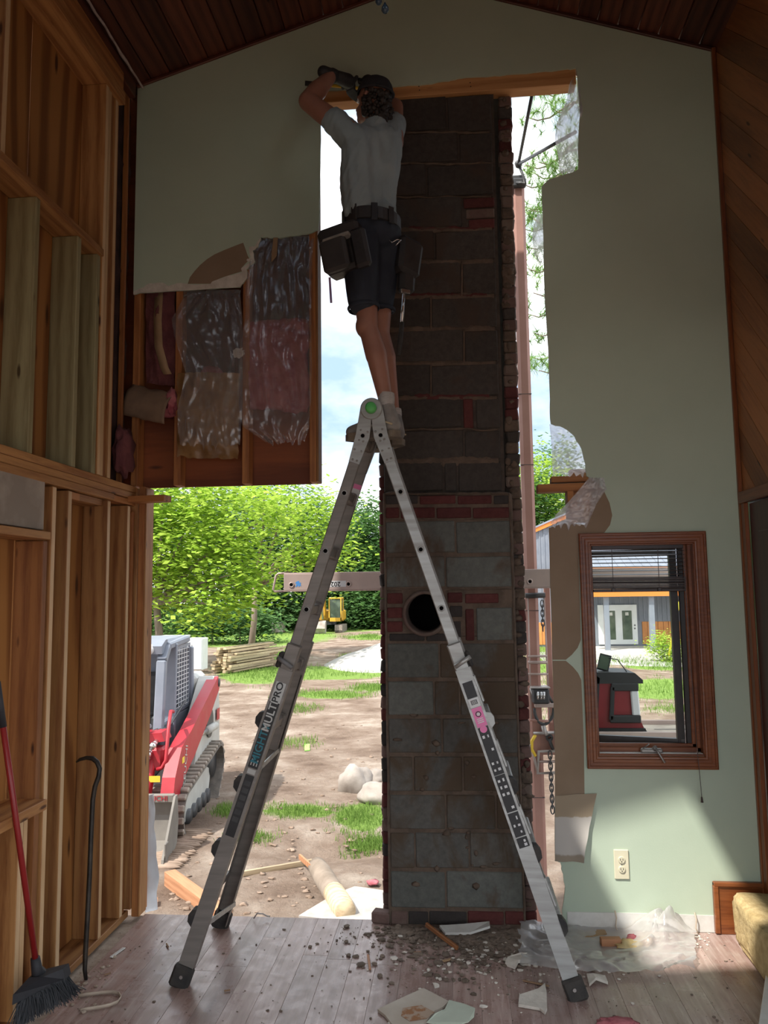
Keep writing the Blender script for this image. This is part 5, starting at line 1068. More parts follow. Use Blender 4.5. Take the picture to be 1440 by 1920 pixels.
# secondary slender leg and jack carriage
s0 = at(1028, 1250, y=Yp+.12); put('carriage_leg', Gm().box((s0.x+.01, Yp+.14, 1.25), (.045, .045, 1.25), .005), M['salmon'], ms)
jk = empty('pump_jack', tuple(at(1012, 1300, y=Yp)), 'black steel pump jack with rungs and hanging chain on the mast', 'jack')
def J(px, py, dy=-.07): return at(px, py, y=Yp+dy)
def bar(name, a, b, r, mat='dkm', dy=-.07): return put(name, Gm().cyl(J(*a, dy), J(*b, dy), r, n=8), M[mat], jk, True)
bar('carriage_pin', (985, 1117), (1022, 1116), .02); bar('rung', (990, 1231), (1026, 1230), .009, 'alup'); bar('rung', (990, 1242), (1026, 1242), .012, 'alup'); bar('rung', (990, 1264), (1028, 1264), .008, 'alup'); bar('rung', (994, 1350), (1036, 1353), .010, 'salmon'); bar('side_wire', (990, 1120), (996, 1350), .005, 'alup'); bar('side_wire', (1020, 1120), (1031, 1350), .005, 'alup')
put('jack_body', Gm().box(J(1013, 1304), (.125, .10, .11), .012), M['dkm'], jk); put('jack_top_plate', Gm().box(J(1012, 1288), (.14, .11, .012), .003), M['alu'], jk)
for px in (1009, 1015, 1020): put('roller', Gm().cyl(J(px, 1297, -.13), J(px, 1311, -.13), .009, n=8), M['chrome'], jk, True)
bar('side_arm', (995, 1290), (1004, 1320), .010, 'alu'); bar('side_arm', (1025, 1298), (1036, 1318), .010)
put('yoke_plate', Gm().box(J(1020, 1322), (.14, .05, .03), .004), M['alup'], jk)
cpt = [J(1002+18*(1-math.cos(t))*1.0, 1328+30*math.sin(t)) for t in [math.pi*k/14 for k in range(15)]]
put('foot_loop', Gm().tube(cpt, .011, 8), M['dkm'], jk, True)
put('handle_grip', Gm().tube([J(1018, 1360), J(1021, 1371), J(1026, 1378)], .017, 10), M['alu'], jk, True); bar('cross_bar', (1000, 1375), (1042, 1374), .011, 'alu')
put('bracket_plate', Gm().box(J(1026, 1393, -.03), (.13, .02, .17), .004), M['salmon'], jk); put('bracket_eye', Gm().lathe([(.012, -.012), (.026, -.012), (.026, .012), (.012, .012), (.012, -.012)], J(1030, 1383, -.06), (0, 1, 0), 18), M['dkm'], jk, True)
put('brace_arm', Gm().tube([J(1004, 1378), J(997, 1390), J(997, 1405), J(1004, 1418)], .012, 8), M['amber'], jk, True)
put('cage_bar', Gm().tube([J(1042, 1408), J(1010, 1409), J(1008, 1450), J(1042, 1449)], .011, 8), M['rust'], jk, True); bar('cage_bar', (995, 1395), (1009, 1450), .009, 'rust'); bar('cage_bar', (1010, 1428), (1042, 1428), .010, 'alup'); put('work_hook', Gm().tube([J(1030, 1385), J(1033, 1396), J(1037, 1405)], .012, 8), M['dkm'], jk, True)
lk = None; cz = J(1032, 1414); 
for k in range(11):
    c = J(1031.5+.45*k, 1416+10.2*k, -.10); v_ = V(1, 0, 0) if k % 2 == 0 else V(.25, 1, 0).normalized()
    put('chain_link', Gm().tube([c+v_*(.013*math.cos(t))+V(0, 0, .032*math.sin(t)) for t in [2*math.pi*i/12 for i in range(12)]], .0048, 6, True), M['dkm'], jk, True)
for k in range(6):
    c = J(1016.5+.3*k, 1132+9*k, .1); v_ = V(1, 0, 0) if k % 2 == 0 else V(.25, 1, 0).normalized(); put('chain_link', Gm().tube([c+v_*(.012*math.cos(t))+V(0, 0, .03*math.sin(t)) for t in [2*math.pi*i/10 for i in range(10)]], .004, 6, True), M['dkm'], jk, True)
# guard rail: an aluminium ladder on edge, with its year sticker upside down
rz0, rz1 = 1.815, 1.955; yr = Yp-.14; rx0, rx1 = -1.29, 2.4
gr = empty('guard_rail_ladder', (rx0, yr, 1.815), 'weathered aluminium ladder used as a guard rail behind the chimney', 'ladder')
put('side_rail', Gm().box(((rx0+rx1)/2, yr, 1.885), (rx1-rx0, .012, .125), .003).box(((rx0+rx1)/2, yr+.018, 1.951), (rx1-rx0, .045, .010), .003).box(((rx0+rx1)/2, yr+.018, 1.819), (rx1-rx0, .045, .010), .003), M['alup'], gr)
put('end_loop', Gm().tube([(rx0, yr+.01, 1.953), (rx0-.045, yr+.01, 1.953), (rx0-.062, yr+.01, 1.94), (rx0-.085, yr+.01, 1.835), (rx0-.075, yr+.01, 1.818), (rx0, yr+.01, 1.818)], .008, 8), M['alup'], gr, True)
for xx, zz in ((rx0+.06, 1.865), (rx0+.335, 1.918), (rx0+.495, 1.865), (.55, 1.865), (.85, 1.918), (1.1, 1.865)):
    q = put('rung_socket', Gm().lathe([(.0, .0), (.013, .0), (.013, -.006), (.021, -.006), (.021, .002)], (xx, yr-.006, zz), (0, 1, 0), 16), M['alup'], gr, True); put('bore_shade_disc', Gm().cyl((xx, yr-.0075, zz), (xx, yr-.0095, zz), .012, n=14), M['soot_shade_black'], gr)  # black disc on each socket paints the shade inside the hole
put('year_sticker', Gm().box((rx0+.405, yr-.0065, 1.868), (.14, .0012, .045)), M['mesh'], gr)
textmesh('year_lettering', '2024', .05, plane_m(V(rx0+.385, yr-.0075, 1.868)-rootloc(gr), (-1, 0, 0), (0, 0, -1)), M['soot_shade_black'], gr, .0004, .0006)
M['blue'] = pm('blue_print', (.05, .20, .48), None); lion = [(-.02, -.018), (-.012, .0), (-.022, .01), (-.008, .022), (.008, .024), (.012, .008), (.022, .014), (.02, -.004), (.026, -.018), (.014, -.012), (.006, -.022), (-.004, -.008), (-.01, -.022)]
put('maker_mark', Gm().prism([V(rx0+.11+a, yr-.0072, 1.87+b) for a, b in lion], (0, .001, 0)), M['blue'], gr)
# platform plank of the staging, seen through the window, with a jobsite radio
plm = empty('staging_platform', (1.6, 5.95, .70), 'red-brown aluminium staging plank outside the oak window', 'plank')
put('deck', Gm().box((2.0, 5.97, .752), (2.5, .48, .02), .003), M['graybd'], plm); put('front_rail', Gm().box((2.0, 5.72, .742), (2.5, .02, .105), .004), M['alup'], plm); put('back_rail', Gm().box((2.0, 6.22, .742), (2.5, .02, .105), .004), M['alup'], plm)
for xx in (1.05, 1.26, 1.53, 1.8, 2.2): put('rivet', Gm().lathe([(0, -.008), (.018, -.008), (.024, .0)], (xx, 5.71, .735), (0, 1, 0), 12), M['alu'], plm, True)
put('plank_joint', Gm().box((1.9, 6.0, .763), (.9, .008, .003)), M['dkm'], plm)
for xx in (.85, 3.2): put('platform_hanger', Gm().box((xx, 5.97, .66), (.05, .5, .06), .005), M['dkm'], plm)
M['rred'] = pm('radio_red', (.17, .004, .010), (.20, .007, .013), 5, .4); M['rblk'] = pm('radio_black', (.007, .008, .009), (.012, .013, .015), 9, .55)
Rx = 1.13; Ry = 5.95; Rz = .762; rd = empty('jobsite_radio', (Rx, Ry, Rz), 'red and black jobsite radio on the staging plank outside the window', 'radio')
def rz(name, g, m, sm=False, par=None): g.v = [q+V(Rx, Ry, Rz) for q in g.v]; return put(name, g, M[m], par or rd, sm)
def taper(pts, y0, y1): return Gm().prism([V(x, y0, z) for x, z in pts], (0, y1-y0, 0))
rz('base', taper([(-.22, 0), (.225, 0), (.205, .045), (-.2, .045)], -.17, .17), 'rblk'); rz('body', taper([(-.19, .045), (.20, .045), (.17, .12), (.168, .36), (-.16, .36)], -.15, .15), 'rred')
rz('front_cover', taper([(-.23, .03), (-.13, .03), (-.10, .40), (-.15, .44), (-.20, .40)], -.165, .165), 'rblk'); rz('top_cap', taper([(-.20, .36), (.205, .36), (.205, .385), (.15, .435), (.05, .44), (-.14, .44), (-.18, .41)], -.165, .165), 'rblk')
rz('roll_cage', Gm().obox(V(-.02, -.162, .335), V(.17, -.162, .335), .055, .03, (0, 0, 1), .006).obox(V(-.04, -.162, .11), V(.178, -.162, .11), .055, .03, (0, 0, 1), .006).obox(V(-.03, -.162, .10), V(-.01, -.162, .34), .03, .03, (1, 0, 0), .006), 'rblk'); rz('side_grip', Gm().obox(V(.148, -.16, .135), V(.14, -.16, .31), .055, .03, (1, 0, 0), .008), 'mesh')
rz('carry_handle', Gm().tube([(-.21, -.13, .40), (-.25, -.13, .43), (-.25, .13, .43), (-.21, .13, .40)], .02, 8), 'rred', True); rz('vent_slot', Gm().box((.15, -.152, .372), (.05, .01, .02)), 'mesh')
for k in range(3): rz('screw', Gm().cyl((-.12+.15*k, -.168, .022), (-.12+.15*k, -.176, .022), .007, n=8), 'soot_shade_black')
ph = empty('phone', (Rx-.03, Ry, Rz+.44), 'black phone propped on top of the jobsite radio', 'phone'); A_ = V(Rx-.06, Ry-.06, Rz+.443)
put('phone_body', Gm().obox(A_, A_+V(.035, .02, .115), .085, .012, (1, -.25, -.2), .004), M['rblk'], ph); put('phone_screen', Gm().obox(A_+V(0, -.008, .012), A_+V(.03, .010, .105), .07, .002, (1, -.25, -.2)), M['dglass'], ph); put('charging_lead', Gm().tube([A_+V(.05, 0, .09), A_+V(.11, -.02, .08), A_+V(.16, -.06, .0), A_+V(.19, -.09, -.1)], .004, 6), M['rblk'], ph, True)
# white house wrap hanging off the left jamb
wrap = Gm().grid(6, 40, lambda u, v: V(-1.845+.055*u*(1+.3*noise.noise(V(v*5, 0, 0)))*(.35+.65*min(1, v*1.3)), 4.56+.05*u+.02*noise.noise(V(v*9, u*2, 4)), .62-.66*v))
M['wrap'] = pm('house_wrap', (.70, .71, .72), (.62, .63, .65), 5, .6, bp=.2); o = put('house_wrap_strip', wrap, M['wrap'], None, True, False); o.modifiers.new('s', 'SOLIDIFY').thickness = .001; tag(o, 'white house wrap strip hanging down the left jamb outside', 'house wrap')
# ================================================================ multi-position ladder, set up as an A
M['lad'] = pm('ladder_aluminium', (.42, .43, .415), (.33, .33, .315), 7, .40, .55, st=(.4, 5, 5), r2=.52); M['lad_shade'] = pm('ladder_aluminium_shaded', (.25, .228, .205), (.185, .168, .15), 6, .48, .45, st=(.4, 5, 5)); M['boot'] = pm('rubber_boot', (.02, .02, .02), (.045, .04, .035), 18, .8, bp=.3)
M['lblk'] = pm('label_black', (.012, .012, .013), (.02, .02, .02), 14, .5); M['lwht'] = pm('label_white', (.62, .63, .62), None, rough=.5); M['teal'] = pm('label_teal', (.02, .17, .22), None, rough=.5); M['sil'] = pm('label_silver', (.40, .40, .38), None, rough=.4, metal=.4); M['pinkl'] = pm('label_pink', (.75, .20, .42), None, rough=.5); M['grn'] = pm('green_knob', (.06, .42, .10), (.12, .5, .12), 8, .45)
HP = at(697, 768, y=3.815); hx_, hz_ = HP.x, HP.z
YN, YFa, YNi, YFi = 3.672, 4.303, 3.815, 4.110          # near/far rail planes: outer section, inner section
LA = empty('multi_position_ladder', (hx_, 3.99, 0), 'silver aluminium folding ladder standing as an A before the chimney', 'ladder')
feet = {-1: -1.317, 1: .502}
def leg(s, y0, t, off=0, y1=None):
    """Point on a leg's centre line, t = 0 floor .. 1 hinge; off shifts across the rail, outward."""
    a = V(feet[s], y0, 0); b = V(hx_, y0, hz_); d = (b-a).normalized(); n = V(d.z*s, 0, -d.x*s); p = a.lerp(b, t)+n*off; k = min(t/.53, 1)   # the outer rails flare toward the feet
    p.y += .108*k if abs(y0-YN) < .1 else -.158*k if abs(y0-YFa) < .1 else 0; return p
for s in (-1, 1):
    nm = M['lad'] if s > 0 else M['lad_shade']  # left leg takes a darker copy: its shade is put into the colour
    up = (leg(s, 0, 1)-leg(s, 0, 0)).normalized(); n = V(up.z*s, 0, -up.x*s)
    to = .525                                             # top of the outer section
    for y, yi in ((YN, YNi), (YFa, YFi)):
        nr = 1 if y == YN else -1                        # outside of the rail: toward the camera for the near rail
        g = Gm().obox(leg(s, y, .012), leg(s, y, to), .072, .010, n).obox(leg(s, y+.02*nr, .012, .0345), leg(s, y+.02*nr, to, .0345), .004, .05, n).obox(leg(s, y+.02*nr, .012, -.0345), leg(s, y+.02*nr, to, -.0345), .004, .05, n)
        put('outer_rail', g, nm, LA)
        put('inner_rail', Gm().obox(leg(s, yi, .36), leg(s, yi, .975), .056, .024, n, .004), nm, LA)
        put('rail_collar', Gm().obox(leg(s, yi-.012*nr, to-.02, .0), leg(s, yi-.012*nr, to+.045, .0), .072, .05, n, .006), nm, LA)
        f = put('rubber_foot', Gm().obox(leg(s, y, -.002, .004), leg(s, y, .032, .002), .094, .05, n, .010), M['boot'], LA); put('foot_bolt', Gm().cyl(leg(s, y-.026*nr, .018), leg(s, y-.030*nr, .018), .008, n=10), M['alu'], f)
    # rungs of the inner section (round sockets show on the rail) and of the outer section (black gussets stick out)
    L_ = math.hypot(feet[s]-hx_, hz_)
    k = 0; t = .950
    while t > .40:
        put('rung', Gm().obox(leg(s, YNi, t), leg(s, YFi, t), .05, .034, up, .006), nm, LA)
        q = leg(s, YNi-.0125, t); r_ = put('rung_end', Gm().lathe([(.0, .006), (.0095, .006), (.0105, -.004), (.016, -.003), (.0165, .001)], q, (0, 1, 0), 18), M['lad'], LA, True); put('bore_shade_disc', Gm().cyl(q+V(0, -.0046, 0), q+V(0, -.0040, 0), .0100, n=14), M['soot_shade_black'], r_)  # black disc over the rung end: hole shade as plain colour
        q = leg(s, YFi-.015, t, .0); put('rung_gusset', Gm().obox(q+up*.035+V(0, -.02, 0), q-up*.035+V(0, -.02, 0), .05, .03, n, .008), M['lad_shade'], LA)
        t -= .305/L_
    for t in (.434, .325, .217, .104):
        put('rung', Gm().obox(leg(s, YN+.02, t, .042), leg(s, YFa-.02, t, .042), .040, .026, up, .006), nm, LA)
        g = Gm().prism([leg(s, YN-.008, t+.014, .036), leg(s, YN-.008, t+.011, .056), leg(s, YN-.008, t+.002, .066), leg(s, YN-.008, t-.008, .060), leg(s, YN-.008, t-.014, .036)], (0, .05, 0)); put('rung_end_cap', g, M['boot'] if s < 0 or t < .4 else M['lad'], LA)
        if s > 0: put('rung_bracket', Gm().obox(leg(s, YN+.02, t+.03, .044), leg(s, YN+.02, t+.075, .040), .012, .05, n, .003), M['lad'], LA)
    # J-lock bar
    put('lock_bar', Gm().tube([leg(s, YN-.020, .541, .055), leg(s, YN-.026, .538, .02), leg(s, YN-.026, .533, -.03)], .011, 10), M['lad'] if s > 0 else M['greybx'], LA, True); put('lock_housing', Gm().obox(leg(s, YN+.01, .524, .046), leg(s, YN+.01, .552, .046), .022, .05, n, .008), M['boot'], LA)
# diagonal straps at the left foot
put('brace_strap', Gm().obox(leg(-1, YN+.02, .10, -.03), leg(-1, YFa-.02, .055, -.045), .022, .006, (0, 0, 1)), M['lad'], LA); put('brace_strap', Gm().obox(leg(-1, YN+.02, .36, -.035), leg(-1, YFa-.02, .36, -.03), .022, .006, (0, 0, 1)), M['lad'], LA)
put('brace_strap', Gm().obox(leg(1, YN+.02, .10, -.03), leg(1, YFa-.02, .055, -.045), .022, .006, (0, 0, 1)), M['lad'], LA)
# hinges
for y, nr in ((YNi, 1), (YFi, -1)):
    yf = y-.016*nr
    hg = put('hinge_disc', Gm().lathe([(.0, -.004), (.052, -.004), (.056, 0), (.056, .020), (.052, .024), (0, .024)], V(hx_, yf-.006*nr, hz_), (0, nr, 0), 28), M['lad'], LA)
    for s in (-1, 1):
        up = (leg(s, 0, 1)-leg(s, 0, 0)).normalized(); n = V(up.z*s, 0, -up.x*s)
        put('hinge_plate', Gm().prism([leg(s, yf, .90, -.028), leg(s, yf, .90, .028), leg(s, yf, .95, .036), V(hx_, yf, hz_)+V(.056*s, 0, .01), V(hx_, yf, hz_)+V(0, 0, .055), V(hx_, yf, hz_)-V(0, 0, .04), leg(s, yf, .95, -.036)], (0, .010*nr, 0)), M['lad'], LA)
        for i in range(4):
            for j in (-1, 1): put('rivet', Gm().lathe([(0, -.004), (.0045, -.003), (.006, .001)], leg(s, yf-.001*nr, .905+.018*i, .018*j*(1 if i % 2 else .6)), (0, nr, 0), 8), M['lad'], LA, True)
    kb_ = put('hinge_knob', Gm().lathe([(0, -.045), (.020, -.045), (.027, -.040), (.029, -.012), (.022, -.004), (.022, .0)], V(hx_, yf-.002*nr, hz_+.0), (0, nr, 0), 24), M['grn'], LA, True)
# ---- labels. t on the leg from a picture point
def tl(px, py, s): z = at(px, py, y=3.74).z; return z/hz_
def lab(name, s, t0, t1, w, mat, o=0., y=YN-.0062, lift=0):
    up = (leg(s, 0, 1)-leg(s, 0, 0)).normalized(); n = V(up.z*s, 0, -up.x*s); return put(name, Gm().obox(leg(s, y-lift, t0, o), leg(s, y-lift, t1, o), w, .0012, n), M[mat], LA)
def ltext(s_, txt, tmid, size, mat, o=0, bold=.0006, sx=1.0):
    up = (leg(s_, 0, 1)-leg(s_, 0, 0)).normalized(); n = V(up.z*s_, 0, -up.x*s_); r = (leg(s_, YN, tmid+.04)-leg(s_, YN, tmid-.04)).normalized()*(1 if s_ < 0 else -1)
    m_ = plane_m(leg(s_, YN-.0085, tmid, o)-rootloc(LA), r, n if s_ < 0 else n) @ Matrix.Diagonal((sx, 1, 1, 1)); return textmesh('lettering', txt, size, m_, M[mat], LA, .0003, bold)
t0, t1, t2, t3, t4 = tl(468, 1440, -1), tl(474, 1422, -1), tl(493, 1368, -1), tl(510, 1318, -1), tl(524, 1281, -1)
lab('brand_label', -1, t0, t3, .050, 'lblk'); lab('brand_label', -1, t3, t4, .050, 'sil')
ltext(-1, 'MIGHTY', (t1+t2)/2, .052, 'teal', 0, .001, 1.0); ltext(-1, 'MULTI', (t2+t3)/2-.001, .052, 'sil', 0, .001, 1.02); ltext(-1, 'PRO', (t3+t4)/2, .046, 'lblk', 0, .001, 1.15)
for k in range(3): lab('brand_stripe', -1, t0+.004, t1-.002, .005, 'sil', -.014+.014*k, lift=.0008)
lab('size_tag', -1, t0-.010, t0-.002, .04, 'sil'); lab('warning_label', -1, tl(432, 1565, -1), t0-.012, .044, 'lblk')
for k in range(6): lab('warning_text', -1, t0-.03-.012*k, t0-.022-.012*k, .03, 'dkm', 0, lift=.0008)
q = lambda px, py: tl(px, py, 1)
seq = [((887, 1280), (897, 1310), 'lblk'), ((897, 1311), (902, 1327), 'lwht'), ((902, 1328), (912, 1363), 'pinkl'), ((912, 1364), (940, 1452), 'lblk'), ((940, 1453), (962, 1520), 'lblk'), ((962, 1522), (976, 1565), 'lblk'), ((976, 1567), (985, 1585), 'lblk')]
for a, b, m_ in seq: lab('safety_label', 1, q(*b), q(*a), .050, m_)
ta = q(902, 1322); lab('barcode', 1, ta, q(898, 1314), .03, 'lblk', lift=.0008)
for k in range(5): lab('barcode_gap', 1, ta+.0006, q(898, 1314)-.0006, .0022, 'lwht', -.01+.005*k, lift=.0012)
c = leg(1, YN-.0072, q(906, 1340)); put('pink_emblem', Gm().lathe([(.0095, 0), (.0135, 0), (.0135, -.0008), (.0095, -.0008)], c, (0, 1, 0), 20), M['lblk'], LA); put('pink_emblem_core', Gm().lathe([(0, -.0008), (.0095, -.0008), (.0095, 0)], c, (0, 1, 0), 4), M['lwht'], LA)
for k in range(3): lab('pink_text', 1, q(910, 1356)+.001*k*3, q(910, 1356)+.001*k*3+.0015, .03, 'lwht', lift=.0008)
c = leg(1, YN-.0072, q(913, 1368)); put('pink_oval', Gm().lathe([(0, -.001), (.017, -.001), (.017, 0)], c, (0, 1, 0), 20), M['pinkl'], LA)
rr = random.Random(4)
for (pa, pb) in (((914, 1375), (938, 1448)), ((941, 1456), (961, 1518)), ((963, 1526), (975, 1562)), ((977, 1569), (984, 1583))):
    ta, tb_ = q(*pb), q(*pa); n_ = max(2, int((tb_-ta)/.010))
    for k in range(n_):
        tt = ta+(tb_-ta)*(k+.5)/n_
        for o_ in (-.012, .010): 
            if rr.random() < .8: lab('pictogram', 1, tt-.0028, tt+.0028*rr.uniform(.2, 1), rr.uniform(.006, .014), 'lwht' if rr.random() < .6 else 'mesh', o_, lift=.0008)
# arrow label on the inner face of the far left rail
def lab2(name, t0, t1, w, mat, o, lift):
    up = (leg(-1, 0, 1)-leg(-1, 0, 0)).normalized(); n = V(up.z*-1, 0, up.x); return put(name, Gm().obox(leg(-1, YFi-.0125-lift, t0, o), leg(-1, YFi-.0125-lift, t1, o), w, .001, n), M[mat], LA)
lab2('arrow_label', .835, .875, .042, 'lwht', -.006, 0); lab2('danger_strip', .866, .875, .042, 'pinkl', -.006, .0008); lab2('arrow_shaft', .843, .853, .012, 'lblk', -.006, .0008)
g = Gm(); up = (leg(-1, 0, 1)-leg(-1, 0, 0)).normalized(); n = V(-up.z, 0, up.x); put('arrow_head', Gm().prism([leg(-1, YFi-.0135, .845, -.020), leg(-1, YFi-.0135, .845, .010), leg(-1, YFi-.0135, .836, -.006)], (0, .001, 0)), M['lblk'], LA)
# ================================================================ the man on the ladder
def organic(name, el, mat, parent, voxel=.009, sm=6, disp=None, dispamt=0):
    """Union of tapered capsules and ellipsoids, remeshed into one continuous smooth skin."""
    g = Gm()
    for e in el:
        if e[0] == 'c':
            _, a, b, r0, r1 = e; a = Vector(a); b = Vector(b); d = b-a; L_ = d.length; ax = d.normalized() if L_ > 1e-6 else V(0, 0, 1); u = ax.orthogonal().normalized(); w = ax.cross(u); n = 14; rings = []
            for k in range(4): th = math.pi/2*(k/4); rings.append((a-ax*r0*math.cos(th), r0*math.sin(th)+1e-5))
            for k in range(5): t = k/4; rings.append((a.lerp(b, t), r0+(r1-r0)*t))
            for k in range(1, 5): th = math.pi/2*(k/4); rings.append((b+ax*r1*math.sin(th), r1*math.cos(th)+1e-5))
            vs = [p+(u*math.cos(2*math.pi*j/n)+w*math.sin(2*math.pi*j/n))*r for p, r in rings for j in range(n)]; m_ = len(rings)
            fs = [(i*n+j, i*n+(j+1) % n, (i+1)*n+(j+1) % n, (i+1)*n+j) for i in range(m_-1) for j in range(n)]+[tuple(range(n-1, -1, -1)), tuple(range((m_-1)*n, m_*n))]; g.add(vs, fs)
        else:
            _, c, rad, R = e; vs, fs = ico(3); g.add([Vector(c)+(R @ Vector((q.x*rad[0], q.y*rad[1], q.z*rad[2]))) for q in vs], fs)
    o = put(name, g, mat, parent)
    md = o.modifiers.new('r', 'REMESH'); md.mode = 'VOXEL'; md.voxel_size = voxel
    s = o.modifiers.new('s', 'SMOOTH'); s.iterations = sm; s.factor = .5
    dg = bpy.context.evaluated_depsgraph_get(); me = bpy.data.meshes.new_from_object(o.evaluated_get(dg)); o.modifiers.clear(); old = o.data; o.data = me; bpy.data.meshes.remove(old); me.name = name
    if disp:
        org = rootloc(o); me.calc_loop_triangles(); nn = [Vector(v.normal) for v in me.vertices]
        for v, q in zip(me.vertices, nn): v.co = Vector(v.co)+q*disp(Vector(v.co)+org)
    me.shade_smooth(); return o
I3 = Matrix.Identity(3)
def RZ(a): return Matrix.Rotation(math.radians(a), 3, 'Z')
M['skin'] = pm('skin', (.29, .135, .092), (.345, .168, .115), 9, .5, bp=.05, bsc=90); M['hair'] = pm('dark_hair', (.014, .011, .009), (.03, .022, .017), 30, .6, bp=.6, bsc=60); M['tee'] = pm('grey_tee', (.255, .325, .345), (.305, .375, .39), 5, .85, bp=.15, bsc=120); M['short'] = pm('navy_shorts', (.012, .018, .032), (.022, .03, .046), 8, .8, bp=.1, bsc=80)
M['cap'] = pm('black_cap', (.014, .015, .018), (.022, .023, .026), 20, .8, bp=.1, bsc=150); M['glove'] = pm('black_glove', (.014, .014, .015), (.03, .03, .03), 14, .65, bp=.2); M['leather'] = pm('black_leather', (.016, .015, .016), (.04, .037, .036), 6, .42, r2=.65, bp=.25, bsc=25); M['sock'] = pm('grey_sock', (.36, .34, .32), (.44, .42, .39), 40, .9, st=(1, 1, 4)); M['shoe'] = pm('grey_shoe', (.15, .145, .14), (.30, .28, .25), 9, .7, bp=.15); M['sole'] = pm('tan_sole', (.22, .18, .13), (.10, .085, .07), 12, .8, bp=.4, bsc=30); M['lacem'] = pm('tan_lace', (.50, .42, .28), None, rough=.8); M['purple'] = pm('violet_tape', (.30, .22, .40), None)
ym = 3.97
def m_(px, py, y=ym): return at(px, py, y=y)
MAN = empty('person', tuple(m_(715, 826)), 'person in cap, grey t-shirt and navy shorts standing on the ladder top', 'person')
anL, anR = m_(724, 756, 3.87), m_(738, 784, 4.10)
knL, knR = m_(690, 612, 3.91), m_(712, 622, 4.06); hpL, hpR = m_(676, 455, 3.92), m_(718, 455, 4.03); pel = m_(697, 430, 3.975)
che = m_(698, 300, 4.0); nek = m_(706, 238, 4.03); hd = m_(699, 192, 4.06)
shL, shR = m_(655, 250, 3.93), m_(737, 268, 4.07)
elL = m_(577, 190, 4.0); wrL = m_(622, 141, 4.16); elR = m_(742, 200, 4.27); wrR = m_(690, 172, 4.33)
body = [('c', hpL, knL, .078, .056), ('c', knL, m_(706, 668, 3.885), .052, .058), ('c', m_(706, 668, 3.885), anL, .055, .036), ('c', anL, anL-V(0, 0, .06), .036, .04),
        ('c', hpR, knR, .078, .056), ('c', knR, m_(724, 672, 4.05), .052, .055), ('c', m_(724, 672, 4.05), anR, .052, .036), ('c', anR, anR-V(0, 0, .06), .036, .04),
        ('e', knL+V(-.012, .0, .0), (.055, .06, .065), I3), ('c', pel, che+V(0, .03, 0), .08, .07), ('c', che+V(0, .03, 0), nek, .065, .055), ('c', nek, hd, .056, .06),
        ('c', shL, elL, .066, .053), ('c', elL, elL.lerp(wrL, .42), .052, .055), ('c', elL.lerp(wrL, .42), wrL, .053, .034), ('c', shR, elR, .06, .045), ('c', elR, wrR, .045, .03), ('c', che, shL, .07, .06), ('c', che, shR, .07, .058)]
# head: looks up-left and away
fd_ = V(-.80, .55, .20).normalized(); sd_ = fd_.cross(V(0, 0, 1)).normalized(); ud_ = sd_.cross(fd_)
HR = Matrix((sd_, fd_, ud_)).transposed()
def hpnt(x, y, z): return hd+HR @ V(x, y, z)
body += [('e', hpnt(0, -.005, .03), (.076, .096, .098), HR), ('e', hpnt(0, .035, -.05), (.058, .062, .062), HR), ('c', hpnt(0, .098, .0), hpnt(0, .112, -.022), .010, .014), ('e', hpnt(0, .085, .028), (.05, .018, .014), HR), ('c', hpnt(-.02, .09, -.058), hpnt(.02, .09, -.058), .009, .009), ('e', hpnt(0, .075, -.088), (.026, .022, .02), HR)]
for s in (-1, 1): body += [('e', hpnt(.079*s, -.012, -.005), (.010, .019, .033), HR), ('e', hpnt(.084*s, -.022, .004), (.010, .012, .024), HR)]
bd = organic('body', body, M['skin'], MAN, .0075, 5)
M['eye'] = pm('eye_white', (.7, .7, .68), None, rough=.2)
for s in (-1, 1):
    ey = put('eye', Gm().blob(hpnt(.031*s, .083, .008), (.012, .012, .010), 0, 1, 0, 2), M['eye'], MAN, True); put('iris', Gm().blob(hpnt(.031*s, .0935, .008), (.005, .003, .005), 0, 1, 0, 1), M['soot_shade_black'], ey)
# beard shadow and hair
g = Gm(); rr = random.Random(8)
for k in range(230):
    a = rr.uniform(-1.35, 1.35); zz = rr.uniform(-.125, .03); r = .086+rr.uniform(0, .024)*(1 if zz < -.02 else .4)
    p = hpnt(r*math.sin(a)*.95, -r*math.cos(a)*1.05, zz); 
    if math.cos(a) < -.25: continue
    s_ = rr.uniform(.010, .019); g.blob(p, (s_, s_, s_), .35, 2.5, k, 1)
put('hair', g, M['hair'], MAN, True)
# cap
def capf(u, v):
    a = u*2*math.pi; th = v*math.pi/2*1.03; r = math.cos(th)**.8 if math.cos(th) > 0 else 0
    return hpnt(.092*r*math.sin(a), -.008-.112*r*math.cos(a), .038+.098*math.sin(th)) + V(0, 0, .003*noise.noise(V(math.cos(a)*2, math.sin(a)*2, v*4)))
cp = put('cap', Gm().grid(32, 10, capf), M['cap'], MAN, True, False); cp.modifiers.new('s', 'SOLIDIFY').thickness = .004
def brim(u, v):
    a = (u-.5)*1.9; r0 = .108; x = (.088+.012*v)*math.sin(a)/math.sin(.95)*1.0; return hpnt(x, .05+.045*math.cos(a)+.07*v*math.cos(a*.9), .064-.010*v-.10*(x**2)*8)
br_ = put('cap_brim', Gm().grid(14, 6, brim), M['cap'], cp, True, False); br_.modifiers.new('s', 'SOLIDIFY').thickness = .004
put('cap_button', Gm().blob(hpnt(0, -.008, .137), (.009, .009, .006), 0, 1, 0, 1), M['cap'], cp, True)
put('cap_strap', Gm().tube([hpnt(.095*math.sin(t), -.008-.115*math.cos(t), .044) for t in [-.9+.18*k for k in range(11)]], .006, 6), M['cap'], cp, True)
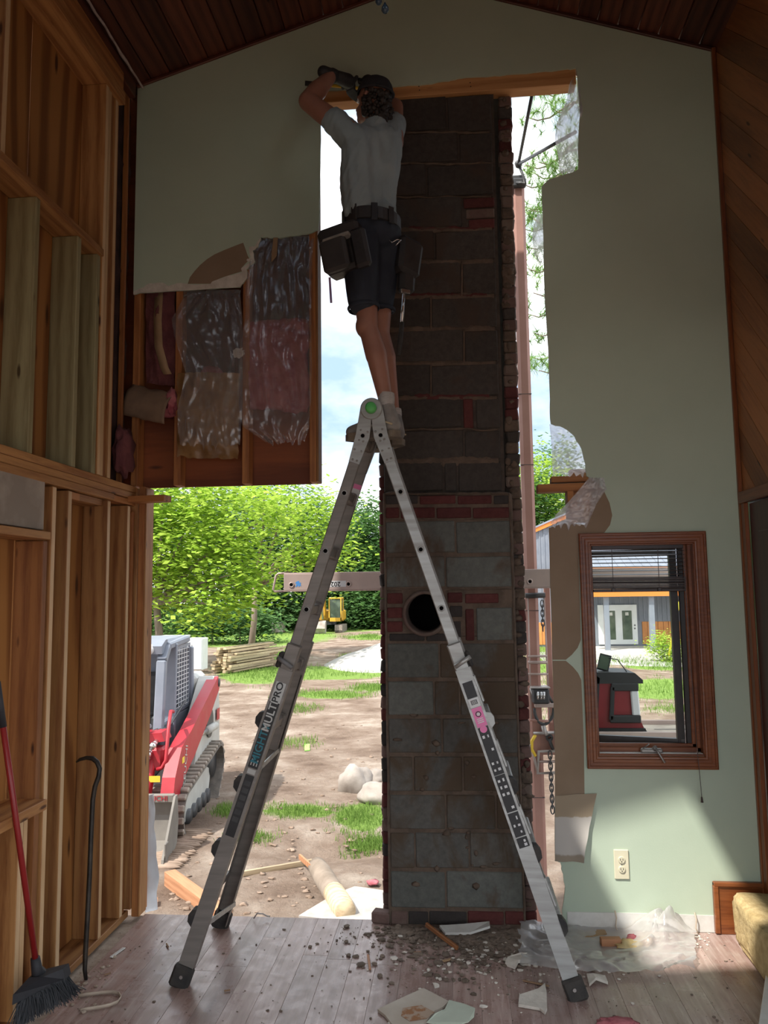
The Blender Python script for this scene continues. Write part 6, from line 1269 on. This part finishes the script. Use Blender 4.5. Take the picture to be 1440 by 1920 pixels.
# t-shirt
def wr_(p): 
    q = V(p.x*9, p.y*9, p.z*3.2+p.x*8); return .012*noise.noise(q)+.008*noise.noise(V(p.x*22, p.y*22, p.z*9+p.x*20)) + .010*abs(noise.noise(V(p.x*26-p.z*14, p.y*16, 2)))-.003
hem = m_(692, 405, 3.975); slL = shL.lerp(elL, .34)
tee = [('c', hem, m_(697, 275, 4.0), .108, .095), ('c', hem+V(-.035, -.03, 0), m_(672, 330, 3.95), .108, .108), ('c', hem+V(.035, .03, 0), m_(712, 330, 4.02), .100, .108), ('c', m_(672, 330, 3.95), m_(672, 272, 3.95), .108, .096), ('c', m_(712, 330, 4.02), m_(722, 278, 4.05), .112, .100), ('c', m_(672, 268, 3.95), m_(720, 270, 4.05), .098, .098), ('c', m_(690, 262, 4.0), nek, .088, .066), ('c', m_(664, 262, 3.94), slL, .086, .071), ('c', m_(726, 272, 4.06), shR.lerp(elR, .5), .085, .07), ('c', m_(728, 330, 4.05), m_(734, 285, 4.05), .062, .062), ('c', hem+V(-.03, 0, -.01), hem+V(.05, 0, -.03), .115, .11)]
organic('t_shirt', tee, M['tee'], MAN, .009, 5, wr_)
# shorts
def ws(p): return .006*noise.noise(V(p.x*12, p.y*12, p.z*5))+.004*noise.noise(V(p.x*25, p.y*25, p.z*12))
sho = [('c', pel+V(-.035, 0, -.02), hpL, .125, .112), ('c', pel+V(.035, 0, -.02), hpR, .125, .108), ('c', hpL, m_(681, 565, 3.91), .110, .084), ('c', hpR, m_(711, 568, 4.05), .106, .082), ('c', pel, pel+V(0, 0, .05), .128, .12)]
organic('shorts', sho, M['short'], MAN, .009, 4, ws)
for c, ax in ((m_(682, 583, 3.91), knL-hpL), (m_(712, 586, 4.05), knR-hpR)): put('shorts_hem', Gm().lathe([(.084, -.008), (.088, .0), (.084, .012), (.078, .012), (.078, -.008), (.084, -.008)], c+V(0, 0, .018), ax, 24), M['short'], MAN, True)
# socks and shoes
soleZ = 2.602
for k, (an, ax_) in enumerate(((anL, V(-.975, .22, 0)), (anR, V(-.62, .78, 0)))):
    ax_.normalize(); sd2 = V(-ax_.y, ax_.x, 0); zb = soleZ; hl = V(an.x, an.y, zb)-ax_*.075
    def S(u, w, z): return hl+ax_*u+sd2*w+V(0, 0, z)
    put('sock', Gm().lathe([(.040, -.03), (.043, .0), (.044, .02), (.0425, .04), (.040, .052)], an+V(0, 0, .0), (.05, 0, 1), 20), M['sock'], MAN, True)
    sh_ = organic('shoe', [('c', S(.045, 0, .055), S(.20, .005, .045), .045, .045), ('c', S(.20, .005, .043), S(.26, .008, .034), .045, .034), ('c', S(.05, 0, .06), S(.072, 0, .150), .047, .043), ('c', S(.085, 0, .13), S(.20, .003, .055), .037, .036)], M['shoe'], MAN, .006, 4, lambda p: .0015*noise.noise(p*40))
    pts = [(0, 0), (.03, -.043), (.10, -.040), (.20, -.050), (.27, -.038), (.30, .0), (.27, .042), (.20, .052), (.10, .042), (.03, .043)]
    put('shoe_sole', Gm().prism([S(u, w, -.012) for u, w in pts], (0, 0, .034)), M['sole'], sh_)
    for j in range(4):
        uu = .105+.028*j; put('lace', Gm().tube([S(uu, -.043, .072-.006*j), S(uu+.012, -.02, .150-.022*j), S(uu+.012, .02, .150-.022*j), S(uu, .043, .072-.006*j)], .004, 6), M['lacem'], sh_, True)
    for w in (-1, 1): put('shoe_stripe', Gm().tube([S(.03, .046*w, .05), S(.09, .046*w, .075), S(.14, .049*w, .045), S(.19, .050*w, .06)], .005, 6), M['lacem'], sh_, True)
# gloves with five fingers closed on the pry bar
def glove(name, wr, palm, grip, gd, thumb, parent):
    """wr wrist, palm centre, grip: point on the bar, gd: direction of the bar, thumb: side direction."""
    gd = Vector(gd).normalized(); f = (grip-palm).normalized(); back = f.cross(gd).normalized(); el = [('c', wr, palm, .034, .042), ('e', palm, (.043, .043, .036), I3), ('c', wr-(palm-wr)*.5, wr, .036, .035)]
    for i, (o, l) in enumerate(((-.033, .92), (-.011, 1.0), (.011, .96), (.033, .78))):
        a = palm+gd*o+f*.022; b = a+f*.034*l+back*.022; c = b-back*.030*l+f*.018; d = c-back*.022*l-f*.022; el += [('c', a, b, .0115, .0105), ('c', b, c, .0105, .0095), ('c', c, d, .0095, .0085)]
    t0 = palm+gd*thumb*.036-f*.005; t1 = t0+gd*thumb*.016-back*.028+f*.012; t2 = t1-back*.012+f*.026; el += [('c', t0, t1, .013, .012), ('c', t1, t2, .012, .010)]
    return organic(name, el, M['glove'], parent, .0042, 3)
b0 = m_(572, 156, 4.26); b1 = m_(704, 168, 4.37); bdv = (b1-b0)
pL = m_(652, 152, 4.24); gL = b0.lerp(b1, .62); pR = m_(690, 160, 4.32); gR = b0.lerp(b1, .90)
glove('glove', wrL, pL, gL+V(0, 0, -.0), bdv, 1, MAN); glove('glove', wrR, pR+V(0, 0, .02), gR, bdv, -1, MAN)
put('glove_cuff', Gm().lathe([(.034, -.02), (.040, .0), (.038, .025), (.034, .025)], wrL, pL-wrL, 20), M['glove'], MAN, True)
pb_ = empty('flat_pry_bar', tuple(gL), 'dark pry bar held against the header in gloved hands', 'pry bar'); put('bar_shaft', Gm().tube([b0.lerp(b1, .2), b0.lerp(b1, 1.0), b1+V(.04, .0, .02)], [.009, .009, .006], 8), M['amber'], pb_, True); put('bar_handle', Gm().tube([b0, b0.lerp(b1, .24)], .014, 10), M['boot'], pb_, True)
# tool belt
def bel(t, r=.0, z=0): return pel+V((.150+r)*math.cos(t)*1.0, (.135+r)*math.sin(t), .022+z-.012*math.cos(t-.6))
bt = Gm(); n = 40; ring = []
for k in range(n):
    t = 2*math.pi*k/n; ring += [bel(t, .0, -.032), bel(t, .010, -.03), bel(t, .010, .034), bel(t, .0, .036)]
bt.add(ring, [(k*4+e, k*4+(e+1) % 4, ((k+1) % n)*4+(e+1) % 4, ((k+1) % n)*4+e) for k in range(n) for e in range(4)])
tbel = put('tool_belt', bt, M['leather'], MAN)
for t in (3.6, 4.2, 4.9, 5.5): put('belt_loop', Gm().obox(bel(t, .014, -.045), bel(t, .014, .048), .035, .006, (-math.sin(t), math.cos(t), 0), .002), M['leather'], tbel)
def pouch(name, c, ax, up, w, h, d, sd):
    ax = Vector(ax).normalized(); up = Vector(up).normalized(); nn = ax.cross(up).normalized(); g = Gm()
    for (o, ww, hh, dd) in ((V(0, 0, 0), w, h, d),):
        def fn(P): return c+ax*P[0]+up*P[1]+nn*P[2]
    vs, fs = cbox(w, h, d, .022); q = []
    for v in vs:
        k = 1-.16*max(0, -v.y/h); q.append(c+ax*v.x*k+up*v.y+nn*v.z*k + V(.006*noise.noise(v*14+V(sd, 0, 0)), .006*noise.noise(v*15), .004*noise.noise(v*13)))
    o = put(name, g.add(q, fs), M['leather'], tbel); return o
p1 = m_(645, 470, 3.85); P1 = pouch('pouch', p1, (.95, -.25, .16), (-.18, 0, 1), .235, .255, .13, 1)
f1 = m_(628, 478, 3.76)
vs, fs = cbox(.145, .175, .05, .015); ax = V(.95, -.25, .16).normalized(); up = V(-.18, 0, 1).normalized(); nn = ax.cross(up).normalized()
put('pouch_pocket', Gm().add([f1+ax*q.x+up*q.y+nn*q.z for q in vs], fs), M['leather'], P1); vs, fs = cbox(.085, .21, .05, .015); f2 = m_(676, 465, 3.76); put('pouch_pocket', Gm().add([f2+ax*q.x+up*q.y+nn*q.z for q in vs], fs), M['leather'], P1); vs, fs = cbox(.15, .02, .055, .006); f3 = m_(632, 447, 3.76); put('pouch_rim', Gm().add([f3+ax*q.x+up*q.y+nn*q.z for q in vs], fs), M['shoe'], P1)
p2 = m_(764, 484, 4.02); P2 = pouch('pouch', p2, (.75, .6, -.2), (.12, 0, 1), .15, .20, .10, 5); p3 = m_(762, 525, 4.03); pouch('pouch', p3, (.8, .5, 0), (.05, 0, 1), .10, .16, .07, 7)
put('suspension_strap', Gm().obox(m_(735, 420, 3.98), m_(752, 470, 3.98), .03, .008, (1, 0, 0)), M['leather'], tbel); put('key_clip', Gm().tube([m_(728, 448, 3.90), m_(735, 455, 3.89), m_(744, 449, 3.89), m_(752, 450, 3.89), m_(742, 460, 3.89)], .004, 6), M['chrome'], tbel, True); put('hanging_tape', Gm().obox(m_(618, 520, 3.80), m_(621, 568, 3.80), .012, .003, (1, 0, 0)), M['purple'], tbel)
hm = empty('hammer', tuple(m_(752, 600, 3.98)), 'hammer hanging by its head from the right side of the tool belt', 'hammer'); put('hammer_shaft', Gm().tube([m_(758, 545, 3.98), m_(753, 610, 3.98)], .008, 8), M['chrome'], hm, True); put('hammer_grip', Gm().tube([m_(754, 605, 3.98), m_(750, 640, 3.98), m_(747, 666, 3.98)], [.012, .014, .012], 10), M['boot'], hm, True); put('hammer_head', Gm().obox(m_(750, 545, 3.96), m_(768, 548, 4.0), .025, .025, (0, 0, 1), .005), M['chrome'], hm); 
# ================================================================ tools and debris inside
M['hred'] = pm('red_handle', (.26, .012, .012), (.30, .02, .02), 8, .35); M['bris'] = pm('dark_bristles', (.028, .031, .035), (.06, .064, .07), 12, .7); M['brb'] = pm('broom_black', (.022, .023, .027), (.036, .037, .042), 10, .6)
# angle broom leaning on the studs
e0 = at(-12, 1300, x=-1.80); e1 = at(66, 1795, z=.34); e1 = V(-1.70, 3.16, .34); e1 = at(66, 1796, y=3.22); e0 = at(2, 1335, y=3.05); e00 = e1+(e0-e1)*1.12
bm_ = empty('angle_broom', (e1.x, e1.y, 0), 'red-handled broom with dark angled bristles leaning at the left', 'broom')
put('handle', Gm().tube([e00, e0.lerp(e1, .5), e1], .0125, 10), M['hred'], bm_, True); put('handle_grip', Gm().tube([e00, e00.lerp(e1, .16)], .0145, 10), M['brb'], bm_, True); put('socket', Gm().tube([e1+(e0-e1).normalized()*.0, e1+(e1-e0).normalized()*.05, at(73, 1826, y=3.25)], [.019, .022, .03], 12), M['brb'], bm_, True)
h0 = at(36, 1868, y=3.20); h1 = at(122, 1818, y=3.30)
put('head', Gm().prism([h0+V(-.012, -.03, -.02), h1+V(.012, -.02, -.03), h1+V(.0, -.02, .012), at(76, 1824, y=3.24)+V(.03, -.03, .0), at(62, 1826, y=3.24)+V(0, -.03, .0), h0+V(-.01, -.03, .02)], (0, .05, 0)), M['brb'], bm_)
g = Gm(); rr = random.Random(5); t0 = at(28, 1925, y=3.16); t1 = at(148, 1862, y=3.32); t0.z = max(t0.z, .02); t1.z = max(t1.z, .012)
for k in range(520):
    u = rr.random(); a = h0.lerp(h1, u)+V(rr.uniform(-.01, .01), rr.uniform(-.03, .03), -.02); b = t0.lerp(t1, u)+V(rr.gauss(0, .012), rr.uniform(-.05, .05), rr.uniform(-.005, .01)); b.z = max(b.z, .003); m2 = a.lerp(b, .5)+V(0, 0, .004); g.cyl(a, b, .0022, .0016, 3, False)
tag(put('bristles', g, M['bris'], bm_, False, False), kind='stuff')
# crowbar
M['iron'] = pm('old_iron', (.025, .022, .02), (.06, .05, .04), 14, .45, .6); P = [(143, 1429), (150, 1424), (162, 1421), (174, 1422), (182, 1429), (187, 1441), (185, 1456), (178, 1475), (174, 1500), (171, 1560), (168, 1640), (164, 1720), (160, 1790), (159, 1818), (161, 1836), (163, 1845)]
pts = [at(px, py, y=3.69+.10*(1845-py)/420) for px, py in P]; pts[-1].z = max(.008, pts[-1].z)
o = put('crowbar', Gm().tube(pts, [.004, .008, .010]+[.0125]*10+[.011, .009, .005], 8), M['iron'], None, True, base=pts[-1]); tag(o, 'black gooseneck crowbar standing against the studs', 'crowbar')
# loop of pale strap on the floor
M['strapm'] = pm('pale_strap', (.52, .44, .35), (.44, .36, .28), 9, .8); P = [(146, 1871), (165, 1868), (190, 1865), (210, 1864), (222, 1867), (226, 1875), (220, 1883), (205, 1889), (185, 1893), (165, 1896), (150, 1899)]
g = Gm(); A = []
for px, py in P: q = at(px, py, z=.0); A += [q+V(0, 0, .002), q+V(.004, 0, .017)]
g.add(A, [(2*i, 2*i+1, 2*i+3, 2*i+2) for i in range(len(P)-1)]); o = put('strap_loop', g, M['strapm'], None, True, False); o.modifiers.new('s', 'SOLIDIFY').thickness = .003; tag(o, 'loop of pale strapping on the floor beside the broom', 'strap')
# ---- drywall and wood pieces
def slab(name, pts, th, mat, label, cat, z=.002, tilt=None, wob=.003, grp=None):
    P = [at(px, py, z=z) for px, py in pts]
    if tilt: P = [p+V(0, 0, t) for p, t in zip(P, tilt)]
    o = put(name, Gm().prism(P, (0, 0, th)), M[mat], None, base=(P[0].x, P[0].y, 0)); tag(o, label, cat, grp); return o
M['beige'] = pm('beige_board', (.42, .36, .29), (.50, .45, .38), 6, .8, bp=.15); M['paleg'] = pm('pale_green_paper', (.50, .56, .46), (.44, .49, .40), 7, .75)
d1 = slab('drywall_scrap', [(708, 1897), (752, 1876), (794, 1857), (842, 1882), (830, 1893), (815, 1900), (800, 1919), (772, 1935), (735, 1925), (722, 1908)], .011, 'beige', 'large beige drywall scrap lying at the front of the floor', 'drywall scrap')
P = [at(*q, z=.016) for q in ((842, 1876), (870, 1885), (891, 1895), (889, 1908), (878, 1920), (850, 1926), (800, 1920), (816, 1905), (834, 1894))]
put('paint_face', Gm().prism([p+V(0, 0, .004*i % .01) for i, p in enumerate(P)], (0, 0, .003)), M['paleg'], d1)
M['rustst'] = pm('rust_stain', (.30, .14, .06), (.40, .30, .22), 22, .9, lo=.45, hi=.55); P = [at(*q, z=.0138) for q in ((755, 1890), (790, 1885), (815, 1898), (800, 1910), (768, 1915), (752, 1905))]; put('rust_stain', Gm().prism(P, (0, 0, .0008)), M['rustst'], d1)
slab('drywall_scrap', [(824, 1743), (870, 1742), (918, 1739), (919, 1748), (880, 1753), (835, 1753)], .012, 'white', 'narrow white drywall slab propped at the chimney foot', 'drywall scrap', .012, (.01, .015, .02, .02, 0, 0))
o = board('broken_lath', at(799, 1733, z=.045), at(858, 1778, z=.012), .022, .016, M['studdk']); tag(o, 'dark broken stick leaning on the white slab', 'stick')
slab('drywall_scrap', [(974, 1870), (1010, 1858), (1022, 1848), (1025, 1865), (1026, 1895), (1022, 1903), (1012, 1895), (972, 1888)], .012, 'gyps', 'broken drywall chunk beside the right ladder foot', 'drywall scrap')
slab('drywall_scrap', [(947, 1811), (952, 1804), (975, 1800), (998, 1797), (996, 1806), (972, 1812), (966, 1818)], .015, 'gyps', 'small crumpled drywall bit left of the plastic sheet', 'drywall scrap', .002, (0, .01, .02, .01, .0, .015, 0))
slab('drywall_scrap', [(1085, 1752), (1110, 1747), (1134, 1746), (1138, 1754), (1110, 1760), (1084, 1762)], .010, 'tan', 'flat tan paper-faced scrap at the wall foot', 'drywall scrap')
slab('drywall_scrap', [(1100, 1830), (1112, 1836), (1135, 1838), (1140, 1846), (1118, 1843), (1105, 1850)], .012, 'gyps', 'grey crumb pile right of the plastic sheet edge', 'drywall scrap', .002, (0, .015, .01, 0, .012, 0))
o = board('wood_offcut', at(1126, 1767, z=.022), at(1164, 1767, z=.022), .045, .04, M['redwood'], wd=(0, 0, 1)); tag(o, 'small orange wood block on the plastic by the wall', 'wood block')
M['yfoam'] = pm('yellow_foam', (.56, .40, .17), (.68, .55, .30), 14, .9, bp=.5, bsc=40)
for k, (px, py, rx, ry, rz_, mt, lb) in enumerate(((1180, 1778, .075, .06, .02, 'yfoam', 'yellow insulation scrap on the plastic sheet'), (1208, 1772, .05, .05, .018, 'tan', 'tan torn scrap right of the yellow one'), (1188, 1768, .035, .03, .02, 'pink', 'pink fibre tuft on the yellow scrap'), (1160, 1912+8, .08, .03, .012, 'pink', 'pinkish scrap at the bottom edge of the floor'))):
    q = at(px, py, z=0); o = put('insulation_scrap', Gm().blob(q+V(0, 0, rz_*.8), (rx, ry, rz_), .35, 2, k+2, 3), M[mt], None, True, base=q); tag(o, lb, 'scrap')
# brick end on the sill, left of the chimney
q = at(716, 1724, y=4.42); o = board('loose_brick', V(q.x-.05, 4.43, .03), V(q.x+.05, 4.41, .03), .07, .06, M['brickp'], wd=(0, 1, 0), b=.008); tag(o, 'pale brick on the sill left of the chimney', 'brick')
q = at(486, 1722, z=.01); o = put('wire_scrap', Gm().tube([q+V(-.03, 0, 0), q+V(-.01, -.01, .03), q+V(.02, 0, .025), q+V(.04, .01, .01), q+V(.06, .0, .012)], .004, 6), M['alu'], None, True, base=q); tag(o, 'curled wire scrap on the door sill', 'wire')
for k, (px, lb) in enumerate(((1155, 'bent nail and torn paper below the outlet'), (1305, 'bent nail in the wall foot near the oak baseboard'))):
    q = at(px, 1728, y=D-.02); o = put('bent_nail', Gm().tube([V(q.x, D-.003, .10), V(q.x+.003, D-.02, .07), V(q.x-.004, D-.025, .03), V(q.x+.006, D-.03, .005)], .0035, 6), M['strapm'], None, True, base=(q.x, D-.02, 0)); tag(o, lb, 'nail')
M['film3'] = filmmat('floor_film', (.85, .86, .86), .42, .22, .3)
# crumpled plastic sheet on the floor
def psheet(u, v):
    a = at(975+330*u, 1742+95*v*(.85+.15*math.sin(u*3)) + 12*u*(1-v) - 8*(1-u), z=0.0); n1 = noise.noise(V(u*5, v*4, 2)); n2 = noise.noise(V(u*13+n1*3, v*9, 5)); up = .02+.035*abs(n1)+.028*abs(n2)
    hump = (math.exp(-((u-.72)/.07)**2)*.6+math.exp(-((u-.86)/.08)**2)+.5*math.exp(-((u-.79)/.05)**2))*math.exp(-((v-.12)/.32)**2); low = math.exp(-((u-.5)/.22)**2)*math.exp(-((v-.2)/.35)**2)
    return a + V(.02*n2, .02*n1, max(.004, up*(1-.8*low)+.062*hump*(1+1.0*n2+.8*n1)))
o = put('plastic_sheet', Gm().grid(60, 34, psheet), M['film3'], None, True, False); tag(o, 'crumpled clear plastic sheet on the floor under the outlet', 'plastic sheet')
# rock wool slab leaning in the right corner
M['wool'] = pm('yellow_rock_wool', (.40, .29, .13), (.56, .43, .22), 22, .95, bp=.9, bsc=45, det=8)
def wool(): 
    vs, fs = ico(4); c = V(1.475, 4.02, .125); o = []
    for q in vs:
        p = V(*[math.copysign(abs(t)**.35, t) for t in q]); mx = max(abs(p.x), abs(p.y), abs(p.z)); p = p/mx if mx > 1 else p
        p = V(p.x*.105, p.y*.32, p.z*.125); p += V(.05*(-(p.y)/.32)*-.3, 0, 0); o.append(c+p+q*.010*noise.noise(q*6+V(1, 2, 3))+q*.006*noise.noise(q*16))
    return Gm().add(o, fs)
wo = put('rock_wool_slab', wool(), M['wool'], None, True, base=(1.47, 4.02, 0)); tag(wo, 'yellow rock wool slab lying against the right wall', 'insulation')
# white board end that enters at the lower right
wbp = [at(1441, 1806, z=.05), at(1424, 1925, z=.05)]; o = board('white_trim_board', wbp[0]+(wbp[0]-wbp[1])*.0+V(.035, 0, -.02), wbp[1]+(wbp[1]-wbp[0])*1.2+V(.035, 0, -.02), .07, .06, M['white'], wd=(1, 0, 0)); tag(o, 'white painted trim board at the lower right corner', 'board')
# ---- rubble, chips and dust
M['dirtd'] = pm('brown_dust', (.16, .12, .092), (.27, .212, .165), 30, .95, bp=.7, bsc=70)
def dustf(u, v):
    p = at(700+470*u, 1733+150*v, z=0); f = math.exp(-((u-.42)/.36)**2)*math.exp(-(v/.45)**2); n = noise.noise(V(p.x*5, p.y*5, 1))+.6*noise.noise(V(p.x*14, p.y*14, 2))+.4*noise.noise(V(p.x*35, p.y*35, 3))
    return V(p.x, min(p.y, 4.42), -.005+.012*f+.005*n*min(1, f*3))
o = put('dust_drift', Gm().grid(150, 70, dustf), M['dirtd'], None, True, False); tag(o, 'brown dust drift on the planks before the chimney', 'dust', kind='stuff')
rr = random.Random(12); M['chip'] = pm('wood_chip', (.20, .11, .06), (.34, .22, .13), 12, .85); M['crumb'] = pm('dark_crumb', (.10, .075, .055), (.20, .155, .12), 16, .95)
def scatter(n, fpos, rmin, rmax, flat=.5):
    g = Gm()
    for k in range(n):
        px, py = fpos(); q = at(px, py, z=0)
        if not (-1.84 < q.x < 1.5 and q.y < 4.43): continue
        r = rmin+(rmax-rmin)*rr.random()**3; g.blob(q+V(0, 0, r*flat*.7+.0005), (r*rr.uniform(.7, 1.6), r*rr.uniform(.7, 1.4), r*flat), .4, 2, k, 1)
    return g
A = scatter(1500, lambda: (rr.gauss(870, 100), 1738+abs(rr.gauss(0, 42))), .002, .018); o = put('rubble', A, M['crumb'], None, False, False); tag(o, 'dark rubble and crumbs swept before the chimney', 'rubble', kind='stuff')
A = scatter(520, lambda: (rr.gauss(960, 130), 1745+abs(rr.gauss(0, 60))), .002, .015); A.v += []; o = put('plaster_crumbs', A, M['gyps'], None, False, False); tag(o, 'pale plaster crumbs around the right ladder foot', 'rubble', kind='stuff')
A = scatter(260, lambda: (rr.uniform(180, 1400), rr.uniform(1745, 1930)), .0015, .007); o = put('floor_specks', A, M['crumb'], None, False, False); tag(o, 'small dark specks scattered over the plank floor', 'rubble', kind='stuff')
A = scatter(220, lambda: (rr.gauss(150, 30), rr.gauss(1815, 50)), .003, .013); o = put('corner_crumbs', A, M['dust'], None, False, False); tag(o, 'plaster crumbs along the foot of the bare studs', 'rubble', kind='stuff')
A = scatter(300, lambda: (rr.uniform(1060, 1330), rr.gauss(1765, 14)), .002, .009); o = put('wall_foot_crumbs', A, M['gyps'], None, False, False); tag(o, 'plaster crumbs along the foot of the green wall', 'rubble', kind='stuff')
for k, (a, b, w_, mt, lb) in enumerate((((208, 1795), (233, 1777), .018, 'white', 'white splinter on the planks near the left corner'), ((195, 1828), (208, 1824), .008, 'chip', 'dark chip right of the crowbar foot'), ((690, 1790), (694, 1818), .012, 'redwood', 'thin red splinter in the middle of the floor'), ((776, 1787), (790, 1786), .018, 'redwood', 'reddish chip in the rubble'), ((830, 1802), (848, 1798), .018, 'tan', 'tan chip in front of the rubble'), ((420, 1908-50), (432, 1856), .010, 'chip', 'dark chip between the left ladder feet'), ((980, 1838), (1030, 1849), .012, 'chip', 'dark splinter left of the right ladder foot'), ((312, 1769), (316, 1776), .008, 'chip', 'tiny red chip near the left ladder foot'))):
    p = at(*a, z=.006); q = at(*b, z=.006); o = board('splinter', p, q, w_, .006, M[mt], wd=(0, 1, 0), b=.002); tag(o, lb, 'splinter')
# fan pull chains that hang into the top of the picture
M['fob'] = pm('blue_glass_fob', (.02, .05, .09), (.06, .10, .14), 12, .25)
for k, (px, py, lb, sz) in enumerate(((722, 15, 'blue teardrop pull-chain fob hanging under the ridge', 1), (710, 0, 'dark round pull-chain fob above the blue teardrop', .9))):
    c = at(px, py, y=3.0); fo = empty('pull_chain', tuple(c), lb, 'pull chain'); put('fob', Gm().lathe([(0, -.022*sz), (.010*sz, -.020*sz), (.016*sz, -.010*sz), (.014*sz, .002), (.006*sz, .016), (.003, .024), (0, .026)], c, (0, 0, 1), 18), M['fob'], fo, True)
    tp = roofz(c.x)-.01; put('bead_chain', Gm().tube([c+V(0, 0, .024), c+V(0, 0, .4), V(c.x, c.y, tp)], .0018, 6), M['zinc'], fo, True)
